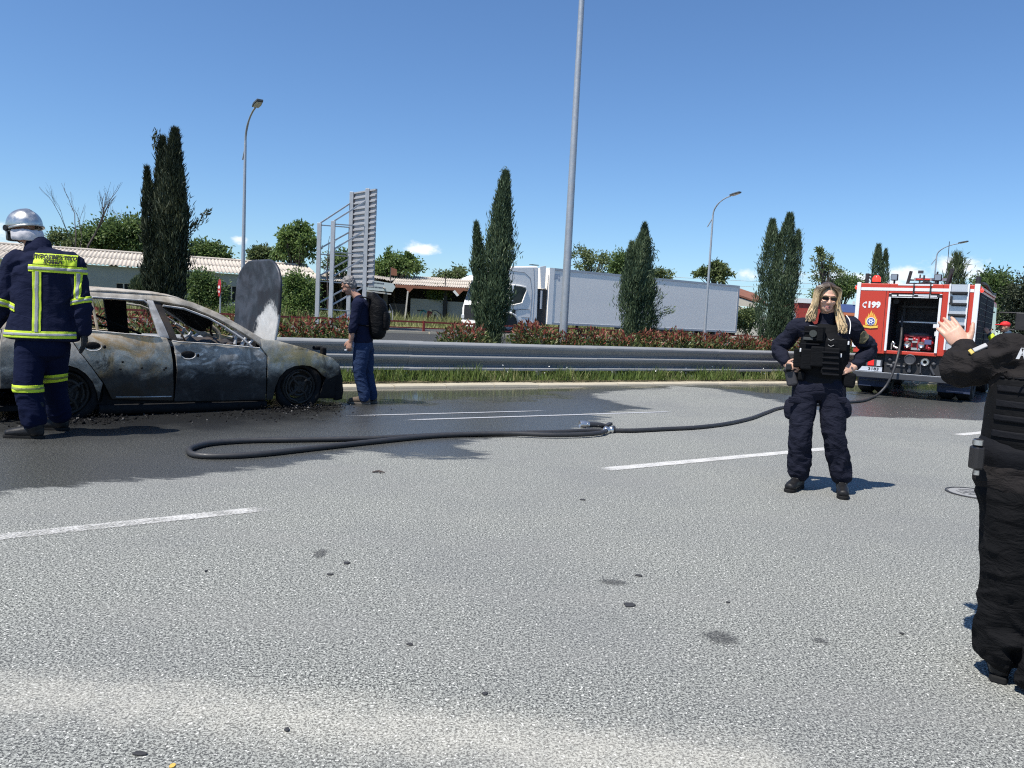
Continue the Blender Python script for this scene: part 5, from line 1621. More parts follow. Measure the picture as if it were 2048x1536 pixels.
# ================================================================== WHITE ARTICULATED TRUCK
def white_truck():
    N0, Z0 = 38.0, .36
    U = lambda px: row_u(px, N0)
    u0 = U(962)
    root = thing('articulated_truck', RP(u0, N0, Z0), ROAD_A, 'white articulated truck with plain box trailer parked beyond the red railing', 'truck')
    WH = mat('truck_white', (.92, .885, .83), .36, var=.03, vscale=2, dirt=(.66, .65, .63), dirt_amt=.2)
    TR = mat('trailer_white', (.92, .87, .80), .45, var=.025, vscale=1, dirt=(.62, .62, .64), dirt_amt=.2)
    GR = mat('trailer_rail', (.42, .43, .46), .4, .3, var=.08)
    BL = mat('truck_black', (.02, .02, .022), .5, var=.2)
    TY = mat('tyre', (.02, .02, .021), .85, var=.3)
    GLS = glass_mat('truck_glass')
    L = lambda px: U(px) - u0
    W = 2.5
    H = 4.0
    cab_end, tr0, tr1 = L(1079), L(1094), L(1474)
    # cab shell as side profile
    xa, xb = .12, cab_end
    prof = [(xa + .02, .55), (xa, 1.3), (xa + .12, 1.75), (xa + .55, 2.95), (xa + .95, 3.35), (xa + 1.9, 3.88), (xb - .45, 4.02), (xb - .25, 4.0), (xb - .16, 1.0), (xb - .26, .55)]
    mb = MB(); mb.prism([Vector((x, 0, z)) for x, z in prof], (0, W, 0)); mb.build('cab', WH, root, bevel=.09, segs=3)
    # side window
    wp = [(L(1000), 2.80), (L(1036), 2.78), (L(1048), 2.72), (L(1050), 2.54), (L(1042), 1.78), (L(1024), 1.62), (L(1000), 1.66), (xa + .45, 1.75), (xa + .72, 2.78)]
    wx = [p[0] for p in wp]
    mb = MB(); mb.prism([Vector((x, -.012, z)) for x, z in wp], (0, .03, 0)); mb.build('side_window', GLS, root)
    mb = MB(); mb.tube([Vector((x, -.015, z)) for x, z in wp], .045, 6, closed=True); mb.build('window_trim', WH, root, 60)
    # door seams and body lines
    SE = mat('seam', (.20, .20, .22), .6)
    mb = MB()
    dl = [(L(1003), 3.62), (L(1044), 3.58), (L(1056), 3.3), (L(1061), 2.5), (L(1060), 1.0)]
    mb.tube([Vector((x, -.002, z)) for x, z in dl], .014, 5)
    mb.tube([Vector((L(1062), -.002, 3.9)), Vector((L(1066), -.002, 2.6)), Vector((L(1065), -.002, .8))], .012, 5)
    mb.tube([Vector((L(1024), -.002, 1.32)), Vector((L(1044), -.002, 1.42)), Vector((L(1058), -.002, 1.42))], .02, 5)
    mb.tube([Vector((L(1033), -.002, 1.5)), Vector((L(1033), -.002, .9))], .01, 5)
    mb.tube([Vector((L(1042), -.002, .95)), Vector((L(1060), -.002, .95))], .01, 5)
    mb.build('door_seam', SE, root)
    mb = MB(); mb.prism([Vector((x, -.02, z)) for x, z in [(L(1022), 1.02), (L(1030), 1.02), (L(1030), 1.38), (L(1026), 1.38)]], (0, .02, 0)); mb.build('air_inlet', BL, root)
    # windscreen, grille, lamps on the front
    mb = MB(); mb.prism([Vector((xa + .13, .15, 1.82)), Vector((xa + .54, .15, 2.9)), Vector((xa + .54, W - .15, 2.9)), Vector((xa + .13, W - .15, 1.82))], (-.03, 0, .012)); mb.build('windscreen', GLS, root)
    mb = MB(); mb.box((xa - .01, W / 2, 1.1), (.06, 1.8, .85)); mb.build('grille', BL, root)
    for y in (.22, W - .22):
        mb = MB(); mb.box((xa + .0, y, .82), (.1, .36, .22)); mb.build('headlight', mat('lamp_clear', (.5, .52, .54), .1), root, bevel=.02)
    mb = MB(); mb.box((xa + .12, W / 2, .42), (.3, W - .02, .40)); mb.build('bumper', WH, root, bevel=.05)
    mb = MB(); mb.prism([Vector((xa + .3, 0, 3.15)), Vector((xa - .12, 0, 2.98)), Vector((xa - .1, 0, 3.08)), Vector((xa + .5, 0, 3.32))], (0, W, 0)); mb.build('sun_visor', WH, root)
    for y in (-.28, W + .10):
        mb = MB(); mb.box((L(1013.5), y, 2.45), (.30, .2, .60)); mb.box((L(1013.5), y, 1.98), (.30, .2, .28)); mb.bar((L(1011), y, 2.2), (L(1009), max(0, min(W, y)), 2.2), .06); mb.build('mirror', WH, root, bevel=.05)
    # roof deflector and side fairing behind the cab
    mb = MB(); mb.prism([Vector((x, 0, z)) for x, z in [(xb - .16, 4.0), (xb + .28, 4.1), (xb + .28, 2.72), (xb + .0, 2.72)]], (0, .06, 0))
    mb.prism([Vector((x, W - .06, z)) for x, z in [(xb - .16, 4.0), (xb + .28, 4.1), (xb + .28, 2.72), (xb + .0, 2.72)]], (0, .06, 0)); mb.build('side_fairing', WH, root)
    mb = MB(); mb.box(((xb + tr0) / 2 - .1, W / 2, 1.6), (tr0 - xb + .15, W - .3, 2.2)); mb.build('cab_rear', BL, root)
    mb = MB(); mb.cyl((xb + .1, .1, 1.5), (xb + .1, .1, 2.6), .09, seg=10); mb.build('exhaust_stack', GR, root, 60)
    mb = MB(); mb.box((L(1008), .4, 4.02), (.25, .3, .07)); mb.box((xb - .4, .3, 4.1), (.5, .3, .04)); mb.build('roof_marker', BL, root)
    # trailer
    zt, zb = 4.0, .60
    mb = MB(); mb.box(((tr0 + tr1) / 2, W / 2, (zt + zb) / 2), (tr1 - tr0, W, zt - zb)); tb = mb.build('trailer', TR, root, bevel=.02)
    mb = MB(); mb.box(((tr0 + tr1) / 2, -.012, zt - .06), (tr1 - tr0, .03, .13)); mb.box(((tr0 + tr1) / 2, -.012, zb + .06), (tr1 - tr0, .03, .13)); mb.box((tr1 - .07, -.013, (zt + zb) / 2), (.16, .034, zt - zb)); mb.build('rail', GR, tb)
    mb = MB(); mb.box((tr0 + .18, -.014, (zt + zb) / 2), (.36, .036, zt - zb)); mb.build('corner_post', WH, tb)
    lm = mat('decal_grey', (.28, .32, .42), .6, var=.05)
    mb = MB()
    for k in range(3):
        for r_ in range(5):
            if (k, r_) in ((1, 4), (2, 2)): continue
            mb.box((L(1104.5) + k * .17, -.004, 3.62 - r_ * .075), (.12, .006, .05))
    mb.build('decal', lm, tb)
    # chassis, legs, wheels
    mb = MB(); mb.box((tr1 * .5, W / 2, .95), (tr1 - .8, 1.0, .26)); mb.box(((tr0 + tr1) / 2 + .5, .05, .75), ((tr1 - tr0) * .42, .04, .55)); mb.box((tr1 - .1, W / 2, .5), (.12, W - .1, .14)); mb.build('chassis', BL, root)
    for y in (.35, W - .35):
        mb = MB(); mb.box((tr0 + 2.6, y, .5), (.14, .14, 1.0)); mb.build('landing_leg', BL, root)
    wm = MB(); wm.lathe((0, 0, 0), (0, 1, 0), [(.30, -.01), (.46, -.02), (.50, .04), (.50, .27), (.46, .32), (.2, .32)], 28); wme = wm.mesh('wheel', TY, 40)
    rm = MB(); rm.lathe((0, 0, 0), (0, 1, 0), [(0, .06), (.10, .05), (.13, .10), (.24, .12), (.29, -.005), (.305, -.015)], 24); rme = rm.mesh('rim', mat('alloy', (.5, .5, .5), .35, .6, var=.1), 40)
    for x in (L(1018), xb - .9, tr1 - 4.6, tr1 - 3.25, tr1 - 1.9):
        for s, y in ((1, .03), (-1, W - .03)):
            o = link_mesh('wheel', wme, root); o.location = (x, y, .50); o.scale = (1, s, 1)
            link_mesh('rim', rme, o)
    mb = MB()
    cx = L(1018)
    arc = [Vector((cx + .66 * math.cos(t), -.02, .5 + .66 * math.sin(t))) for t in np.linspace(.0, math.pi, 14)]
    mb.tube(arc, .06, 6); mb.build('wheel_arch', WH, root, 60)
    mb = MB(); mb.prism([Vector((cx + .60 * math.cos(t), -.006, .5 + .60 * math.sin(t))) for t in np.linspace(-.1, math.pi + .1, 16)], (0, .02, 0)); mb.build('arch_liner', BL, root)
white_truck()

# ================================================================== FIRE ENGINE seen from behind
def fire_engine():
    s = .945
    X = lambda x: x * s
    Z = lambda z: 1.3 - (1.3 - z) * s
    psi = .62
    base = Vector((8.007 * s, 17.9 * s, 0))
    root = thing('fire_engine', base, -psi, 'red fire engine seen from behind with open rear pump compartment', 'fire engine')
    RED = mat('fire_red', (.50, .046, .024), .34, var=.06, vscale=1.5, dirt=(.36, .045, .03), dirt_amt=.3)
    SIL = mat('brushed_aluminium', (.62, .63, .65), .38, .5, var=.10, vscale=3, stretch=(1, 1, 6))
    WHT = mat('trim_white', (.76, .77, .78), .4, var=.04)
    BLK = mat('engine_black', (.018, .018, .02), .6, var=.3, vscale=6)
    DGR = mat('dark_grey_steel', (.055, .058, .066), .55, .2, var=.2, vscale=4)
    INT = mat('compartment_dark', (.045, .046, .056), .6, var=.2)
    MAR = mat('pump_maroon', (.30, .022, .03), .35, var=.2, vscale=8)
    CHR = mat('chrome_fitting', (.65, .64, .62), .22, .9, var=.1)
    BLUE = mat('mudflap_blue', (.022, .034, .075), .7, var=.25)
    RUB = mat('hose_rubber', (.045, .045, .045), .6, var=.2)
    x0, x1 = -.125, 2.285
    zb, zt = .90, 2.475
    LEN = 4.1
    def bx(name, a, b, y0, y1, z0, z1, m, parent=root, bevel=None, mb=None):
        g = mb or MB()
        g.box(((X(a) + X(b)) / 2, (y0 + y1) / 2, (Z(z0) + Z(z1)) / 2), (X(b) - X(a), y1 - y0, Z(z1) - Z(z0)))
        return g if mb is not None else g.build(name, m, parent, bevel=bevel)
    # body shell round the rear opening
    body = MB()
    bx('', x0, .535, 0, .09, zb - .02, zt, None, mb=body); bx('', 1.60, x1, 0, .09, zb + .005, zt, None, mb=body)
    bx('', .535, 1.60, 0, .09, 2.262, zt, None, mb=body); bx('', .535, 1.60, 0, .09, zb - .01, .968, None, mb=body)
    bx('', x0, x0 + .06, .09, LEN, zb, zt, None, mb=body); bx('', x1 - .06, x1, .09, LEN, zb, zt, None, mb=body)
    bx('', x0 + .06, x1 - .06, .09, LEN, zt - .06, zt - .004, None, mb=body); bx('', x0 + .06, x1 - .06, .09, LEN, zb, zb + .05, None, mb=body)
    bx('', x0 + .06, x1 - .06, LEN - .06, LEN, zb + .05, zt - .06, None, mb=body)
    bo = body.build('body', RED, root, bevel=.012)
    inn = MB()
    bx('', .50, 1.64, 1.25, 1.3, .95, 2.3, None, mb=inn); bx('', .48, .53, .095, 1.25, .95, 2.3, None, mb=inn); bx('', 1.605, 1.66, .095, 1.25, .95, 2.3, None, mb=inn)
    bx('', .53, 1.605, .095, 1.25, 2.27, 2.3, None, mb=inn); bx('', .53, 1.605, .095, 1.25, .952, .975, None, mb=inn)
    inn.build('compartment', INT, root)
    # trims
    bx('edge_trim', x0 - .03, x0 + .055, -.02, .05, 1.0, zt + .02, WHT, bevel=.008)
    bx('edge_trim', x1 - .09, x1 + .012, -.02, .06, .93, zt + .02, WHT, bevel=.008)
    bx('stripe', x0 + .06, 1.735, -.006, .0, 2.318, 2.385, WHT); bx('stripe', 2.105, x1 - .095, -.006, .0, 2.318, 2.385, WHT)
    bx('stripe', .70, 1.4, -.005, 0, zt - .035, zt - .002, WHT)
    bx('panel_joint', .470, .478, -.004, .0, .93, 2.4, BLK)
    bx('door_frame', .535, .585, -.03, .02, .955, 2.255, WHT, bevel=.006); bx('door_frame', 1.548, 1.60, -.03, .02, .965, 2.262, WHT, bevel=.006)
    sh = bx('roller_shutter', .535, 1.6, -.035, .03, 2.185, 2.25, BLK)
    for a, b, z0, z1, m in ((.60, .70, 2.195, 2.225, WHT), (.74, 1.05, 2.20, 2.232, WHT), (1.13, 1.50, 2.20, 2.225, WHT), (1.05, 1.38, 2.228, 2.248, SIL)):
        bx('shutter_bar', a, b, -.045, -.034, z0, z1, m, sh)
    bx('shutter_bar', .60, 1.52, -.046, -.034, 2.166, 2.182, WHT, sh)
    for x in (1.03, 1.36): bx('strap', x - .012, x + .012, -.05, -.036, 2.17, 2.5, BLK)
    # ladder on the right with chequer plate behind
    lp = bx('ladder_panel', 1.735, 2.10, -.022, -.001, 1.05, 2.478, SIL)
    for a in (1.735, 2.085): bx('ladder_rail', a - .012, a + .022, -.06, -.023, 1.05, 2.485, WHT, lp, .004)
    for z in (2.30, 2.06, 1.82, 1.58, 1.34): 
        bx('rung', 1.75, 2.085, -.09, -.03, z - .018, z + .018, BLK, lp)
        bx('rung_shadow', 1.79, 2.08, -.026, -.0225, z - .055, z - .02, DGR, lp)  # dark sheet laid on the panel as the shadow below each rung
    bx('grab_handle', 1.77, 1.80, -.09, -.03, 2.08, 2.22, BLK, lp)
    # writing and emblem
    RX = Matrix.Rotation(math.pi / 2, 4, 'X')
    M_ = Matrix.Translation((X(.235), -.004, Z(1.984))) @ RX
    solid_text('199', .175, WHT, 'number', .002, bo, M_, xscale=1.0, bold=.010)
    ph = MB()
    c = Vector((X(.035), -.004, Z(1.98)))
    pts = [c + Vector((.06 * math.cos(t) + .03, 0, .055 * math.sin(t))) for t in np.linspace(1.9, 4.1, 8)]
    for p, q in zip(pts[:-1], pts[1:]): ph.bar(p, q, .004, .020, up=(pts[0] - c).normalized())
    for p in (pts[0], pts[-1]): ph.box(p + Vector((.02, 0, 0)), (.034, .004, .042))
    ph.build('phone_symbol', WHT, bo)
    YEL, ORG_, WH2, BLU2 = mat('emblem_yellow', (.80, .52, .08), .5, var=.05), mat('emblem_orange', (.80, .22, .05), .5, var=.05), mat('emblem_white', (.8, .8, .8), .5, var=.02), mat('emblem_blue', (.06, .09, .30), .5, var=.05)
    ec = Vector((X(.205), -.003, Z(1.60)))
    em = thing('emblem', (0, 0, 0)); em.parent = root
    def flat(poly, d, m, name):
        g = MB(); g.prism([ec + Vector((a * .95, -d, b * .95)) for a, b in poly], (0, -.003, 0)); g.build(name, m, em)
    flame = [(-.11, -.08), (-.125, .0), (-.12, .08), (-.10, .045), (-.095, .13), (-.075, .095), (-.06, .20), (-.04, .13), (-.022, .215), (-.005, .26), (.006, .16), (.03, .225), (.045, .12), (.07, .19), (.08, .10), (.10, .14), (.102, .05), (.125, .09), (.13, .0), (.11, -.08)]
    flat(flame, 0, YEL, 'flame')
    flat([(a * .72, b * .74 - .0) for a, b in flame], .003, ORG_, 'flame_core')
    circ = lambda r, cy, n=24: [(r * math.cos(t), cy + r * math.sin(t)) for t in np.linspace(0, 6.283, n + 1)[:-1]]
    flat(circ(.092, .01), .0065, WH2, 'ring'); flat(circ(.078, .01), .0095, BLU2, 'disc')
    flat([(.07 * math.cos(t) * (1 if k % 2 == 0 else .45), .01 + .07 * math.sin(t) * (1 if k % 2 == 0 else .45)) for k, t in enumerate(np.linspace(0, 6.283, 13)[:-1])], .0125, WH2, 'star')
    flat(circ(.018, .01, 12), .0155, BLU2, 'star_centre')
    flat([(-.165, -.075), (-.12, -.09), (0, -.105), (.12, -.09), (.165, -.075), (.15, -.105), (.16, -.13), (.09, -.14), (0, -.15), (-.09, -.14), (-.16, -.13), (-.15, -.105)], .0125, YEL, 'ribbon')
    # compartment contents
    bx('crossbar', .70, 1.50, .55, .60, 1.625, 1.655, SIL)
    for a in (.70, 1.46): bx('upright', a, a + .05, .9, .95, 1.66, 2.1, DGR)
    bx('crossbar', .66, 1.56, .88, .94, 1.98, 2.02, DGR)
    g = MB(); g.cyl((X(.62), .4, Z(2.10)), (X(.62), .45, Z(2.10)), .06, seg=16); g.build('round_lamp', DGR, root, 40)
    bx('box_fitting', 1.46, 1.535, .12, .25, 1.52, 1.60, WHT, bevel=.008); bx('box_fitting', 1.50, 1.54, .12, .2, 1.34, 1.44, WHT, bevel=.006)
    pump = bx('pump', .86, 1.46, .45, .95, .985, 1.28, MAR, bevel=.03)
    g = MB()
    g.cyl((X(.86), .42, Z(1.33)), (X(1.42), .42, Z(1.30)), .035, seg=12)
    for x, z, r in ((.92, 1.22, .06), (1.08, 1.24, .055), (1.28, 1.22, .07), (1.42, 1.17, .05), (1.0, 1.06, .05), (1.2, 1.06, .05), (1.38, 1.05, .06)): g.ell((X(x), .40, Z(z)), r, 12, 8)
    g.cyl((X(.9), .40, Z(1.30)), (X(.9), .40, Z(1.05)), .028, seg=8); g.cyl((X(1.16), .38, Z(1.30)), (X(1.16), .38, Z(1.02)), .03, seg=8); g.cyl((X(1.35), .36, Z(1.32)), (X(1.35), .36, Z(1.05)), .03, seg=8)
    g.build('pipework', MAR, pump, 50)
    for x, z in ((.955, 1.125), (1.235, 1.125)):
        g = MB(); g.lathe((X(x), .34, Z(z)), (0, -1, 0), [(.05, -.05), (.065, 0), (.07, .025), (.055, .04), (.04, .03), (0, .02)], 20); g.build('outlet', CHR, pump, 40)
    g = MB()
    for x, z, w_, h_ in ((1.10, 1.19, .12, .04), (1.12, 1.03, .18, .05), (1.06, 1.245, .2, .03)): g.box((X(x), .365, Z(z)), (w_, .02, h_))
    g.build('brass_plate', CHR, pump)
    g = MB(); g.box((X(1.36), .34, Z(1.20)), (.13, .02, .10)); g.build('gauge_panel', mat('gauge_panel', (.10, .11, .24), .4), pump)
    g = MB(); g.tube([(X(.90), .5, Z(1.32)), (X(1.0), .42, Z(1.36)), (X(1.25), .42, Z(1.365)), (X(1.44), .5, Z(1.31))], .045, 10); g.build('hose_roll', DGR, pump, 60)
    g = MB(); g.tube([(X(.645), .2, Z(.99)), (X(.645), .2, Z(1.12)), (X(.67), .2, Z(1.17)), (X(.70), .2, Z(1.13)), (X(.69), .2, Z(1.1))], .022, 8); g.tube([(X(.70), .15, Z(1.06)), (X(.79), .12, Z(1.02))], .028, 8); g.build('branch_pipe', CHR, root, 60)
    # below the body
    under = MB()
    bx('', .2, 2.1, .25, 3.9, .62, .88, None, mb=under); bx('', .55, 1.75, .1, .35, .42, .9, None, mb=under); bx('', .85, 1.25, .3, 5.5, .45, .75, None, mb=under)
    under.build('chassis', BLK, root)
    g = MB(); g.lathe((X(1.08), .03, Z(.79)), (0, -1, 0), [(.0, 0), (.105, 0), (.115, .03), (.10, .045), (.085, .03), (0, .025)], 24); g.cyl((X(1.08), .06, Z(.70)), (X(1.08), .06, Z(.49)), .03, seg=8); g.box((X(1.08), .06, Z(.53)), (.07, .07, .05)); g.build('suction_cap', DGR, root, 40)
    g = MB(); g.lathe((X(1.385), .03, Z(.755)), (0, -1, 0), [(.03, 0), (.04, .03), (.055, .03), (.075, .05), (.085, .02), (.085, -.03)], 24); g.build('suction_inlet', CHR, root, 40)
    for x, z, r in ((.66, .76, .05), (.75, .68, .045), (.70, .60, .04), (1.25, .70, .03), (1.55, .72, .05), (.85, .8, .03)):
        g = MB(); g.ell((X(x), .1, Z(z)), r, 10, 6); g.build('pipe_fitting', DGR, root, 50)
    for a, b_, r in (((.6, .1, .64), (.98, .1, .62), .025), ((1.3, .08, .72), (1.3, .08, .5), .018), ((1.48, .08, .66), (1.58, .08, .48), .028)):
        g = MB(); g.cyl((X(a[0]), a[1], Z(a[2])), (X(b_[0]), b_[1], Z(b_[2])), r, seg=8); g.build('pipe', DGR, root, 50)
    bp = bx('rear_bumper', -.06, 2.10, -.16, .12, .325, .455, DGR, bevel=.012)
    bx('bumper_edge', -.06, 2.10, -.163, -.10, .456, .466, SIL, bp)
    g = MB(); g.tube([Vector((X(1.28), -.10, Z(.31))) + Vector((.06 * math.cos(t), 0, .05 * math.sin(t))) for t in np.linspace(0, 6.283, 17)[:-1]], .012, 6, closed=True); g.build('towing_eye', CHR, root, 60)
    # tail lamps and number plates
    TL = mat('tail_lamp_red', (.55, .012, .012), .2, var=.05, emit=((.9, .03, .02), .5))
    for a in (.22, 1.78):
        bx('tail_lamp_housing', a - .04, a + .30, -.01, .08, .57, .74, DGR)
        bx('tail_lamp', a, a + .13, -.03, -.011, .60, .73, TL, bevel=.008); bx('reverse_lamp', a + .19, a + .27, -.026, -.011, .60, .73, mat('lamp_clear', (.5, .52, .54), .1))
    pl = bx('number_plate', .06, .55, -.12, -.105, .478, .575, mat('plate_white', (.50, .53, .58), .5, var=.04))
    solid_text('3183', .088, BLK, 'number', .001, pl, Matrix.Translation((X(.37), -.1225, Z(.526))) @ RX, xscale=1.25, bold=.002)
    # mudflaps, wheels
    for a, b in ((-.02, .62), (1.62, 2.27)):
        bx('mudflap', a, b, .38, .41, .10, .50, BLUE); bx('mudflap_edge', a, b, .36, .379, .235, .25, DGR)
        bx('mudflap_lettering', (a + b) / 2 - .13, (a + b) / 2 + .13, .372, .379, .36, .41, mat('flap_red', (.15, .02, .03), .6))
    TYR = MATS['tyre']
    wm = MB(); wm.lathe((0, 0, 0), (1, 0, 0), [(.2, -.01), (.40, -.02), (.45, .03), (.45, .25), (.41, .29), (.2, .29)], 28); wme = wm.mesh('wheel', TYR, 40)
    rm = MB(); rm.lathe((0, 0, 0), (1, 0, 0), [(0, .05), (.1, .05), (.14, .1), (.22, .1), (.25, -.02)], 20); rme = rm.mesh('rim', DGR, 40)
    for y in (1.05, 4.9):
        for sx, x in ((1, X(x0) + .02), (-1, X(x1) - .02), (1, X(x0) + .36), (-1, X(x1) - .36)):
            if y > 4 and abs(x - X(1.08)) < .9: continue
            o = link_mesh('wheel', wme, root); o.location = (x, y, .45); o.scale = (sx, 1, 1)
            link_mesh('rim', rme, o)
    bx('axle', .2, 2.0, 1.0, 1.12, .42, .56, BLK)
    # right flank: dark roller shutters with red frames
    for y0, y1 in ((.22, 1.75), (1.9, 3.9)):
        g = MB(); g.box((X(x1) + .006, (y0 + y1) / 2, Z(1.72)), (.012, y1 - y0, 1.15)); so = g.build('flank_shutter', mat('shutter_dark', (.03, .033, .04), .85, var=.15, spec=.08), root)
        for k in range(9):
            g = MB(); g.box((X(x1) + .014, (y0 + y1) / 2, Z(1.2) + k * .125), (.006, y1 - y0 - .04, .012)); g.build('shutter_slat', BLK, so)
    g = MB(); g.box((X(x1) + .02, 2.0, Z(2.42)), (.03, 3.9, .05)); g.build('flank_rail', RED, root)
    # cab
    cab = MB(); 
    prof = [(LEN + .1, .62), (LEN + .1, 2.32), (LEN + 1.5, 2.30), (LEN + 1.95, 1.75), (LEN + 2.05, .62)]
    cab.prism([Vector((X(x0) + .04, y, z)) for y, z in prof], (X(x1) - X(x0) - .08, 0, 0)); co = cab.build('cab', RED, root, bevel=.06)
    for x in (X(x1) - .045, X(x0) + .035):
        g = MB(); g.prism([Vector((x, y, z)) for y, z in [(LEN + .3, 1.5), (LEN + .3, 2.15), (LEN + 1.4, 2.15), (LEN + 1.75, 1.5)]], (.012, 0, 0)); g.build('cab_window', glass_mat('truck_glass'), co)
    g = MB(); g.bar((X(x1), LEN + 1.6, 2.05), (X(x1) + .5, LEN + 1.5, 2.05), .04); g.bar((X(x1), LEN + 1.6, 1.6), (X(x1) + .5, LEN + 1.5, 1.62), .04); g.box((X(x1) + .52, LEN + 1.5, 1.83), (.24, .1, .46)); g.build('mirror', BLK, co, bevel=.02)
    # roof equipment
    g = MB(); g.lathe((X(.215), .15, Z(2.48)), (0, 0, 1), [(.09, 0), (.10, .03), (.10, .035)], 20); bb = g.build('beacon_base', BLK, root, 40)
    g = MB(); g.lathe((X(.215), .15, Z(2.515)), (0, 0, 1), [(.075, 0), (.085, .03), (.08, .10), (.045, .14), (0, .15)], 20); g.build('beacon', mat('beacon_red', (.7, .02, .015), .15, var=.05, emit=((1, .05, .03), 1.2)), root, 40)
    for x in (.60, 1.475):
        g = MB(); g.box((X(x), .08, Z(2.625)), (.135, .10, .14)); g.box((X(x), .10, Z(2.52)), (.04, .04, .08)); wl_ = g.build('work_lamp', BLK, root, bevel=.015)
        g = MB(); g.box((X(x), .025, Z(2.625)), (.11, .01, .11)); g.build('work_lamp_glass', mat('lamp_face', (.22, .25, .30), .15), wl_)
    g = MB(); g.box((X(.0), .2, Z(2.60)), (.07, .07, .22)); g.bar((X(0), .2, Z(2.66)), (X(.17), .15, Z(2.52)), .03); g.bar((X(0.02), .2, Z(2.70)), (X(.1), .2, Z(2.66)), .04); g.build('roof_bracket', BLK, root, bevel=.008)
    g = MB()
    g.bar((X(.80), .5, Z(2.47)), (X(.86), .5, Z(2.80)), .06, .05); g.bar((X(1.36), .6, Z(2.47)), (X(1.385), .6, Z(2.80)), .035, .035); g.bar((X(.84), .55, Z(2.60)), (X(1.40), .6, Z(2.60)), .04, .03)
    g.bar((X(1.62), .3, Z(2.47)), (X(1.70), .3, Z(2.84)), .05, .07); g.bar((X(1.66), .4, Z(2.47)), (X(1.72), .4, Z(2.86)), .03, .03); g.build('rack_arm', BLK, root, bevel=.006)
    lad = MB()
    for y, w_ in ((.9, 0), (1.0, .0)):
        pass
    for x in (.98, 1.30): lad.bar((X(x), .3, Z(2.60)), (X(x) - .02, 3.4, Z(2.82)), .03, .06)
    lad.build('roof_ladder', mat('ladder_alloy', (.45, .42, .40), .45, .4, var=.1), root)
    for k in range(12):
        g = MB(); g.cyl((X(.98), .4 + k * .26, Z(2.607) + k * .018), (X(1.30), .4 + k * .26, Z(2.607) + k * .018), .016, seg=6); g.build('rung', SIL if k % 3 else RED, root)
    g = MB()
    g.bar((X(1.02), .5, Z(2.48)), (X(1.32), .8, Z(2.66)), .03); g.bar((X(1.30), .5, Z(2.48)), (X(1.05), .8, Z(2.66)), .03); g.cyl((X(1.15), .4, Z(2.48)), (X(1.15), .4, Z(2.70)), .02, seg=6); g.tube([(X(1.05), .6, Z(2.52)), (X(1.2), .5, Z(2.56)), (X(1.35), .6, Z(2.5))], .025, 6)
    g.build('ladder_gantry', DGR, root)
    g = MB(); g.box((X(1.1), .8, Z(2.50)), (.55, .8, .05)); g.box((X(1.02), .75, Z(2.80)), (.10, .06, .06)); g.build('roof_locker', DGR, root)
    g = MB(); g.cyl((X(1.28), 3.0, Z(2.46)), (X(1.26), 3.0, Z(3.75)), .008, seg=5); g.build('antenna', BLK, root)
    g = MB(); g.cyl((X(2.24), .1, Z(2.46)), (X(2.24), .1, Z(2.66)), .05, .045, 10); g.build('roof_post', BLK, root, 40)
    for z, y, m in ((2.36, .06, RED),):
        g = MB(); g.ell((X(x1) + .04, y, Z(z)), (.035, .05, .04), 10, 8); g.build('side_marker', MATS['beacon_red'], root, 60)
        g = MB(); g.ell((X(x0) - .05, y, Z(2.38)), (.035, .05, .04), 10, 8); g.build('side_marker', MATS['beacon_red'], root, 60)
    g = MB(); g.tube([(X(x1) + .02, y, Z(2.50) + .05 * math.sin(y * 1.6)) for y in np.linspace(.2, 3.8, 12)], .03, 6); g.build('roof_rail', BLK, root)
    return root
ENGINE = fire_engine()

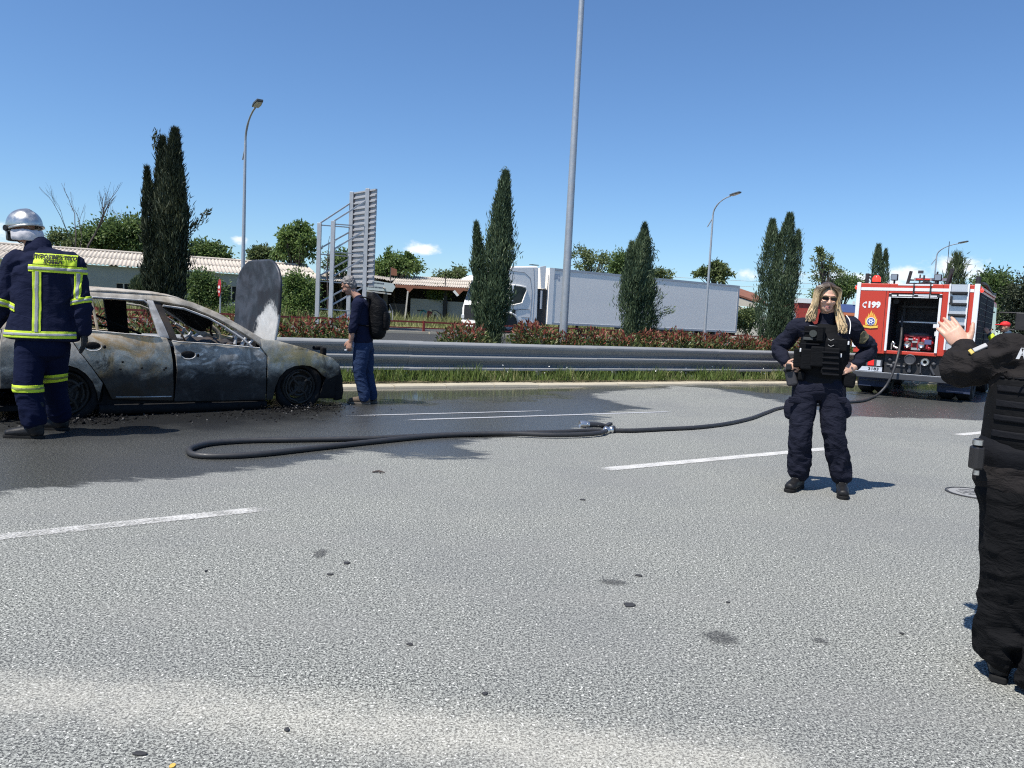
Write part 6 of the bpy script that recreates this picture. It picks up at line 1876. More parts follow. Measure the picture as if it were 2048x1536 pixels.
# ---- black hose: from the pump bay to the nozzle, then a long loop
def fire_hose():
    s = .945
    base = Vector((8.007 * s, 17.9 * s, 0))
    r_, h_ = Vector((math.cos(.62), -math.sin(.62), 0)), Vector((math.sin(.62), math.cos(.62), 0))
    def E(px, py, off): return onplane(px, py, base + h_ * off, h_)
    rad = .026
    def gp(px, py): return G(px, py, rad)
    a = [E(1804.5, 632, .35), E(1803, 668, .25), E(1800, 692, -.05), E(1793, 722, -.30), E(1783, 752, -.42), E(1769, 776, -.50)]
    g1 = [gp(1750, 793), gp(1728, 801), gp(1700, 804), gp(1660, 807), gp(1610, 810), gp(1560, 816), gp(1530, 826), gp(1500, 837), gp(1450, 848), gp(1390, 855), gp(1330, 858), gp(1270, 861), gp(1232, 861)]
    g2 = [gp(1215, 861), gp(1180, 861), gp(1120, 864), gp(1030, 866), gp(900, 869), gp(760, 876), gp(620, 879), gp(500, 881), gp(425, 886), gp(388, 894), gp(378, 902), gp(392, 910), gp(440, 912), gp(520, 908), gp(640, 895), gp(760, 882), gp(880, 871), gp(1000, 869), gp(1100, 872), gp(1165, 871), gp(1200, 868), gp(1212, 864)]
    for i in range(17, 22): g2[i].z += .012
    pts, _ = catmull(a + g1 + g2, 6)
    pts = [Vector((p.x, p.y, max(p.z, rad * .95))) for p in pts]
    root = MB()
    root.tube(pts, rad, 10)
    o = root.build('fire_hose', mat('hose_black', (.028, .028, .03), .55, var=.25, vscale=9, dirt=(.09, .088, .085), dirt_amt=.35), None, 60)
    tag(o, 'black rubber fire hose looping across the road from the fire engine', 'fire hose')
    c = gp(1213, 862)
    d = (gp(1240, 860) - gp(1190, 862)).normalized()
    q = Vector((-d.y, d.x, 0))
    z = Vector((0, 0, 1))
    nz = thing('hose_nozzle', c - Vector((0, 0, rad)), 0, 'metal and black hose nozzle lying on the hose in the road', 'nozzle')
    off = z * rad
    BL, CH = mat('nozzle_black', (.03, .03, .033), .45, var=.2), MATS['chrome_fitting']
    mb = MB(); mb.tube([off + q * .02 - d * .02, off + q * .07 + z * .04 + d * .05, off + q * .10 + z * .055 - d * .02, off + q * .13 + z * .06 - d * .17], [.03, .035, .032, .034], 12); mb.build('barrel', BL, nz, 50)
    e = off + q * .13 + z * .06 - d * .17
    dd = (-d * .15 + q * .03 + z * .005).normalized()
    mb = MB(); mb.lathe(e, dd, [(.03, -.01), (.036, 0), (.036, .02), (.03, .025), (.043, .035), (.046, .10), (.04, .115), (.025, .11), (0, .09)], 20); mb.build('tip', CH, nz, 40)
    mb = MB(); mb.bar(off + d * .03 + q * .05 + z * .05, off + d * .12 + q * .08 + z * .075, .05, .03); mb.tube([off + d * .02 + q * .03, off + d * .10 + z * .02, off + d * .14 + q * .05 + z * .03], .026, 10); mb.build('handle', BL, nz, 50)
    mb = MB(); mb.ell(off + z * .01 - d * .01 - q * .01, (.05, .045, .045), 14, 10); mb.lathe(off + z * .01 + d * .02, d, [(.036, -.05), (.045, -.04), (.045, -.02), (.036, -.01), (.036, .02), (.046, .03), (.046, .05), (.03, .055)], 18); mb.build('coupling', CH, nz, 40)
fire_hose()
# ================================================================== PEOPLE
def cloth_mat(name, col, bs=9, strength=.35, rough=.9, var=.18, weave=420, spec=.12):
    if name in MATS: return MATS[name]
    m, nt, b = nodes_of(name)
    k = mixc(nt, noise(nt, 7, 5, .65), tuple(c * (1 - var) for c in col), tuple(c * (1 + var) for c in col))
    nt.links.new(k, b.inputs['Base Color'])
    b.inputs['Roughness'].default_value = rough
    b.inputs['Specular IOR Level'].default_value = spec
    h = mth(nt, 'ADD', noise(nt, bs, 5, .6, stretch=(1, 1, 2.2), dist=.8), mth(nt, 'MULTIPLY', noise(nt, weave, 1), .04))
    bump(nt, b, h, strength, .03)
    MATS[name] = m
    return m
def skin_mat(name, col):
    m, nt, b = nodes_of(name)
    k = mixc(nt, noise(nt, 18, 4), tuple(c * .85 for c in col), tuple(min(1, c * 1.12) for c in col))
    nt.links.new(k, b.inputs['Base Color'])
    b.inputs['Roughness'].default_value = .5
    b.inputs['Subsurface Weight'].default_value = .12
    b.inputs['Subsurface Radius'].default_value = (.02, .008, .004)
    MATS[name] = m
    return m
SKIN = skin_mat('skin', (.56, .33, .235))
SKIN2 = skin_mat('skin_tanned', (.42, .235, .165))
BOOT = mat('boot_leather', (.010, .010, .011), .5, var=.3, vscale=12, bmp=.2, bscale=90, dirt=(.04, .038, .036), dirt_amt=.2, spec=.3)
SOLE = mat('boot_sole', (.012, .012, .012), .85, var=.3, vscale=12, dirt=(.045, .042, .04), spec=.2)

def fold_push(V, N, amp, freq=(7, 7, 20), spots=(), seed=0):
    """cloth folds: ridged noise pushed along the surface, stronger round the given joints"""
    q = np.stack([V[:, 0] * freq[0], V[:, 1] * freq[1], V[:, 2] * freq[2] + 1.3 * np.sin(V[:, 0] * 9 + V[:, 1] * 7)], 1)
    r = 1 - np.abs(2 * vnoise(q, seed) - 1)
    r2 = 1 - np.abs(2 * vnoise(q * 1.9 + 5, seed + 3) - 1)
    d = (r - .55) * 1.0 + (r2 - .55) * .45
    g = np.full(len(V), .35)
    for c, rad, k in spots:
        g = g + k * np.exp(-((V - np.array(c)) ** 2).sum(1) / (2 * rad * rad))
    return V + N * (d * amp * g)[:, None]
def garment(name, mb, m, parent, voxel=.009, amp=.008, spots=(), freq=(7, 7, 20), seed=0, sm=2):
    me, V, N = remesh(mb, voxel, sm)
    if amp: V = fold_push(V, N, amp, freq, spots, seed)
    set_co(me, V)
    me.materials.clear(); me.materials.append(m)
    o = link_mesh(name, me, parent)
    return o
def decal(name, src, planes, m, parent, off=.004, facing=None, thresh=0.0):
    """a strip cut out of a garment's own surface by planes (point, inward direction) and laid just above it"""
    bm = bmesh.new(); bm.from_mesh(src.data)
    for co, no in planes:
        bmesh.ops.bisect_plane(bm, geom=bm.verts[:] + bm.edges[:] + bm.faces[:], dist=1e-6, plane_co=Vector(co), plane_no=-Vector(no), clear_outer=True)
    if facing is not None:
        f = Vector(facing)
        dead = [fc for fc in bm.faces if fc.normal.dot(f) < thresh]
        bmesh.ops.delete(bm, geom=dead, context='FACES')
    bm.normal_update()
    ns = [v.normal.copy() for v in bm.verts]
    for v, n in zip(bm.verts, ns): v.co += n * off
    me = bpy.data.meshes.new(name)
    bm.to_mesh(me); bm.free()
    me.materials.append(m)
    if len(me.polygons): me.polygons.foreach_set('use_smooth', [True] * len(me.polygons))
    o = link_mesh(name, me, parent)
    s = o.modifiers.new('thick', 'SOLIDIFY'); s.thickness, s.offset = off * .6, -1
    return o
def hand(mb, w, d, n, t, curl=(.25, .3, .25), k=1.0, spread=.12, thumb=.75, thumb_curl=.2):
    """palm, four jointed fingers of different length and a thumb off the side; d forward, n palm normal, t thumb side"""
    w, d, n, t = Vector(w), Vector(d).normalized(), Vector(n), Vector(t)
    n = (n - d * n.dot(d)).normalized(); t = (t - d * t.dot(d) - n * t.dot(n)).normalized()
    mb.limb([w - d * .02 * k, w + d * .02 * k, w + d * .055 * k, w + d * .09 * k], [(.027 * k, .021 * k), (.032 * k, .019 * k), (.041 * k, .017 * k), (.040 * k, .014 * k)], 14, 4, side=t)
    for i, (off, L) in enumerate(((.031, .072), (.0105, .082), (-.010, .076), (-.029, .060))):
        p = w + d * (.088 - abs(off) * .25) * k + t * off * k
        fd = (d + t * (spread * (1.2 - i * .8))).normalized()
        pts, ang = [p - d * .012 * k, p], 0
        for f, c in zip((.46, .31, .23), curl):
            ang += c
            p = p + (fd * math.cos(ang) + n * math.sin(ang)) * L * f * k
            pts.append(p)
        mb.limb(pts, [.0098 * k, .0098 * k, .0092 * k, .0084 * k, .0068 * k], 8, 3)
    p = w + d * .022 * k + t * .026 * k
    td = (d * (1 - thumb) + t * thumb).normalized()
    q = p + td * .036 * k
    td2 = (td * math.cos(thumb_curl) + (d * .8 + n * .3).normalized() * math.sin(thumb_curl)).normalized()
    mb.limb([p - td * .012 * k, p, q, q + td2 * .026 * k, q + td2 * .045 * k], [.0145 * k, .0145 * k, .0118 * k, .0105 * k, .0075 * k], 8, 3)
def head(mb, c, f, up, k=1.0):
    """skull, jaw, nose, brow, lips and ears; c = centre of skull, f = gaze, up = crown"""
    c, f = Vector(c), Vector(f).normalized()
    up = (Vector(up) - f * Vector(up).dot(f)).normalized()
    s = f.cross(up)
    rot = Matrix((s, f, up)).transposed()
    P = lambda a, b, z: c + s * a * k + f * b * k + up * z * k
    E = lambda p, r: mb.ell(p, tuple(q * k for q in r), 18, 12, rot=rot)
    E(P(0, -.012, .022), (.074, .092, .092))
    E(P(0, .020, -.03), (.062, .070, .078))
    E(P(0, .045, -.075), (.043, .045, .042))
    E(P(0, .072, -.096), (.022, .018, .016))
    E(P(0, .074, .022), (.055, .018, .012))
    mb.limb([P(0, .080, .015), P(0, .094, -.012), P(0, .104, -.034)], [.009 * k, .011 * k, .014 * k], 8, 4)
    for a in (-1, 1):
        E(P(a * .014, .094, -.037), (.009, .010, .008))
        E(P(a * .036, .066, -.03), (.022, .018, .018))
        E(P(a * .074, -.008, -.008), (.010, .020, .030))
    E(P(0, .084, -.064), (.022, .011, .0055)); E(P(0, .082, -.076), (.019, .011, .0065))
def boot(mb, ank, toe, r=.052, top=.18, sole=None):
    """lace-up boot: shaft, instep, toe cap"""
    ank, toe = Vector(ank), Vector(toe)
    d = Vector((toe.x - ank.x, toe.y - ank.y, 0))
    L = d.length; d.normalize()
    s = Vector((-d.y, d.x, 0))
    g = Vector((ank.x, ank.y, 0))
    mb.limb([g + Vector((0, 0, top)), g + Vector((0, 0, .12)) , g + Vector((0, 0, .06)) - d * .012], [(r * 1.02, r * 1.06), (r * .95, r * 1.05), (r * .8, r * .95)], 14, 4, side=s)
    mb.limb([g - d * .045 + Vector((0, 0, .05)), g + d * .03 + Vector((0, 0, .062)), g + d * L * .6 + Vector((0, 0, .050)), g + d * (L - .035) + Vector((0, 0, .042))], [(.036, .042), (.040, .055), (.046, .044), (.043, .034)], 14, 4, side=s)
    if sole is not None:
        out = [(-.078, .024), (-.055, .032), (0, .031), (L * .45, .038), (L * .75, .047), (L - .02, .040), (L + .004, .022), (L + .009, 0)]
        pts = [g + d * a + s * b for a, b in out] + [g + d * a - s * b for a, b in reversed(out[:-1])]
        sole.prism(pts, (0, 0, .026))

def footwear(o, feet, r, top, m, sm, name='boot', voxel=.006):
    out = []
    for ank, toe in feet:
        Bt, So = MB(), MB()
        boot(Bt, ank, toe, r, top, So)
        b = garment(name, Bt, m, o, voxel, .004, (), (20, 20, 30), 3)
        So.build('sole', sm, b, bevel=.005)
        out.append(b)
    return out
class Person:
    def __init__(s, base, f, name='person'):
        s.base = Vector((base[0], base[1], 0))
        s.f = Vector((f[0], f[1], 0)).normalized()
        s.side = Vector((-s.f.y, s.f.x, 0))           # the person's left
    def J(s, px, py, off=0.0):
        return onplane(px, py, s.base + s.f * off, s.f) - s.base
    def finish(s, mb, skin, label, voxel=.006, group=None):
        me, V, N = remesh(mb, voxel, 1)
        set_co(me, V)
        me.materials.clear(); me.materials.append(skin)
        o = link_mesh('person', me)
        o.location = s.base
        return tag(o, label, 'person', group)
def mid(a, b, t=.5): return Vector(a).lerp(Vector(b), t)

# ------------------------------------------------------------------ blonde police officer
def police_woman():
    p = Person((2.55, 6.22), (-.27, -.96))
    J = p.J
    S = -p.side                                            # picture right (her left) is -side? kept explicit below
    Lr = Vector((-p.f.y, p.f.x, 0))
    hd = J(1654, 596, .02)
    neck, nb = J(1655, 632, -.01), J(1653, 650, -.02)
    sr, er, wr = J(1599, 652, -.02), J(1557, 697, -.10), J(1571, 727, .04)
    sl, el, wl = J(1702, 652, -.02), J(1738, 698, -.12), J(1709, 734, .02)
    ch, wa, hp = J(1650, 686, .0), J(1644, 738, .0), J(1637, 766, -.01)
    hr, kr, ar = J(1611, 778, 0), J(1601, 868, .05), J(1598, 950, -.02)
    hl, kl, al = J(1663, 778, 0), J(1668, 868, .05), J(1684, 957, -.02)
    gz = (p.f + Vector((.12, 0, -.10))).normalized()
    up = (Vector((.05, 0, 1))).normalized()
    B = MB()
    head(B, hd, gz, up, .97)
    B.limb([nb, neck, mid(neck, hd, .4)], [.058, .052, .054], 14, 4)
    B.limb([hp, wa, ch, nb], [(.15, .10), (.13, .095), (.16, .10), (.07, .06)], 16, 5, side=Lr)
    for a, e, w in ((sr, er, wr), (sl, el, wl)): B.limb([mid(a, ch, .2), a, e, w], [.05, .045, .038, .027], 12, 5)
    for a, k, n in ((hr, kr, ar), (hl, kl, al)): B.limb([a, k, n], [.075, .055, .04], 12, 5)
    # right hand on the holster, left hand on the hip
    hand(B, wr, J(1587, 738, .10) - wr, J(1590, 725, .0) - J(1575, 725, .10), J(1580, 700, .05) - J(1580, 735, .05), (.7, .8, .6), .95, .05, .6, .4)
    hand(B, wl, J(1686, 739, .09) - wl, -p.f + Vector((0, 0, -.3)), Vector((0, 0, 1)), (.35, .5, .4), .95, .10, .5, .5)
    o = p.finish(B, SKIN, 'blonde police officer in navy uniform and black vest standing with hands at her hips', .005)
    NAVY = cloth_mat('navy_uniform', (.0125, .0138, .0245), 8, .75)
    VEST = cloth_mat('black_vest', (.0052, .0056, .0068), 14, .25, .8)
    WEB = cloth_mat('black_webbing', (.0085, .0088, .011), 20, .2, .75)
    # jacket
    Jk = MB()
    Jk.limb([hp + Vector((0, 0, .02)), wa, ch, mid(ch, nb, .6), nb], [(.185, .125), (.165, .115), (.185, .125), (.165, .10), (.075, .065)], 22, 6, side=Lr)
    for a, e, w in ((sr, er, wr), (sl, el, wl)):
        Jk.limb([mid(a, ch, .35), a, mid(a, e, .5), e, mid(e, w, .55), mid(e, w, .90)], [.072, .070, .060, .056, .050, .042], 16, 5)
    Jk.limb([nb - Vector((0, 0, .01)), neck + Vector((0, 0, .005))], [.066, .062], 14, 4)
    jo = garment('jacket', Jk, NAVY, o, .009, .022, [(er, .09, 1.3), (el, .09, 1.3), (mid(er, wr), .07, .8), (mid(el, wl), .07, .8), (sr, .08, .7), (sl, .08, .7)], (11, 11, 17), 1)
    # trousers
    T = MB()
    T.limb([wa + Vector((0, 0, -.02)), hp, mid(hp, mid(hr, hl), .9)], [(.165, .12), (.19, .135), (.185, .14)], 20, 5, side=Lr)
    for a, k, n, sx in ((hr, kr, ar, -1), (hl, kl, al, 1)):
        T.limb([a + Vector((0, 0, .02)), mid(a, k, .5), k, mid(k, n, .5), mid(k, n, .93)], [(.105, .125), (.098, .11), (.083, .09), (.083, .088), (.082, .085)], 18, 6, side=Lr)
    sp = [(kr, .09, 1.0), (kl, .09, 1.0)] + [(mid(k, n, t), .08, 1.1) for k, n in ((kr, ar), (kl, al)) for t in (.5, .85)]
    to = garment('trousers', T, NAVY, o, .009, .021, sp, (11, 11, 15), 4)
    for a, b_, nm in ((J(1585, 806, .02), J(1584, 830, .02), 0), (J(1684, 806, .02), J(1687, 828, .02), 1)):
        q = MB(); q.limb([a, mid(a, b_), b_], [(.05, .062), (.056, .07), (.05, .062)], 14, 4, side=p.f)
        g = garment('cargo_pocket', q, NAVY, to, .008, .008, (), (12, 12, 12), 7)
        f_ = MB(); c = J(1590 if nm == 0 else 1680, 800, .115); f_.box(c, (.10, .02, .05), rot=Matrix((Lr, p.f, Vector((0, 0, 1)))).transposed()); f_.build('pocket_flap', NAVY, to, bevel=.008)
    # boots
    feet = [(Vector((ar.x, ar.y, 0)), J(1576, 974, .18)), (Vector((al.x, al.y, 0)), J(1688, 984, .24))]
    bo = footwear(o, feet, .054, .22, BOOT, SOLE)
    for (a, t), bb in zip(feet, bo):
        lc = MB()
        d = Vector((t.x - a.x, t.y - a.y, 0)).normalized(); s_ = Vector((-d.y, d.x, 0))
        for k in range(5):
            c = Vector((a.x, a.y, .10 + k * .026)) + d * (.066 - k * .0035 + (.02 if k == 0 else 0))
            lc.tube([c - s_ * .026, c + d * .006, c + s_ * .026], .0045, 5)
        lc.build('laces', mat('lace', (.03, .03, .032), .8), bb, 60)
    # vest with pouches
    Vt = MB()
    Vt.limb([wa + Vector((0, 0, -.005)), mid(wa, ch, .5), ch, mid(ch, nb, .45)], [(.188, .15), (.195, .155), (.19, .155), (.15, .12)], 22, 5, side=Lr)
    for sx in (-1, 1): Vt.limb([ch + Lr * sx * .11 + p.f * .10, nb + Lr * sx * .095 + Vector((0, 0, -.015)), ch + Lr * sx * .11 - p.f * .12], [(.04, .022), (.036, .02), (.04, .022)], 10, 5, side=Lr)
    vo = garment('vest', Vt, VEST, o, .008, .005, (), (9, 9, 12), 2)
    R3 = Matrix((Lr, p.f, Vector((0, 0, 1)))).transposed()
    def pouch(name, px, py, w, h, d, off=.16, m=VEST, bev=.012, tilt=0, parent=vo):
        q = MB(); c = J(px, py, off)
        q.box((0, 0, 0), (w, d, h), rot=R3 @ Matrix.Rotation(tilt, 3, 'Y'))
        u_ = q.build(name, m, parent, bevel=bev, segs=3); u_.location = c
        return u_
    k = .00404
    pouch('pouch', 1629, 668, .155, .125, .05, .15, VEST); pouch('pouch', 1640, 668, .05, .12, .05, .168)
    pouch('magazine_pouch', 1613, 718, .085, .165, .06, .15); pouch('magazine_pouch', 1597, 716, .075, .15, .06, .10); pouch('magazine_pouch', 1634, 713, .10, .16, .055, .165)
    pouch('radio_pouch', 1660, 722, .13, .21, .06, .155); pouch('pouch', 1678, 690, .12, .10, .04, .12)
    for py in (705, 716, 727, 738, 749): pouch('webbing', 1661, py, .125, .012, .012, .19, WEB, .003)
    for py in (664, 676, 688): pouch('webbing', 1620, py, .14, .010, .01, .178, WEB, .003)
    b1 = MB(); c = J(1626, 667, .183); b1.cyl(c, c + p.f * .008, .028, seg=20); b1.build('badge', mat('subdued_badge', (.045, .048, .042), .5, var=.3, vscale=60), vo, 40)
    pouch('name_tape', 1616, 677, .07, .022, .008, .18, mat('subdued_tape', (.05, .052, .05), .7, var=.3, vscale=80), .002); pouch('name_tape', 1629, 653, .08, .012, .008, .155, mat('grey_tape', (.16, .17, .19), .7, var=.5, vscale=80), .002, .1)
    cl = MB()
    for py in (678, 690, 700): 
        c = J(1662, py, .172); cl.tube([c - Lr * .022, c + Vector((0, 0, -.012)) + Lr * .0, c + Lr * .022], .003, 5)
    cl.build('metal_clip', mat('clip_steel', (.6, .6, .6), .3, .8), vo)
    for px, py in ((1601, 700), (1697, 686), (1682, 711)): 
        q = MB(); c = J(px, py, .15); q.box((0, 0, 0), (.012, .01, .03), rot=R3); g = q.build('buckle', mat('white_plastic', (.7, .7, .7), .4), vo, bevel=.003); g.location = c
    # belt, holster, pouches
    bl = MB(); bl.limb([hp + Vector((0, 0, .012)), hp + Vector((0, 0, .055))], [(.196, .142), (.192, .138)], 22, 3, side=Lr); garment('belt', bl, WEB, o, .008, 0)
    h1 = pouch('holster', 1582, 752, .085, .16, .075, .06, mat('holster_grey', (.032, .031, .036), .6, var=.2), .02, -.25, o)
    pouch('holster_strap', 1580, 740, .10, .02, .085, .06, WEB, .004, -.25, o)
    q = MB(); c = J(1577, 733, .08); q.box((0, 0, 0), (.04, .10, .05), rot=R3); g = q.build('pistol_grip', mat('gun_black', (.012, .012, .013), .4), h1, bevel=.008); g.location = c - h1.location
    pouch('belt_pouch', 1697, 760, .10, .12, .08, .04, VEST, .02, .1, o); pouch('belt_pouch', 1602, 752, .05, .07, .06, .1, VEST, .014, 0, o)
    # shoulder patch, epaulettes, cord
    OL = mat('patch_olive', (.11, .095, .05), .8, var=.4, vscale=60)
    c = J(1727, 674, .02)
    decal('shoulder_patch', jo, [(c + Vector((0, 0, .048)), (0, 0, -1)), (c - Vector((0, 0, .05)), (0, 0, 1)), (c - Lr * .025, Lr), (c + Lr * .05, -Lr), (c + Vector((.0, 0, .03)) - Lr * .02, (Lr * .8 - Vector((0, 0, .6)))), (c + Vector((.0, 0, -.03)) + Lr * .03, (-Lr * .8 + Vector((0, 0, .6))))], OL, jo, .005, p.f, .1)
    for sx, px in ((-1, 1603), (1, 1703)):
        q = MB(); q.bar(J(px, 640 if sx < 0 else 641, -.02), J(px + sx * -18, 633, -.03), .05, .012); q.build('epaulette', mat('epaulette_tan', (.28, .24, .15), .8) if sx < 0 else NAVY, jo, bevel=.004)
    q = MB(); q.tube(catmull([J(1693, 631, .0), J(1699, 640, .05), J(1701, 652, .07), J(1699, 668, .10)], 5)[0], .004, 6); q.build('white_cord', mat('white_plastic', (.7, .7, .7), .4), jo, 60)
    # face: sunglasses, lips, brows
    s_ = gz.cross(up).normalized(); u_ = s_.cross(gz).normalized()
    fp = lambda a, b, z: hd + (s_ * a + gz * b + u_ * z) * .97
    g = MB()
    for a in (-1, 1):
        pts = [fp(a * (.033 + .026 * math.cos(t)), .098 - .10 * (.033 + .026 * math.cos(t)), .002 + .019 * math.sin(t) + (.004 if abs(math.cos(t)) < .5 else 0)) for t in np.linspace(0, 6.283, 15)[:-1]]
        g.prism(pts, gz * .006)
    go = g.build('sunglasses', glass_mat('sunglass_lens', (.008, .008, .01), .08), o)
    g = MB(); g.tube([fp(-.06, .095, .012), fp(-.02, .102, .015), fp(.02, .102, .015), fp(.06, .095, .012)], .0032, 5)
    for a in (-1, 1): g.tube([fp(a * .06, .095, .010), fp(a * .076, .04, .010), fp(a * .078, -.01, .006)], .003, 5)
    g.build('frame', mat('gold_frame', (.35, .27, .16), .3, .8), go, 60)
    g = MB()
    g.limb([fp(-.020, .090, -.066), fp(0, .0985, -.062), fp(.020, .090, -.066)], [.003, .0055, .003], 8, 4); g.limb([fp(-.018, .088, -.075), fp(0, .096, -.0775), fp(.018, .088, -.075)], [.003, .0065, .003], 8, 4); g.build('lips', mat('lips', (.42, .16, .14), .4, var=.1), o, 60)
    # hair
    hm, nt, b = nodes_of('blonde_hair')
    tc = nt.nodes.new('ShaderNodeTexCoord'); sx = nt.nodes.new('ShaderNodeSeparateXYZ'); nt.links.new(tc.outputs['Object'], sx.inputs[0])
    zr = mth(nt, 'ADD', sx.outputs['Z'], mth(nt, 'MULTIPLY', mth(nt, 'SUBTRACT', noise(nt, 30, 3), .5), .08))
    bl_ = mixc(nt, noise(nt, 55, 3, stretch=(1, 1, .08)), (.36, .25, .125), (.66, .52, .32))
    nt.links.new(mixc(nt, ramp(nt, zr, hd.z + .0, hd.z + .10), bl_, (.055, .038, .028)), b.inputs['Base Color'])
    b.inputs['Roughness'].default_value = .42
    hr_ = MB()
    hr_.ell(hd + u_ * .03 - gz * .022, (.088, .094, .098), 20, 14, rot=Matrix((s_, gz, u_)).transposed())
    part = fp(0, .03, .118)
    rr = random.Random(4)
    for i in range(760):
        a = -1 if i % 2 else 1
        t = rr.random()
        y0 = .075 - .15 * t
        start = fp(a * .008, y0 * .8, .117 - .02 * t)
        if a < 0:   # picture left (her right)
            end = J(1618 + rr.uniform(-7, 13), 638 + rr.uniform(-8, 6), .03 + rr.uniform(-.09, .04))
        else:
            end = J(1686 + rr.uniform(-10, 9), 660 + rr.uniform(-10, 8), .09 + rr.uniform(-.06, .03)) if rr.random() < .8 else J(1684 + rr.uniform(-6, 6), 640, -.06)
        bx_ = s_ if True else s_
        sgn = 1 if (end - hd).dot(s_) > 0 else -1
        m1 = hd + s_ * sgn * (.066 + rr.uniform(0, .022)) + gz * (y0 * .8 + .012) + u_ * (.055 + rr.uniform(-.01, .02))
        m2 = hd + s_ * sgn * (.070 + rr.uniform(0, .030)) + gz * (.005 + y0 * .55 + rr.uniform(-.02, .02)) + u_ * (-.05 + rr.uniform(-.02, .02))
        start = hd + s_ * sgn * .006 + gz * y0 * .9 + u_ * (.121 - abs(y0) * .30)
        pts, _ = catmull([start, m1, m2, mid(m2, end, .55) + Vector((rr.uniform(-.012, .012), rr.uniform(-.006, .006), 0)), end], 4)
        n = len(pts)
        hr_.tube(pts, [.0042 * (1 - .45 * (j / (n - 1)) ** 2.2) * (.6 if j == n - 1 else 1) for j in range(n)], 4)
    hr_.build('hair', hm, o, 60)
    return o
police_woman()

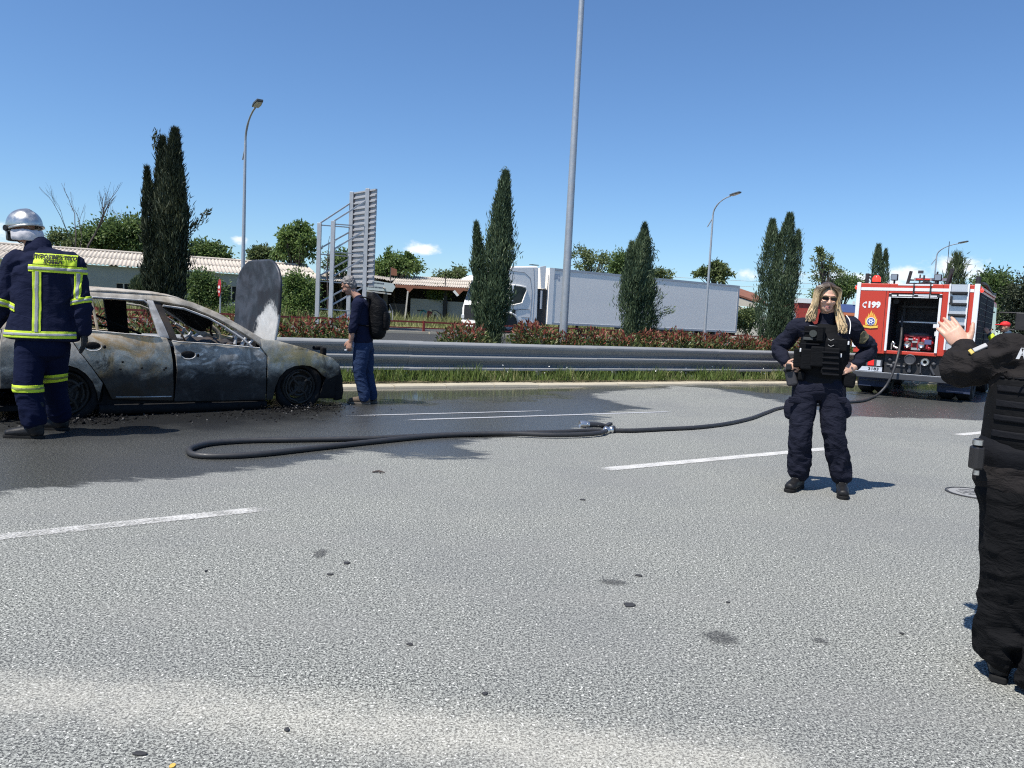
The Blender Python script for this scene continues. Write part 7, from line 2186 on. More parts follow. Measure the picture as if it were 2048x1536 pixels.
# ------------------------------------------------------------------ firefighter, back to the camera
def fire_fighter():
    g0 = G(78, 872)
    p = Person((g0.x, g0.y), (-.22, .975))
    J = p.J
    Lr = p.side
    XR = -Lr                                                # picture right
    hd, neck, nb = J(48, 452, .06), J(64, 488, .03), J(76, 497, .0)
    s1, e1, w1 = J(34, 524, .0), J(8, 604, .02), J(-16, 652, .16)
    s2, e2, w2 = J(144, 528, .0), J(163, 605, -.02), J(168, 662, .0)
    ch, wa, hp = J(88, 540, 0), J(86, 620, 0), J(85, 680, 0)
    h1, k1, a1 = J(62, 696, -.02), J(56, 778, -.10), J(70, 848, -.13)
    h2, k2, a2 = J(110, 696, .04), J(106, 764, .22), J(121, 836, .36)
    B = MB()
    gz = (p.f * .55 - XR * .85 + Vector((0, 0, -.25))).normalized()
    head(B, hd - Vector((0, 0, .02)), gz, (-.1, 0, 1), 1.0)
    B.limb([nb, neck, hd], [.07, .062, .06], 12, 4)
    B.limb([hp, wa, ch, nb], [(.16, .11), (.15, .11), (.18, .12), (.08, .07)], 16, 5, side=Lr)
    for a, e, w in ((s1, e1, w1), (s2, e2, w2)): B.limb([a, e, w], [.05, .04, .03], 10, 5)
    for a, k, n in ((h1, k1, a1), (h2, k2, a2)): B.limb([a, k, n], [.08, .06, .045], 10, 5)
    o = p.finish(B, SKIN2, 'firefighter with silver helmet and navy coat with yellow bands, back to the camera', .008)
    NV = cloth_mat('bunker_navy', (.0085, .0115, .032), 6, .45)
    NV2 = cloth_mat('bunker_trousers', (.0045, .0075, .027), 6, .45)
    C = MB()
    C.limb([hp + Vector((0, 0, .01)), mid(hp, wa), wa, ch, mid(ch, nb, .55), nb], [(.305, .20), (.285, .19), (.255, .18), (.265, .175), (.21, .14), (.10, .09)], 26, 6, side=Lr, caps=(.12, 1))
    for a, e, w in ((s1, e1, w1), (s2, e2, w2)):
        C.limb([mid(a, ch, .3), a, mid(a, e), e, mid(e, w, .6), w], [.11, .105, .092, .084, .078, .066], 18, 5)
    co = garment('coat', C, NV, o, .011, .020, [(e1, .12, 1.2), (e2, .12, 1.0), (s1, .1, .6), (s2, .1, .6), (ch + p.f * -.18, .2, .3)], (9, 9, 10), 2)
    cl = MB(); cl.limb([nb + Vector((0, 0, -.03)), nb + Vector((0, 0, .035)) + p.f * .02], [(.115, .105), (.105, .095)], 18, 3, side=Lr); garment('collar', cl, NV, co, .009, .006)
    T = MB()
    T.limb([hp + Vector((0, 0, .08)), hp + Vector((0, 0, -.06))], [(.21, .16), (.22, .17)], 20, 4, side=Lr)
    for a, k, n in ((h1, k1, a1), (h2, k2, a2)):
        T.limb([a + Vector((0, 0, .03)), mid(a, k), k, mid(k, n, .5), mid(k, n, .90)], [(.125, .14), (.12, .13), (.112, .115), (.102, .108), (.098, .10)], 18, 6, side=Lr)
    to = garment('trousers', T, NV2, o, .010, .018, [(k1, .1, .8), (k2, .1, .8), (mid(k1, a1, .8), .1, 1), (mid(k2, a2, .8), .1, 1)], (8, 8, 15), 5)
    a1g, a2g = Vector((a1.x, a1.y, 0)), Vector((a2.x, a2.y, 0))
    d_ = (-XR * 1.0 + p.f * .12).normalized()
    footwear(o, [(a1g, a1g + d_ * .26), (a2g, a2g + d_ * .26)], .070, .30, BOOT, SOLE)
    # glove hanging at his right, hand at his left
    H = MB()
    hand(H, w2 + Vector((0, 0, -.0)), (0, 0, -1), -XR, p.f, (.15, .25, .25), 1.28, .06, .5, .3)
    H.limb([w2 + Vector((0, 0, .09)), w2 + Vector((0, 0, -.02))], [.062, .050], 12, 3)
    garment('glove', H, mat('glove_black', (.012, .012, .013), .75, var=.3), o, .007, 0)
    H = MB()
    hand(H, w1, (w1 - e1).normalized(), (0, 0, -1), XR, (.4, .4, .4), 1.2, .06, .5, .3)
    garment('glove', H, mat('glove_black', (.012, .012, .013), .75, var=.3), o, .007, 0)
    # reflective bands cut from the coat
    YEL, GRY = mat('fluorescent_yellow', (.52, .68, .03), .7, var=.12, vscale=9), mat('reflective_grey', (.30, .31, .32), .5, var=.1, vscale=8)
    Zv = Vector((0, 0, 1))
    def zat(px, py): return J(px, py, -.17).z
    def band(z0, z1, src=co, extra=(), tilt=0.0, pr=co, grey=True, nm='reflective_band'):
        n = (Zv + XR * tilt).normalized()
        y = decal(nm, src, [(Vector((0, 0, z0)), n), (Vector((0, 0, z1)), -n)] + list(extra), YEL, pr, .005)
        if grey: decal('reflective_strip', src, [(Vector((0, 0, z0 * .64 + z1 * .36)), n), (Vector((0, 0, z0 * .30 + z1 * .70)), -n)] + list(extra), GRY, y if pr is not co else pr, .008)
        return y
    xl, xr = J(56, 560, -.17), J(160, 560, -.17)
    body_only = [(J(50, 620, 0), XR), (J(157, 620, 0), -XR)]
    band(zat(85, 677), zat(85, 663), extra=[(J(5, 650, 0), XR), (J(156, 660, 0), -XR)], tilt=-.01)
    bk = -p.f
    def back(planes, m, off, nm, th=.12): return decal(nm, co, planes, m, co, off, bk, th)
    zc1, zc0 = zat(100, 531), zat(100, 545)
    up_ = Zv
    back([(Vector((0, 0, zc0)), up_), (Vector((0, 0, zc1)), -up_), (J(57, 540, -.17), XR), (J(163, 540, -.17), -XR)], YEL, .006, 'reflective_band', -.3)
    back([(Vector((0, 0, zc0 * .68 + zc1 * .32)), up_), (Vector((0, 0, zc0 * .28 + zc1 * .72)), -up_), (J(57, 540, -.17), XR), (J(163, 540, -.17), -XR)], GRY, .009, 'reflective_strip', -.3)
    zp1, zp0 = zat(105, 508), zat(105, 530)
    back([(Vector((0, 0, zp0)), up_), (Vector((0, 0, zp1)), -up_), (J(66, 520, -.17), XR), (J(147, 520, -.17), -XR)], YEL, .006, 'back_patch')
    for x0, x1, y1, y0 in ((65, 80, 546, 664), (142, 154, 546, 598)):
        top, bot = J((x0 + x1) / 2 + 2, y1, -.17), J((x0 + x1) / 2, y0, -.17)
        wd = (x1 - x0) / 2 * .00455
        for w_, m, off, nm in ((wd, YEL, .0055, 'reflective_band'), (wd * .42, GRY, .0085, 'reflective_strip')):
            back([(top - XR * w_, XR), (top + XR * w_, -XR), (Vector((0, 0, bot.z)), up_), (Vector((0, 0, zc0 + .005)), -up_)], m, off, nm)
    # sleeve bands
    for a, e, w, t0, t1_, lim in ((s1, e1, w1, .90, 1.07, J(42, 600, 0)), (s2, e2, w2, .90, 1.05, J(146, 600, 0))):
        ax = (e - a).normalized()
        sgn = XR if lim.x < J(90, 600, 0).x else -XR
        ext = [(lim, -sgn)]
        for f0, f1, m, off, nm in ((0, 1, YEL, .006, 'reflective_band'), (.34, .68, GRY, .009, 'reflective_strip')):
            ta, tb = t0 + (t1_ - t0) * f0, t0 + (t1_ - t0) * f1
            decal(nm, co, [(a + ax * (e - a).length * ta, ax), (a + ax * (e - a).length * tb, -ax)] + ext, m, co, off)
    # trouser bands
    for k_, px, xa, xb in ((k1, 0, J(20, 776, -.1), J(89, 776, -.1)), (k2, 1, J(87, 760, .2), J(150, 760, .2))):
        z1, z0 = (J(56, 769, -.1).z, J(56, 783, -.1).z) if px == 0 else (J(104, 748, .2).z, J(104, 763, .2).z)
        nn = (Zv + XR * (0 if px == 0 else -.12)).normalized()
        c_ = Vector((k_.x, k_.y, 0))
        ext = [(xa, XR), (xb, -XR)]
        sep = mid(k1, k2)
        ext.append((sep, (k_ - sep).normalized()))
        decal('reflective_band', to, [(Vector((k_.x, k_.y, z0)), nn), (Vector((k_.x, k_.y, z1)), -nn)] + ext, YEL, to, .006)
        decal('reflective_strip', to, [(Vector((k_.x, k_.y, z0 * .6 + z1 * .4)), nn), (Vector((k_.x, k_.y, z0 * .32 + z1 * .68)), -nn)] + ext, mat('strip_olive', (.20, .23, .06), .5), to, .009)
    # lettering on the back patch
    INK = mat('print_black', (.012, .012, .012), .7)
    def surf_text(body, px, py, size, xs):
        t = solid_text(body, size, INK, 'lettering', .0008, co, None, xscale=xs, bold=.0022)
        c = J(px, py, -.17)
        me = t.data
        src = [v.co.copy() for v in me.vertices]
        dg = bpy.context.evaluated_depsgraph_get(); dg.update()
        from mathutils.bvhtree import BVHTree
        bm = bmesh.new(); bm.from_mesh(co.data); bv = BVHTree.FromBMesh(bm); bm.free()
        for v, q in zip(me.vertices, src):
            w = c + XR * q.x + Zv * (q.y - .10 * 0)
            hit, nrm, _, _ = bv.ray_cast(w - p.f * .5, p.f)
            v.co = (hit if hit is not None else w) - p.f * (.014 + q.z * .2)
        me.update()
    surf_text('ΠΥΡΟΣΒΕΣΤΙΚΟ', 106, 514.3, .047, .92)
    surf_text('ΣΩΜΑ', 104, 524, .045, 1.05)
    # helmet
    Hm = MB()
    s_ = gz.cross(Zv).normalized(); hup = (Zv + gz * .12 - XR * .02).normalized(); hf = (gz - hup * gz.dot(hup)).normalized(); s_ = hf.cross(hup)
    rot = Matrix((s_, hf, hup)).transposed()
    hc = J(49, 451, .06)
    n1, n2 = 28, 14
    vs = []
    for i in range(n2 + 1):
        th = i / n2 * math.pi * .56
        for q in range(n1):
            an = 2 * math.pi * q / n1
            r = Vector((math.sin(th) * math.cos(an) * .135, math.sin(th) * math.sin(an) * (.160 if math.sin(an) > 0 else .158), math.cos(th) * .148))
            ridge = max(0, 1 - abs(r.x) / .022) * .012 * math.sin(min(th * 1.4, 1.57)) if r.y < .12 else 0
            r *= 1 + ridge / .15
            vs.append(hc + rot @ r)
    fs = [(i * n1 + q, (i + 1) * n1 + q, (i + 1) * n1 + (q + 1) % n1, i * n1 + (q + 1) % n1) for i in range(n2) for q in range(n1)]
    Hm.add(vs, fs)
    HS = mat('helmet_silver', (.56, .55, .52), .36, .95, var=.10, vscale=7, dirt=(.3, .29, .27), dirt_amt=.25)
    ho = Hm.build('helmet', HS, o, 60); sm = ho.modifiers.new('thick', 'SOLIDIFY'); sm.thickness = .006
    rim = MB(); rim.tube([hc + rot @ Vector((math.cos(t) * .137, math.sin(t) * .160, -.030 - .012 * math.sin(t))) for t in np.linspace(0, 6.283, 33)[:-1]], .010, 8, closed=True); rim.build('rim', HS, ho, 60)
    vz = MB()
    n = 12
    vv = [hc + rot @ Vector((math.cos(t) * .135, math.sin(t) * .175, z)) for z in (-.02, -.075, -.12) for t in np.linspace(.35, math.pi - .35, n)]
    vz.add(vv, [(i * n + q, i * n + q + 1, (i + 1) * n + q + 1, (i + 1) * n + q) for i in range(2) for q in range(n - 1)])
    vg = vz.build('visor', glass_mat('visor_glass', (.16, .17, .17), .1), ho, 60); sm = vg.modifiers.new('thick', 'SOLIDIFY'); sm.thickness = .004
    kn = MB()
    for a in (-1, 1): kn.cyl(hc + rot @ Vector((a * .130, .05, -.03)), hc + rot @ Vector((a * .152, .05, -.03)), .026, seg=14)
    kn.build('visor_knob', BOOT, ho, 40)
    nk = MB(); nk.limb([hc + rot @ Vector((.118, .01, -.09)), hc + rot @ Vector((.10, -.07, -.10)), hc + rot @ Vector((.06, -.125, -.108)), hc + rot @ Vector((0, -.145, -.112)), hc + rot @ Vector((-.06, -.125, -.108)), hc + rot @ Vector((-.10, -.07, -.10)), hc + rot @ Vector((-.118, .01, -.09))], [(.052, .014)] * 7, 10, 5, side=hup)
    garment('neck_guard', nk, mat('neck_guard_white', (.56, .54, .56), .6, var=.12), ho, .008, .022, (), (14, 14, 16), 3)
    st = MB(); st.tube([hc + rot @ Vector((-.10, .03, -.08)), hc + rot @ Vector((-.065, .05, -.13)), hc + rot @ Vector((0, .07, -.15)), hc + rot @ Vector((.065, .05, -.13)), hc + rot @ Vector((.10, .03, -.08))], .005, 6); st.build('chin_strap', BOOT, ho, 60)
    return o
fire_fighter()

# ------------------------------------------------------------------ grey haired man with backpack, facing left
def backpack_man():
    g0 = G(726, 807)
    p = Person((g0.x, g0.y), (0, -1))                       # measured in the plane facing the camera; he looks to -x
    J = p.J
    F = Vector((-.97, .10, 0)).normalized()
    A = Vector((0, 1, 0))
    hd, neck, nb = J(697, 571, 0), J(709, 588, 0), J(717, 597, 0)
    ch, wa, hp = J(722, 622, 0), J(725, 664, 0), J(726, 686, 0)
    sl, el, wl = J(716, 607, .19), J(706, 652, .22), J(701, 683, .20)
    sr, er, wr = J(718, 607, -.19), J(710, 650, -.22), J(702, 680, -.16)
    h1, k1, a1 = J(723, 696, .09), J(719, 746, .09), J(730, 797, .07)
    h2, k2, a2 = J(731, 696, -.09), J(735, 746, -.10), J(744, 795, -.12)
    gz = Vector((-.82, .12, -.52)).normalized()
    B = MB()
    head(B, hd, gz, (-.5, 0, 1), 1.03)
    B.limb([nb, neck, mid(neck, hd, .55)], [.062, .056, .056], 12, 4)
    B.limb([hp, wa, ch, nb], [(.15, .11), (.14, .11), (.17, .11), (.07, .06)], 16, 5, side=A)
    for a, e, w in ((sl, el, wl), (sr, er, wr)): B.limb([a, e, mid(e, w, .6), w], [.048, .040, .037, .028], 12, 5)
    for a, k, n in ((h1, k1, a1), (h2, k2, a2)): B.limb([a, k, n], [.075, .055, .04], 10, 5)
    hand(B, wl, J(696, 700, .20) - wl, (.3, .9, 0), (-1, 0, -.2), (.45, .6, .5), 1.0, .06, .45, .4)
    hand(B, wr, J(697, 697, -.16) - wr, (.3, -.9, 0), (-1, 0, -.2), (.45, .6, .5), 1.0, .06, .45, .4)
    o = p.finish(B, SKIN2, 'grey haired man in navy sweater and jeans with black backpack looking down at the car', .006)
    SW = cloth_mat('navy_sweater', (.009, .012, .032), 8, .4)
    JN = cloth_mat('denim', (.02, .036, .085), 9, .5, .85, .35)
    S = MB()
    S.limb([hp + Vector((0, 0, .03)), wa, ch, mid(ch, nb, .6), nb], [(.19, .135), (.175, .125), (.195, .13), (.16, .11), (.075, .07)], 20, 6, side=A)
    for a, e, w in ((sl, el, wl), (sr, er, wr)): S.limb([mid(a, ch, .3), a, mid(a, e), e, mid(e, w, .30)], [.08, .078, .066, .060, .054], 14, 5)
    garment('sweater', S, SW, o, .009, .012, [(el, .09, 1.2), (er, .09, 1.2), (wa, .16, .6)], (9, 9, 14), 6)
    T = MB()
    T.limb([wa + Vector((0, 0, -.03)), hp + Vector((0, 0, -.05))], [(.165, .12), (.18, .14)], 18, 4, side=A)
    for a, k, n in ((h1, k1, a1), (h2, k2, a2)): T.limb([a, mid(a, k), k, mid(k, n, .5), mid(k, n, .97)], [(.095, .115), (.092, .105), (.078, .085), (.073, .08), (.07, .078)], 16, 6, side=A)
    garment('jeans', T, JN, o, .009, .014, [(k1, .08, .8), (k2, .08, .8), (mid(k1, a1, .9), .08, 1.2), (mid(k2, a2, .9), .08, 1.2)], (9, 9, 20), 8)
    g1, g2 = Vector((a1.x, a1.y, 0)), Vector((a2.x, a2.y, 0))
    footwear(o, [(g1, g1 + F * .24), (g2, g2 + F * .24)], .045, .11, mat('brown_suede', (.10, .072, .05), .8, var=.25, vscale=10), mat('pale_sole', (.13, .11, .09), .8), 'shoe', .007)
    hm = mat('grey_hair', (.16, .15, .145), .6, var=.5, vscale=40, bmp=.6, bscale=160)
    up = (Vector((-.5, 0, 1)) - gz * Vector((-.5, 0, 1)).dot(gz)).normalized(); s_ = gz.cross(up)
    rot = Matrix((s_, gz, up)).transposed()
    hh = MB()
    hh.ell(hd + up * .040 - gz * .030, (.083, .094, .084), 20, 14, rot=rot); hh.ell(hd - gz * .055 - up * .01, (.076, .058, .075), 16, 12, rot=rot); hh.ell(hd + up * .080 + gz * .028, (.060, .042, .030), 14, 10, rot=rot)
    me, V, N = remesh(hh, .006, 2)
    V = V + N * ((fbm(V * 45, 3) - .45) * .030)[:, None]
    set_co(me, V); me.materials.clear(); me.materials.append(hm); link_mesh('hair', me, o)
    # phone in the hand
    q = MB(); c = J(692, 700, .20); q.box(c, (.03, .07, .02)); q.build('phone', mat('phone_silver', (.5, .52, .55), .3), o, bevel=.004)
    # backpack: a thing of its own, worn on his back
    bc = J(754, 629, 0) + p.base
    bk = thing('backpack', bc, 0, 'black creased backpack worn by the grey haired man', 'backpack')
    BK = cloth_mat('backpack_nylon', (.0055, .0055, .0065), 9, .7, .6, .2)
    K = MB(); tl = Matrix.Rotation(-.14, 3, 'Y')
    K.limb([tl @ Vector((-.02, 0, -.25)), tl @ Vector((.0, 0, -.1)), tl @ Vector((.02, 0, .08)), tl @ Vector((-.03, 0, .24))], [(.135, .115), (.15, .135), (.15, .135), (.12, .08)], 20, 6, side=(0, 1, 0))
    garment('main_bag', K, BK, bk, .010, .022, (), (10, 10, 12), 9)
    K = MB(); K.limb([tl @ Vector((.10, 0, -.19)), tl @ Vector((.12, 0, -.05)), tl @ Vector((.10, 0, .06))], [(.11, .05), (.12, .06), (.10, .04)], 16, 5, side=(0, 1, 0)); garment('front_pocket', K, BK, bk, .009, .014, (), (10, 10, 14), 11)
    for y in (-.17, .17):
        b0 = p.base - bc
        K = MB(); K.tube(catmull([tl @ Vector((-.05, y * .7, .22)), sl * 0 + J(719, 598, -y) + b0 + Vector((0, 0, .02)), J(705, 615, -y) + b0, J(709, 645, -y * 1.1) + b0, tl @ Vector((-.10, y * .9, -.15))], 5)[0], .022, 8, asp=.4); K.build('shoulder_strap', BK, bk, 60)
    K = MB(); K.tube(catmull([tl @ Vector((.20, -.08, .12)), tl @ Vector((.225, -.05, .02)), tl @ Vector((.215, -.1, -.1))], 5)[0], .006, 5); K.box(tl @ Vector((.19, -.05, .02)), (.03, .03, .03)); K.build('cord', mat('cord_grey', (.2, .2, .2), .6), bk)
backpack_man()

# ------------------------------------------------------------------ officer at the right edge, arm raised
def raised_officer():
    p = Person((1.99, 2.80), (.28, .96))
    J = p.J
    Lr = p.side
    XR = -Lr
    nb, neck, hd = J(2108, 672, .0), J(2112, 640, .02), J(2118, 590, .05)
    s1, e1, w1 = J(2030, 712, .0), J(1914, 736, .10), J(1932, 698, .28)
    s2, e2, w2 = J(2196, 716, 0), J(2226, 850, .02), J(2196, 950, .1)
    ch, wa, hp = J(2118, 760, 0), J(2088, 880, 0), J(2072, 970, 0)
    h1, k1, a1 = J(2022, 1000, 0), J(2012, 1180, .03), J(2000, 1318, .08)
    h2, k2, a2 = J(2136, 1000, 0), J(2122, 1210, .0), J(2078, 1386, -.04)
    B = MB()
    head(B, hd, p.f, (0, 0, 1), 1.0)
    B.limb([nb, neck, hd], [.065, .06, .06], 12, 4)
    B.limb([hp, wa, ch, nb], [(.15, .10), (.145, .10), (.17, .11), (.08, .07)], 16, 5, side=Lr)
    B.limb([s2, e2, w2], [.05, .04, .03], 12, 5)
    B.limb([s1, mid(s1, e1), e1, w1], [.035, .03, .028, .026], 12, 5)
    for a, k, n in ((h1, k1, a1), (h2, k2, a2)): B.limb([a, k, n], [.085, .06, .045], 10, 5)
    hd_dir = (J(1903, 662, .31) - w1)
    hand(B, w1 + hd_dir.normalized() * .0, hd_dir, p.f, XR + Vector((0, 0, .1)), (.14, .22, .18), .98, .07, .55, .25)
    hand(B, w2, (0, .2, -1), -p.side * -1, p.f, (.4, .5, .4), 1.0, .06, .5, .3)
    o = p.finish(B, SKIN, 'officer in black at the right edge with raised hand, seen from behind', .0045)
    BLKC = cloth_mat('black_uniform', (.0072, .0072, .008), 8, .8, .9)
    VST = cloth_mat('black_back_vest', (.0055, .0055, .0062), 16, .2, .75)
    BR = cloth_mat('dark_jacket', (.0175, .0155, .0155), 9, .7, .9)
    Jk = MB()
    Jk.limb([hp + Vector((0, 0, -.01)), mid(hp, wa), wa, ch, mid(ch, nb, .55), nb], [(.205, .14), (.198, .135), (.19, .13), (.205, .135), (.18, .11), (.085, .075)], 22, 6, side=Lr)
    Jk.limb([mid(s1, ch, .4), s1, mid(s1, e1), e1, mid(e1, w1, .5), mid(e1, w1, .93)], [.078, .076, .062, .057, .053, .047], 18, 6)
    Jk.limb([mid(s2, ch, .4), s2, mid(s2, e2), e2, mid(e2, w2, .92)], [.085, .085, .07, .064, .05], 16, 5)
    jo = garment('jacket', Jk, BR, o, .008, .017, [(e1, .1, 1.4), (s1, .1, 1.0), (mid(s1, e1), .1, .8), (hp, .2, .5)], (13, 13, 15), 12)
    T = MB()
    T.limb([wa + Vector((0, 0, -.06)), hp + Vector((0, 0, -.06))], [(.18, .13), (.195, .145)], 20, 4, side=Lr)
    for a, k, n in ((h1, k1, a1), (h2, k2, a2)):
        T.limb([a + Vector((0, 0, .02)), mid(a, k), k, mid(k, n, .5), mid(k, n, .93)], [(.100, .125), (.092, .112), (.079, .094), (.080, .088), (.078, .083)], 20, 7, side=Lr, caps=(1, .2))
    sp = [(k, .1, .7) for k in (k1, k2)] + [(mid(k, n, t), .09, 1.2) for k, n in ((k1, a1), (k2, a2)) for t in (.45, .85)]
    garment('trousers', T, BLKC, o, .008, .020, sp, (10, 10, 13), 15)
    footwear(o, [(Vector((n.x, n.y, 0)), Vector((n.x, n.y, 0)) + Vector((dv[0], dv[1], 0)).normalized() * .21) for n, dv in ((a1, (.62, 1)), (a2, (.66, 1)))], .056, .16, BOOT, SOLE, 'shoe')
    Vt = MB()
    Vt.limb([wa + Vector((0, 0, -.02)), mid(wa, ch), ch, mid(ch, nb, .4)], [(.205, .16), (.212, .165), (.205, .16), (.165, .12)], 22, 5, side=Lr)
    vo = garment('vest', Vt, VST, o, .008, .004, (), (9, 9, 14), 3)
    bk = -p.f
    Zv = Vector((0, 0, 1))
    WEB = cloth_mat('black_webbing', (.0085, .0088, .011), 20, .2, .75)
    xl = J(1995, 800, -.16)
    for y0 in (748, 776, 806, 836, 868):
        z1, z0 = J(2040, y0, -.16).z, J(2040, y0 + 13, -.16).z
        lx = J(2022 - (y0 - 748) * .16, y0, -.16)
        decal('webbing', vo, [(Vector((0, 0, z0)), Zv), (Vector((0, 0, z1)), -Zv), (lx, XR)], WEB, vo, .006, bk, .05)
    z1, z0 = J(2040, 695, -.15).z, J(2040, 722, -.15).z
    pt = decal('back_patch', vo, [(Vector((0, 0, z0)), Zv), (Vector((0, 0, z1)), -Zv), (J(2020, 710, -.15), XR)], mat('patch_brown', (.09, .065, .06), .8, var=.2, vscale=20), vo, .006, bk, .05)
    solid_text('ΑΣΤΥΝΟΜΙΑ', .046, mat('patch_white', (.6, .6, .6), .7, var=.05), 'lettering', .001, vo, text_frame(J(2122, 713, -.176), XR, Zv), xscale=.95, bold=.003)
    # belt, radio pouch
    bl = MB(); bl.limb([J(2078, 902, 0), J(2076, 918, 0)], [(.21, .15), (.21, .15)], 22, 3, side=Lr); garment('belt', bl, WEB, o, .008, 0)
    rd = MB(); c = J(1953, 915, -.10); rd.box(c, (.035, .05, .085)); rd.box(c + Vector((0, 0, .055)), (.028, .035, .03)); ro = rd.build('torch_holder', mat('torch_black', (.02, .018, .018), .4, var=.2), o, bevel=.008)
    rd = MB(); rd.cyl(c + Vector((-.005, -.01, .048)), c + Vector((-.005, -.01, .066)), .017, seg=14); rd.cyl(c + Vector((-.0, -.01, -.062)), c + Vector((0, -.01, -.045)), .010, seg=12); rd.build('metal_ring', MATS['chrome_fitting'], ro, 40)
    # sleeve patch seen from the side
    q0, q1 = J(1938, 707, .04), J(1972, 690, .02)
    d = (q1 - q0).normalized()
    mb = MB(); n_ = Vector((0, -.7, .7))
    mb.bar(J(1939, 706, .02) , J(1946, 702, .02), .022, .012, up=n_); mb.build('patch_tip', mat('patch_gold', (.55, .40, .10), .7), jo, bevel=.003)
    mb = MB(); mb.bar(J(1947, 702, .02), J(1974, 690, .015), .018, .012, up=n_); mb.build('sleeve_patch', mat('patch_pale', (.36, .36, .36), .7), jo, bevel=.003)
    cap = MB(); cap.ell(hd + Vector((0, -.012, .045)), (.088, .105, .085), 18, 12); cap.build('hair', mat('dark_hair', (.02, .018, .016), .6), o, 60)
    return o
raised_officer()

# ------------------------------------------------------------------ man in red cap beside the fire engine
def red_cap_man():
    g0 = G(2005, 800)
    p = Person((g0.x, g0.y), (-.80, .35))
    b = p.base
    q = Person((g0.x, g0.y), (0, -1)); J = q.J
    hd = J(2009, 654, 0); F = Vector((-.9, .1, -.1)).normalized()
    nb, ch, wa, hp = J(2014, 667, 0), J(2015, 684, 0), J(2013, 705, 0), J(2011, 718, 0)
    s1, e1, w1 = J(2012, 673, .18), J(1992, 682, .2), J(1978, 668, .12)
    s2, e2, w2 = J(2022, 673, -.15), J(2026, 695, -.2), J(2018, 712, -.2)
    h1, k1, a1 = J(2008, 722, .08), J(2006, 758, .08), J(2004, 792, .08)
    h2, k2, a2 = J(2015, 722, -.08), J(2015, 758, -.08), J(2014, 790, -.08)
    B = MB()
    head(B, hd, F, (0, 0, 1), 1.02)
    B.limb([nb, mid(nb, hd, .6)], [.06, .055], 12, 4)
    B.limb([hp, wa, ch, nb], [(.15, .11), (.15, .11), (.17, .11), (.07, .06)], 14, 5, side=(0, 1, 0))
    for a, e, w in ((s1, e1, w1), (s2, e2, w2)): B.limb([a, e, w], [.05, .042, .03], 10, 5)
    for a, k, n in ((h1, k1, a1), (h2, k2, a2)): B.limb([a, k, n], [.08, .06, .045], 10, 5)
    hand(B, w1, J(1971, 657, .1) - w1, (0, 1, 0), (-.3, 0, 1), (.3, .4, .3), 1.1)
    hand(B, w2, (0, 0, -1), (0, 1, 0), (-1, 0, 0), (.3, .4, .3), 1.0)
    o = p.finish(B, SKIN2, 'man in red cap and blue grey jacket working at the side of the fire engine', .009)
    JK = cloth_mat('blue_grey_jacket', (.045, .075, .115), 9, .4)
    S = MB()
    S.limb([hp, wa, ch, nb], [(.20, .15), (.19, .14), (.21, .145), (.10, .09)], 18, 6, side=(0, 1, 0))
    for a, e, w in ((s1, e1, w1), (s2, e2, w2)): S.limb([mid(a, ch, .3), a, e, mid(e, w, .85)], [.09, .085, .07, .06], 14, 5)
    jo = garment('jacket', S, JK, o, .012, .014, [(e1, .1, 1)], (9, 9, 12), 3)
    c = mid(e1, w1, .6); ax = (w1 - e1).normalized()
    decal('cuff_band', jo, [(c - ax * .05, ax), (c + ax * .05, -ax), (e1 + ax * .02, ax)], MATS['fluorescent_yellow'], jo, .006)
    T = MB()
    T.limb([wa, hp + Vector((0, 0, -.06))], [(.18, .13), (.19, .14)], 16, 4, side=(0, 1, 0))
    for a, k, n in ((h1, k1, a1), (h2, k2, a2)): T.limb([a + Vector((0, 0, .06)), k, n], [.12, .09, .08], 14, 6)
    garment('trousers', T, cloth_mat('bunker_trousers', (.008, .012, .036)), o, .012, .012)
    footwear(o, [(Vector((n.x, n.y, 0)), Vector((n.x - .25, n.y + .03, 0))) for n in (a1, a2)], .06, .2, BOOT, SOLE, 'boot', .01)
    cp = MB(); RC = mat('cap_red', (.62, .018, .022), .7, var=.08)
    cp.ell(hd + Vector((.012, 0, .052)), (.105, .092, .075), 20, 12); cp.ell(hd + Vector((-.13, 0, .045)), (.085, .072, .014), 18, 8)
    cp.build('cap', RC, o, 60)
red_cap_man()
# ================================================================== SMALL THINGS ON THE ROAD
def manhole():
    c = G(1952, 987, .004)
    root = thing('manhole_cover', c, 0, 'round iron manhole cover in the road beside the officer with raised hand', 'manhole cover')
    iron = mat('cast_iron', (.09, .09, .092), .6, .3, var=.3, vscale=14, bmp=.3, bscale=50)
    asp = mat('cover_fill', (.24, .24, .235), .85, var=.35, vscale=60)
    r = .24
    mb = MB(); mb.lathe((0, 0, 0), (0, 0, 1), [(0, .002), (r - .02, .002)], 40); mb.build('lid', asp, root)
    mb = MB(); mb.lathe((0, 0, 0), (0, 0, 1), [(r - .022, .0), (r - .02, .006), (r - .008, .006), (r - .006, 0)], 40); mb.lathe((0, 0, 0), (0, 0, 1), [(r - .03, .0), (r - .0295, .0045), (r - .0265, .0045), (r - .026, 0)], 40); mb.build('ring', mat('ring_dark', (.03, .03, .032), .6), root)
    mb = MB()
    for k in range(-2, 3):
        L = math.sqrt(max(0, (r - .06) ** 2 - (k * .065) ** 2))
        mb.box((0, k * .065, .004), (L * 1.2, .012, .005)); mb.box((k * .065, 0, .0035), (.010, L * 1.0, .004))
    mb.build('rib', mat('rib_grey', (.13, .13, .13), .7), root)
manhole()
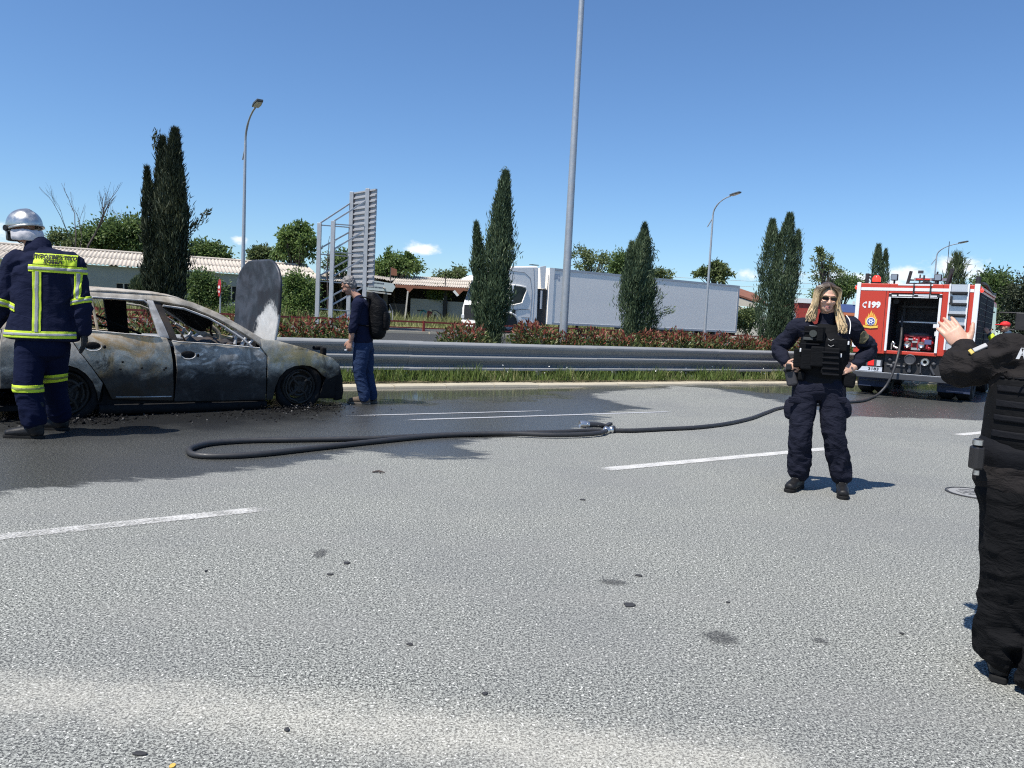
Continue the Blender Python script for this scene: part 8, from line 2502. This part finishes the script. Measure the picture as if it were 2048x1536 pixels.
def road_bits():
    """flattened scraps, tar blobs and a twig lying in the road"""
    TAR = mat('tar', (.03, .03, .032), .8, var=.4, vscale=40)
    items = [((1258, 1211), .026, .018, 'largest flat dark tar blob in the road'), ((1277, 1152), .018, .008, 'small dark tar blob behind the largest one'), ((693, 1127), .016, .013, 'small dark scrap beside the smudged stain'),
             ((279, 1509), .020, .007, 'pair of dark scraps at the bottom of the road'), ((574, 1461), .008, .006, 'small tar dot near the pale dust band'), ((1803, 1268), .009, .005, 'tiny dark chip before the officer with raised hand'),
             ((412, 1143), .006, .006, 'tiny dark grain under the lane dash'), ((1456, 1206), .009, .004, 'thin dark chip in the middle of the road'), ((820, 1290), .013, .005, 'flat grey smear in the middle of the road'), ((970, 1389), .010, .006, 'faint grey spot above the pale dust band'),
             ((1165, 1000), .02, .01, 'dark fleck behind the tar blobs'), ((660, 1150), .016, .006, 'dark fleck below the smudged stain')]
    for (px, a, b, lab) in items:
        c = G(*px)
        n = 14
        ph = random.random() * 6
        pts = [Vector((math.cos(t) * a * (1 + .22 * math.sin(3 * t + ph)) , math.sin(t) * b * 1.6 * (1 + .2 * math.sin(2 * t + ph)), 0)) for t in np.linspace(0, 6.283, n + 1)[:-1]]
        mb = MB(); mb.prism(pts, (0, 0, .006))
        o = mb.build('tar_blob', TAR, None, bevel=.002); o.location = (c.x, c.y, .0005)
        tag(o, lab, 'tar blob')
    c = G(757, 946)
    mb = MB(); mb.tube([(-.05, 0, .006), (0, .012, .014), (.05, .0, .008)], [.006, .009, .004], 6); mb.tube([(0, .012, .012), (.02, -.03, .006)], .004, 5)
    o = mb.build('twig', BARKD, None); o.location = (c.x, c.y, 0)
    tag(o, 'short dark twig lying on the dry road before the hose', 'twig')
    c = G(345, 1533)
    mb = MB(); mb.prism([Vector((math.cos(t) * .008, math.sin(t) * .011, 0)) for t in np.linspace(0, 6.283, 10)[:-1]], (0, 0, .003))
    o = mb.build('yellow_leaf', mat('leaf_yellow', (.6, .38, .08), .7), None); o.location = (c.x, c.y, .001)
    tag(o, 'tiny yellow leaf at the bottom edge of the road', 'leaf')
    # smudged stains, thin and see-through at the rim
    def stain(px, w, h, lab):
        c = G(*px)
        m, nt, b = nodes_of('stain')
        b.inputs['Base Color'].default_value = (.03, .03, .033, 1); b.inputs['Roughness'].default_value = .8
        tc = nt.nodes.new('ShaderNodeTexCoord'); ln = nt.nodes.new('ShaderNodeVectorMath'); ln.operation = 'LENGTH'
        mp = nt.nodes.new('ShaderNodeMapping'); mp.inputs['Scale'].default_value = (1 / w, 1 / h, 1)
        nt.links.new(tc.outputs['Object'], mp.inputs[0]); nt.links.new(mp.outputs[0], ln.inputs[0])
        f = mth(nt, 'SUBTRACT', mth(nt, 'ADD', noise(nt, 26, 6, .75), mth(nt, 'MULTIPLY', noise(nt, 110, 2), .3)), mth(nt, 'MULTIPLY', ln.outputs['Value'], .62))
        nt.links.new(ramp(nt, f, .12, .42, 0, .42), b.inputs['Alpha'])
        mb = MB(); mb.add([(-w, -h, 0), (w, -h, 0), (w, h, 0), (-w, h, 0)], [(0, 1, 2, 3)])
        o = mb.build('stain', m, None); o.location = (c.x, c.y, .004)
        tag(o, lab, kind='structure')
    stain((640, 1108), .05, .12, 'dark smudge on the asphalt'); stain((1440, 1276), .10, .11, 'wide dark smudge on the asphalt'); stain((1640, 1282), .05, .05, 'small smudge on the asphalt'); stain((1225, 1165), .10, .06, 'faint smudge beside tar blobs')
road_bits()
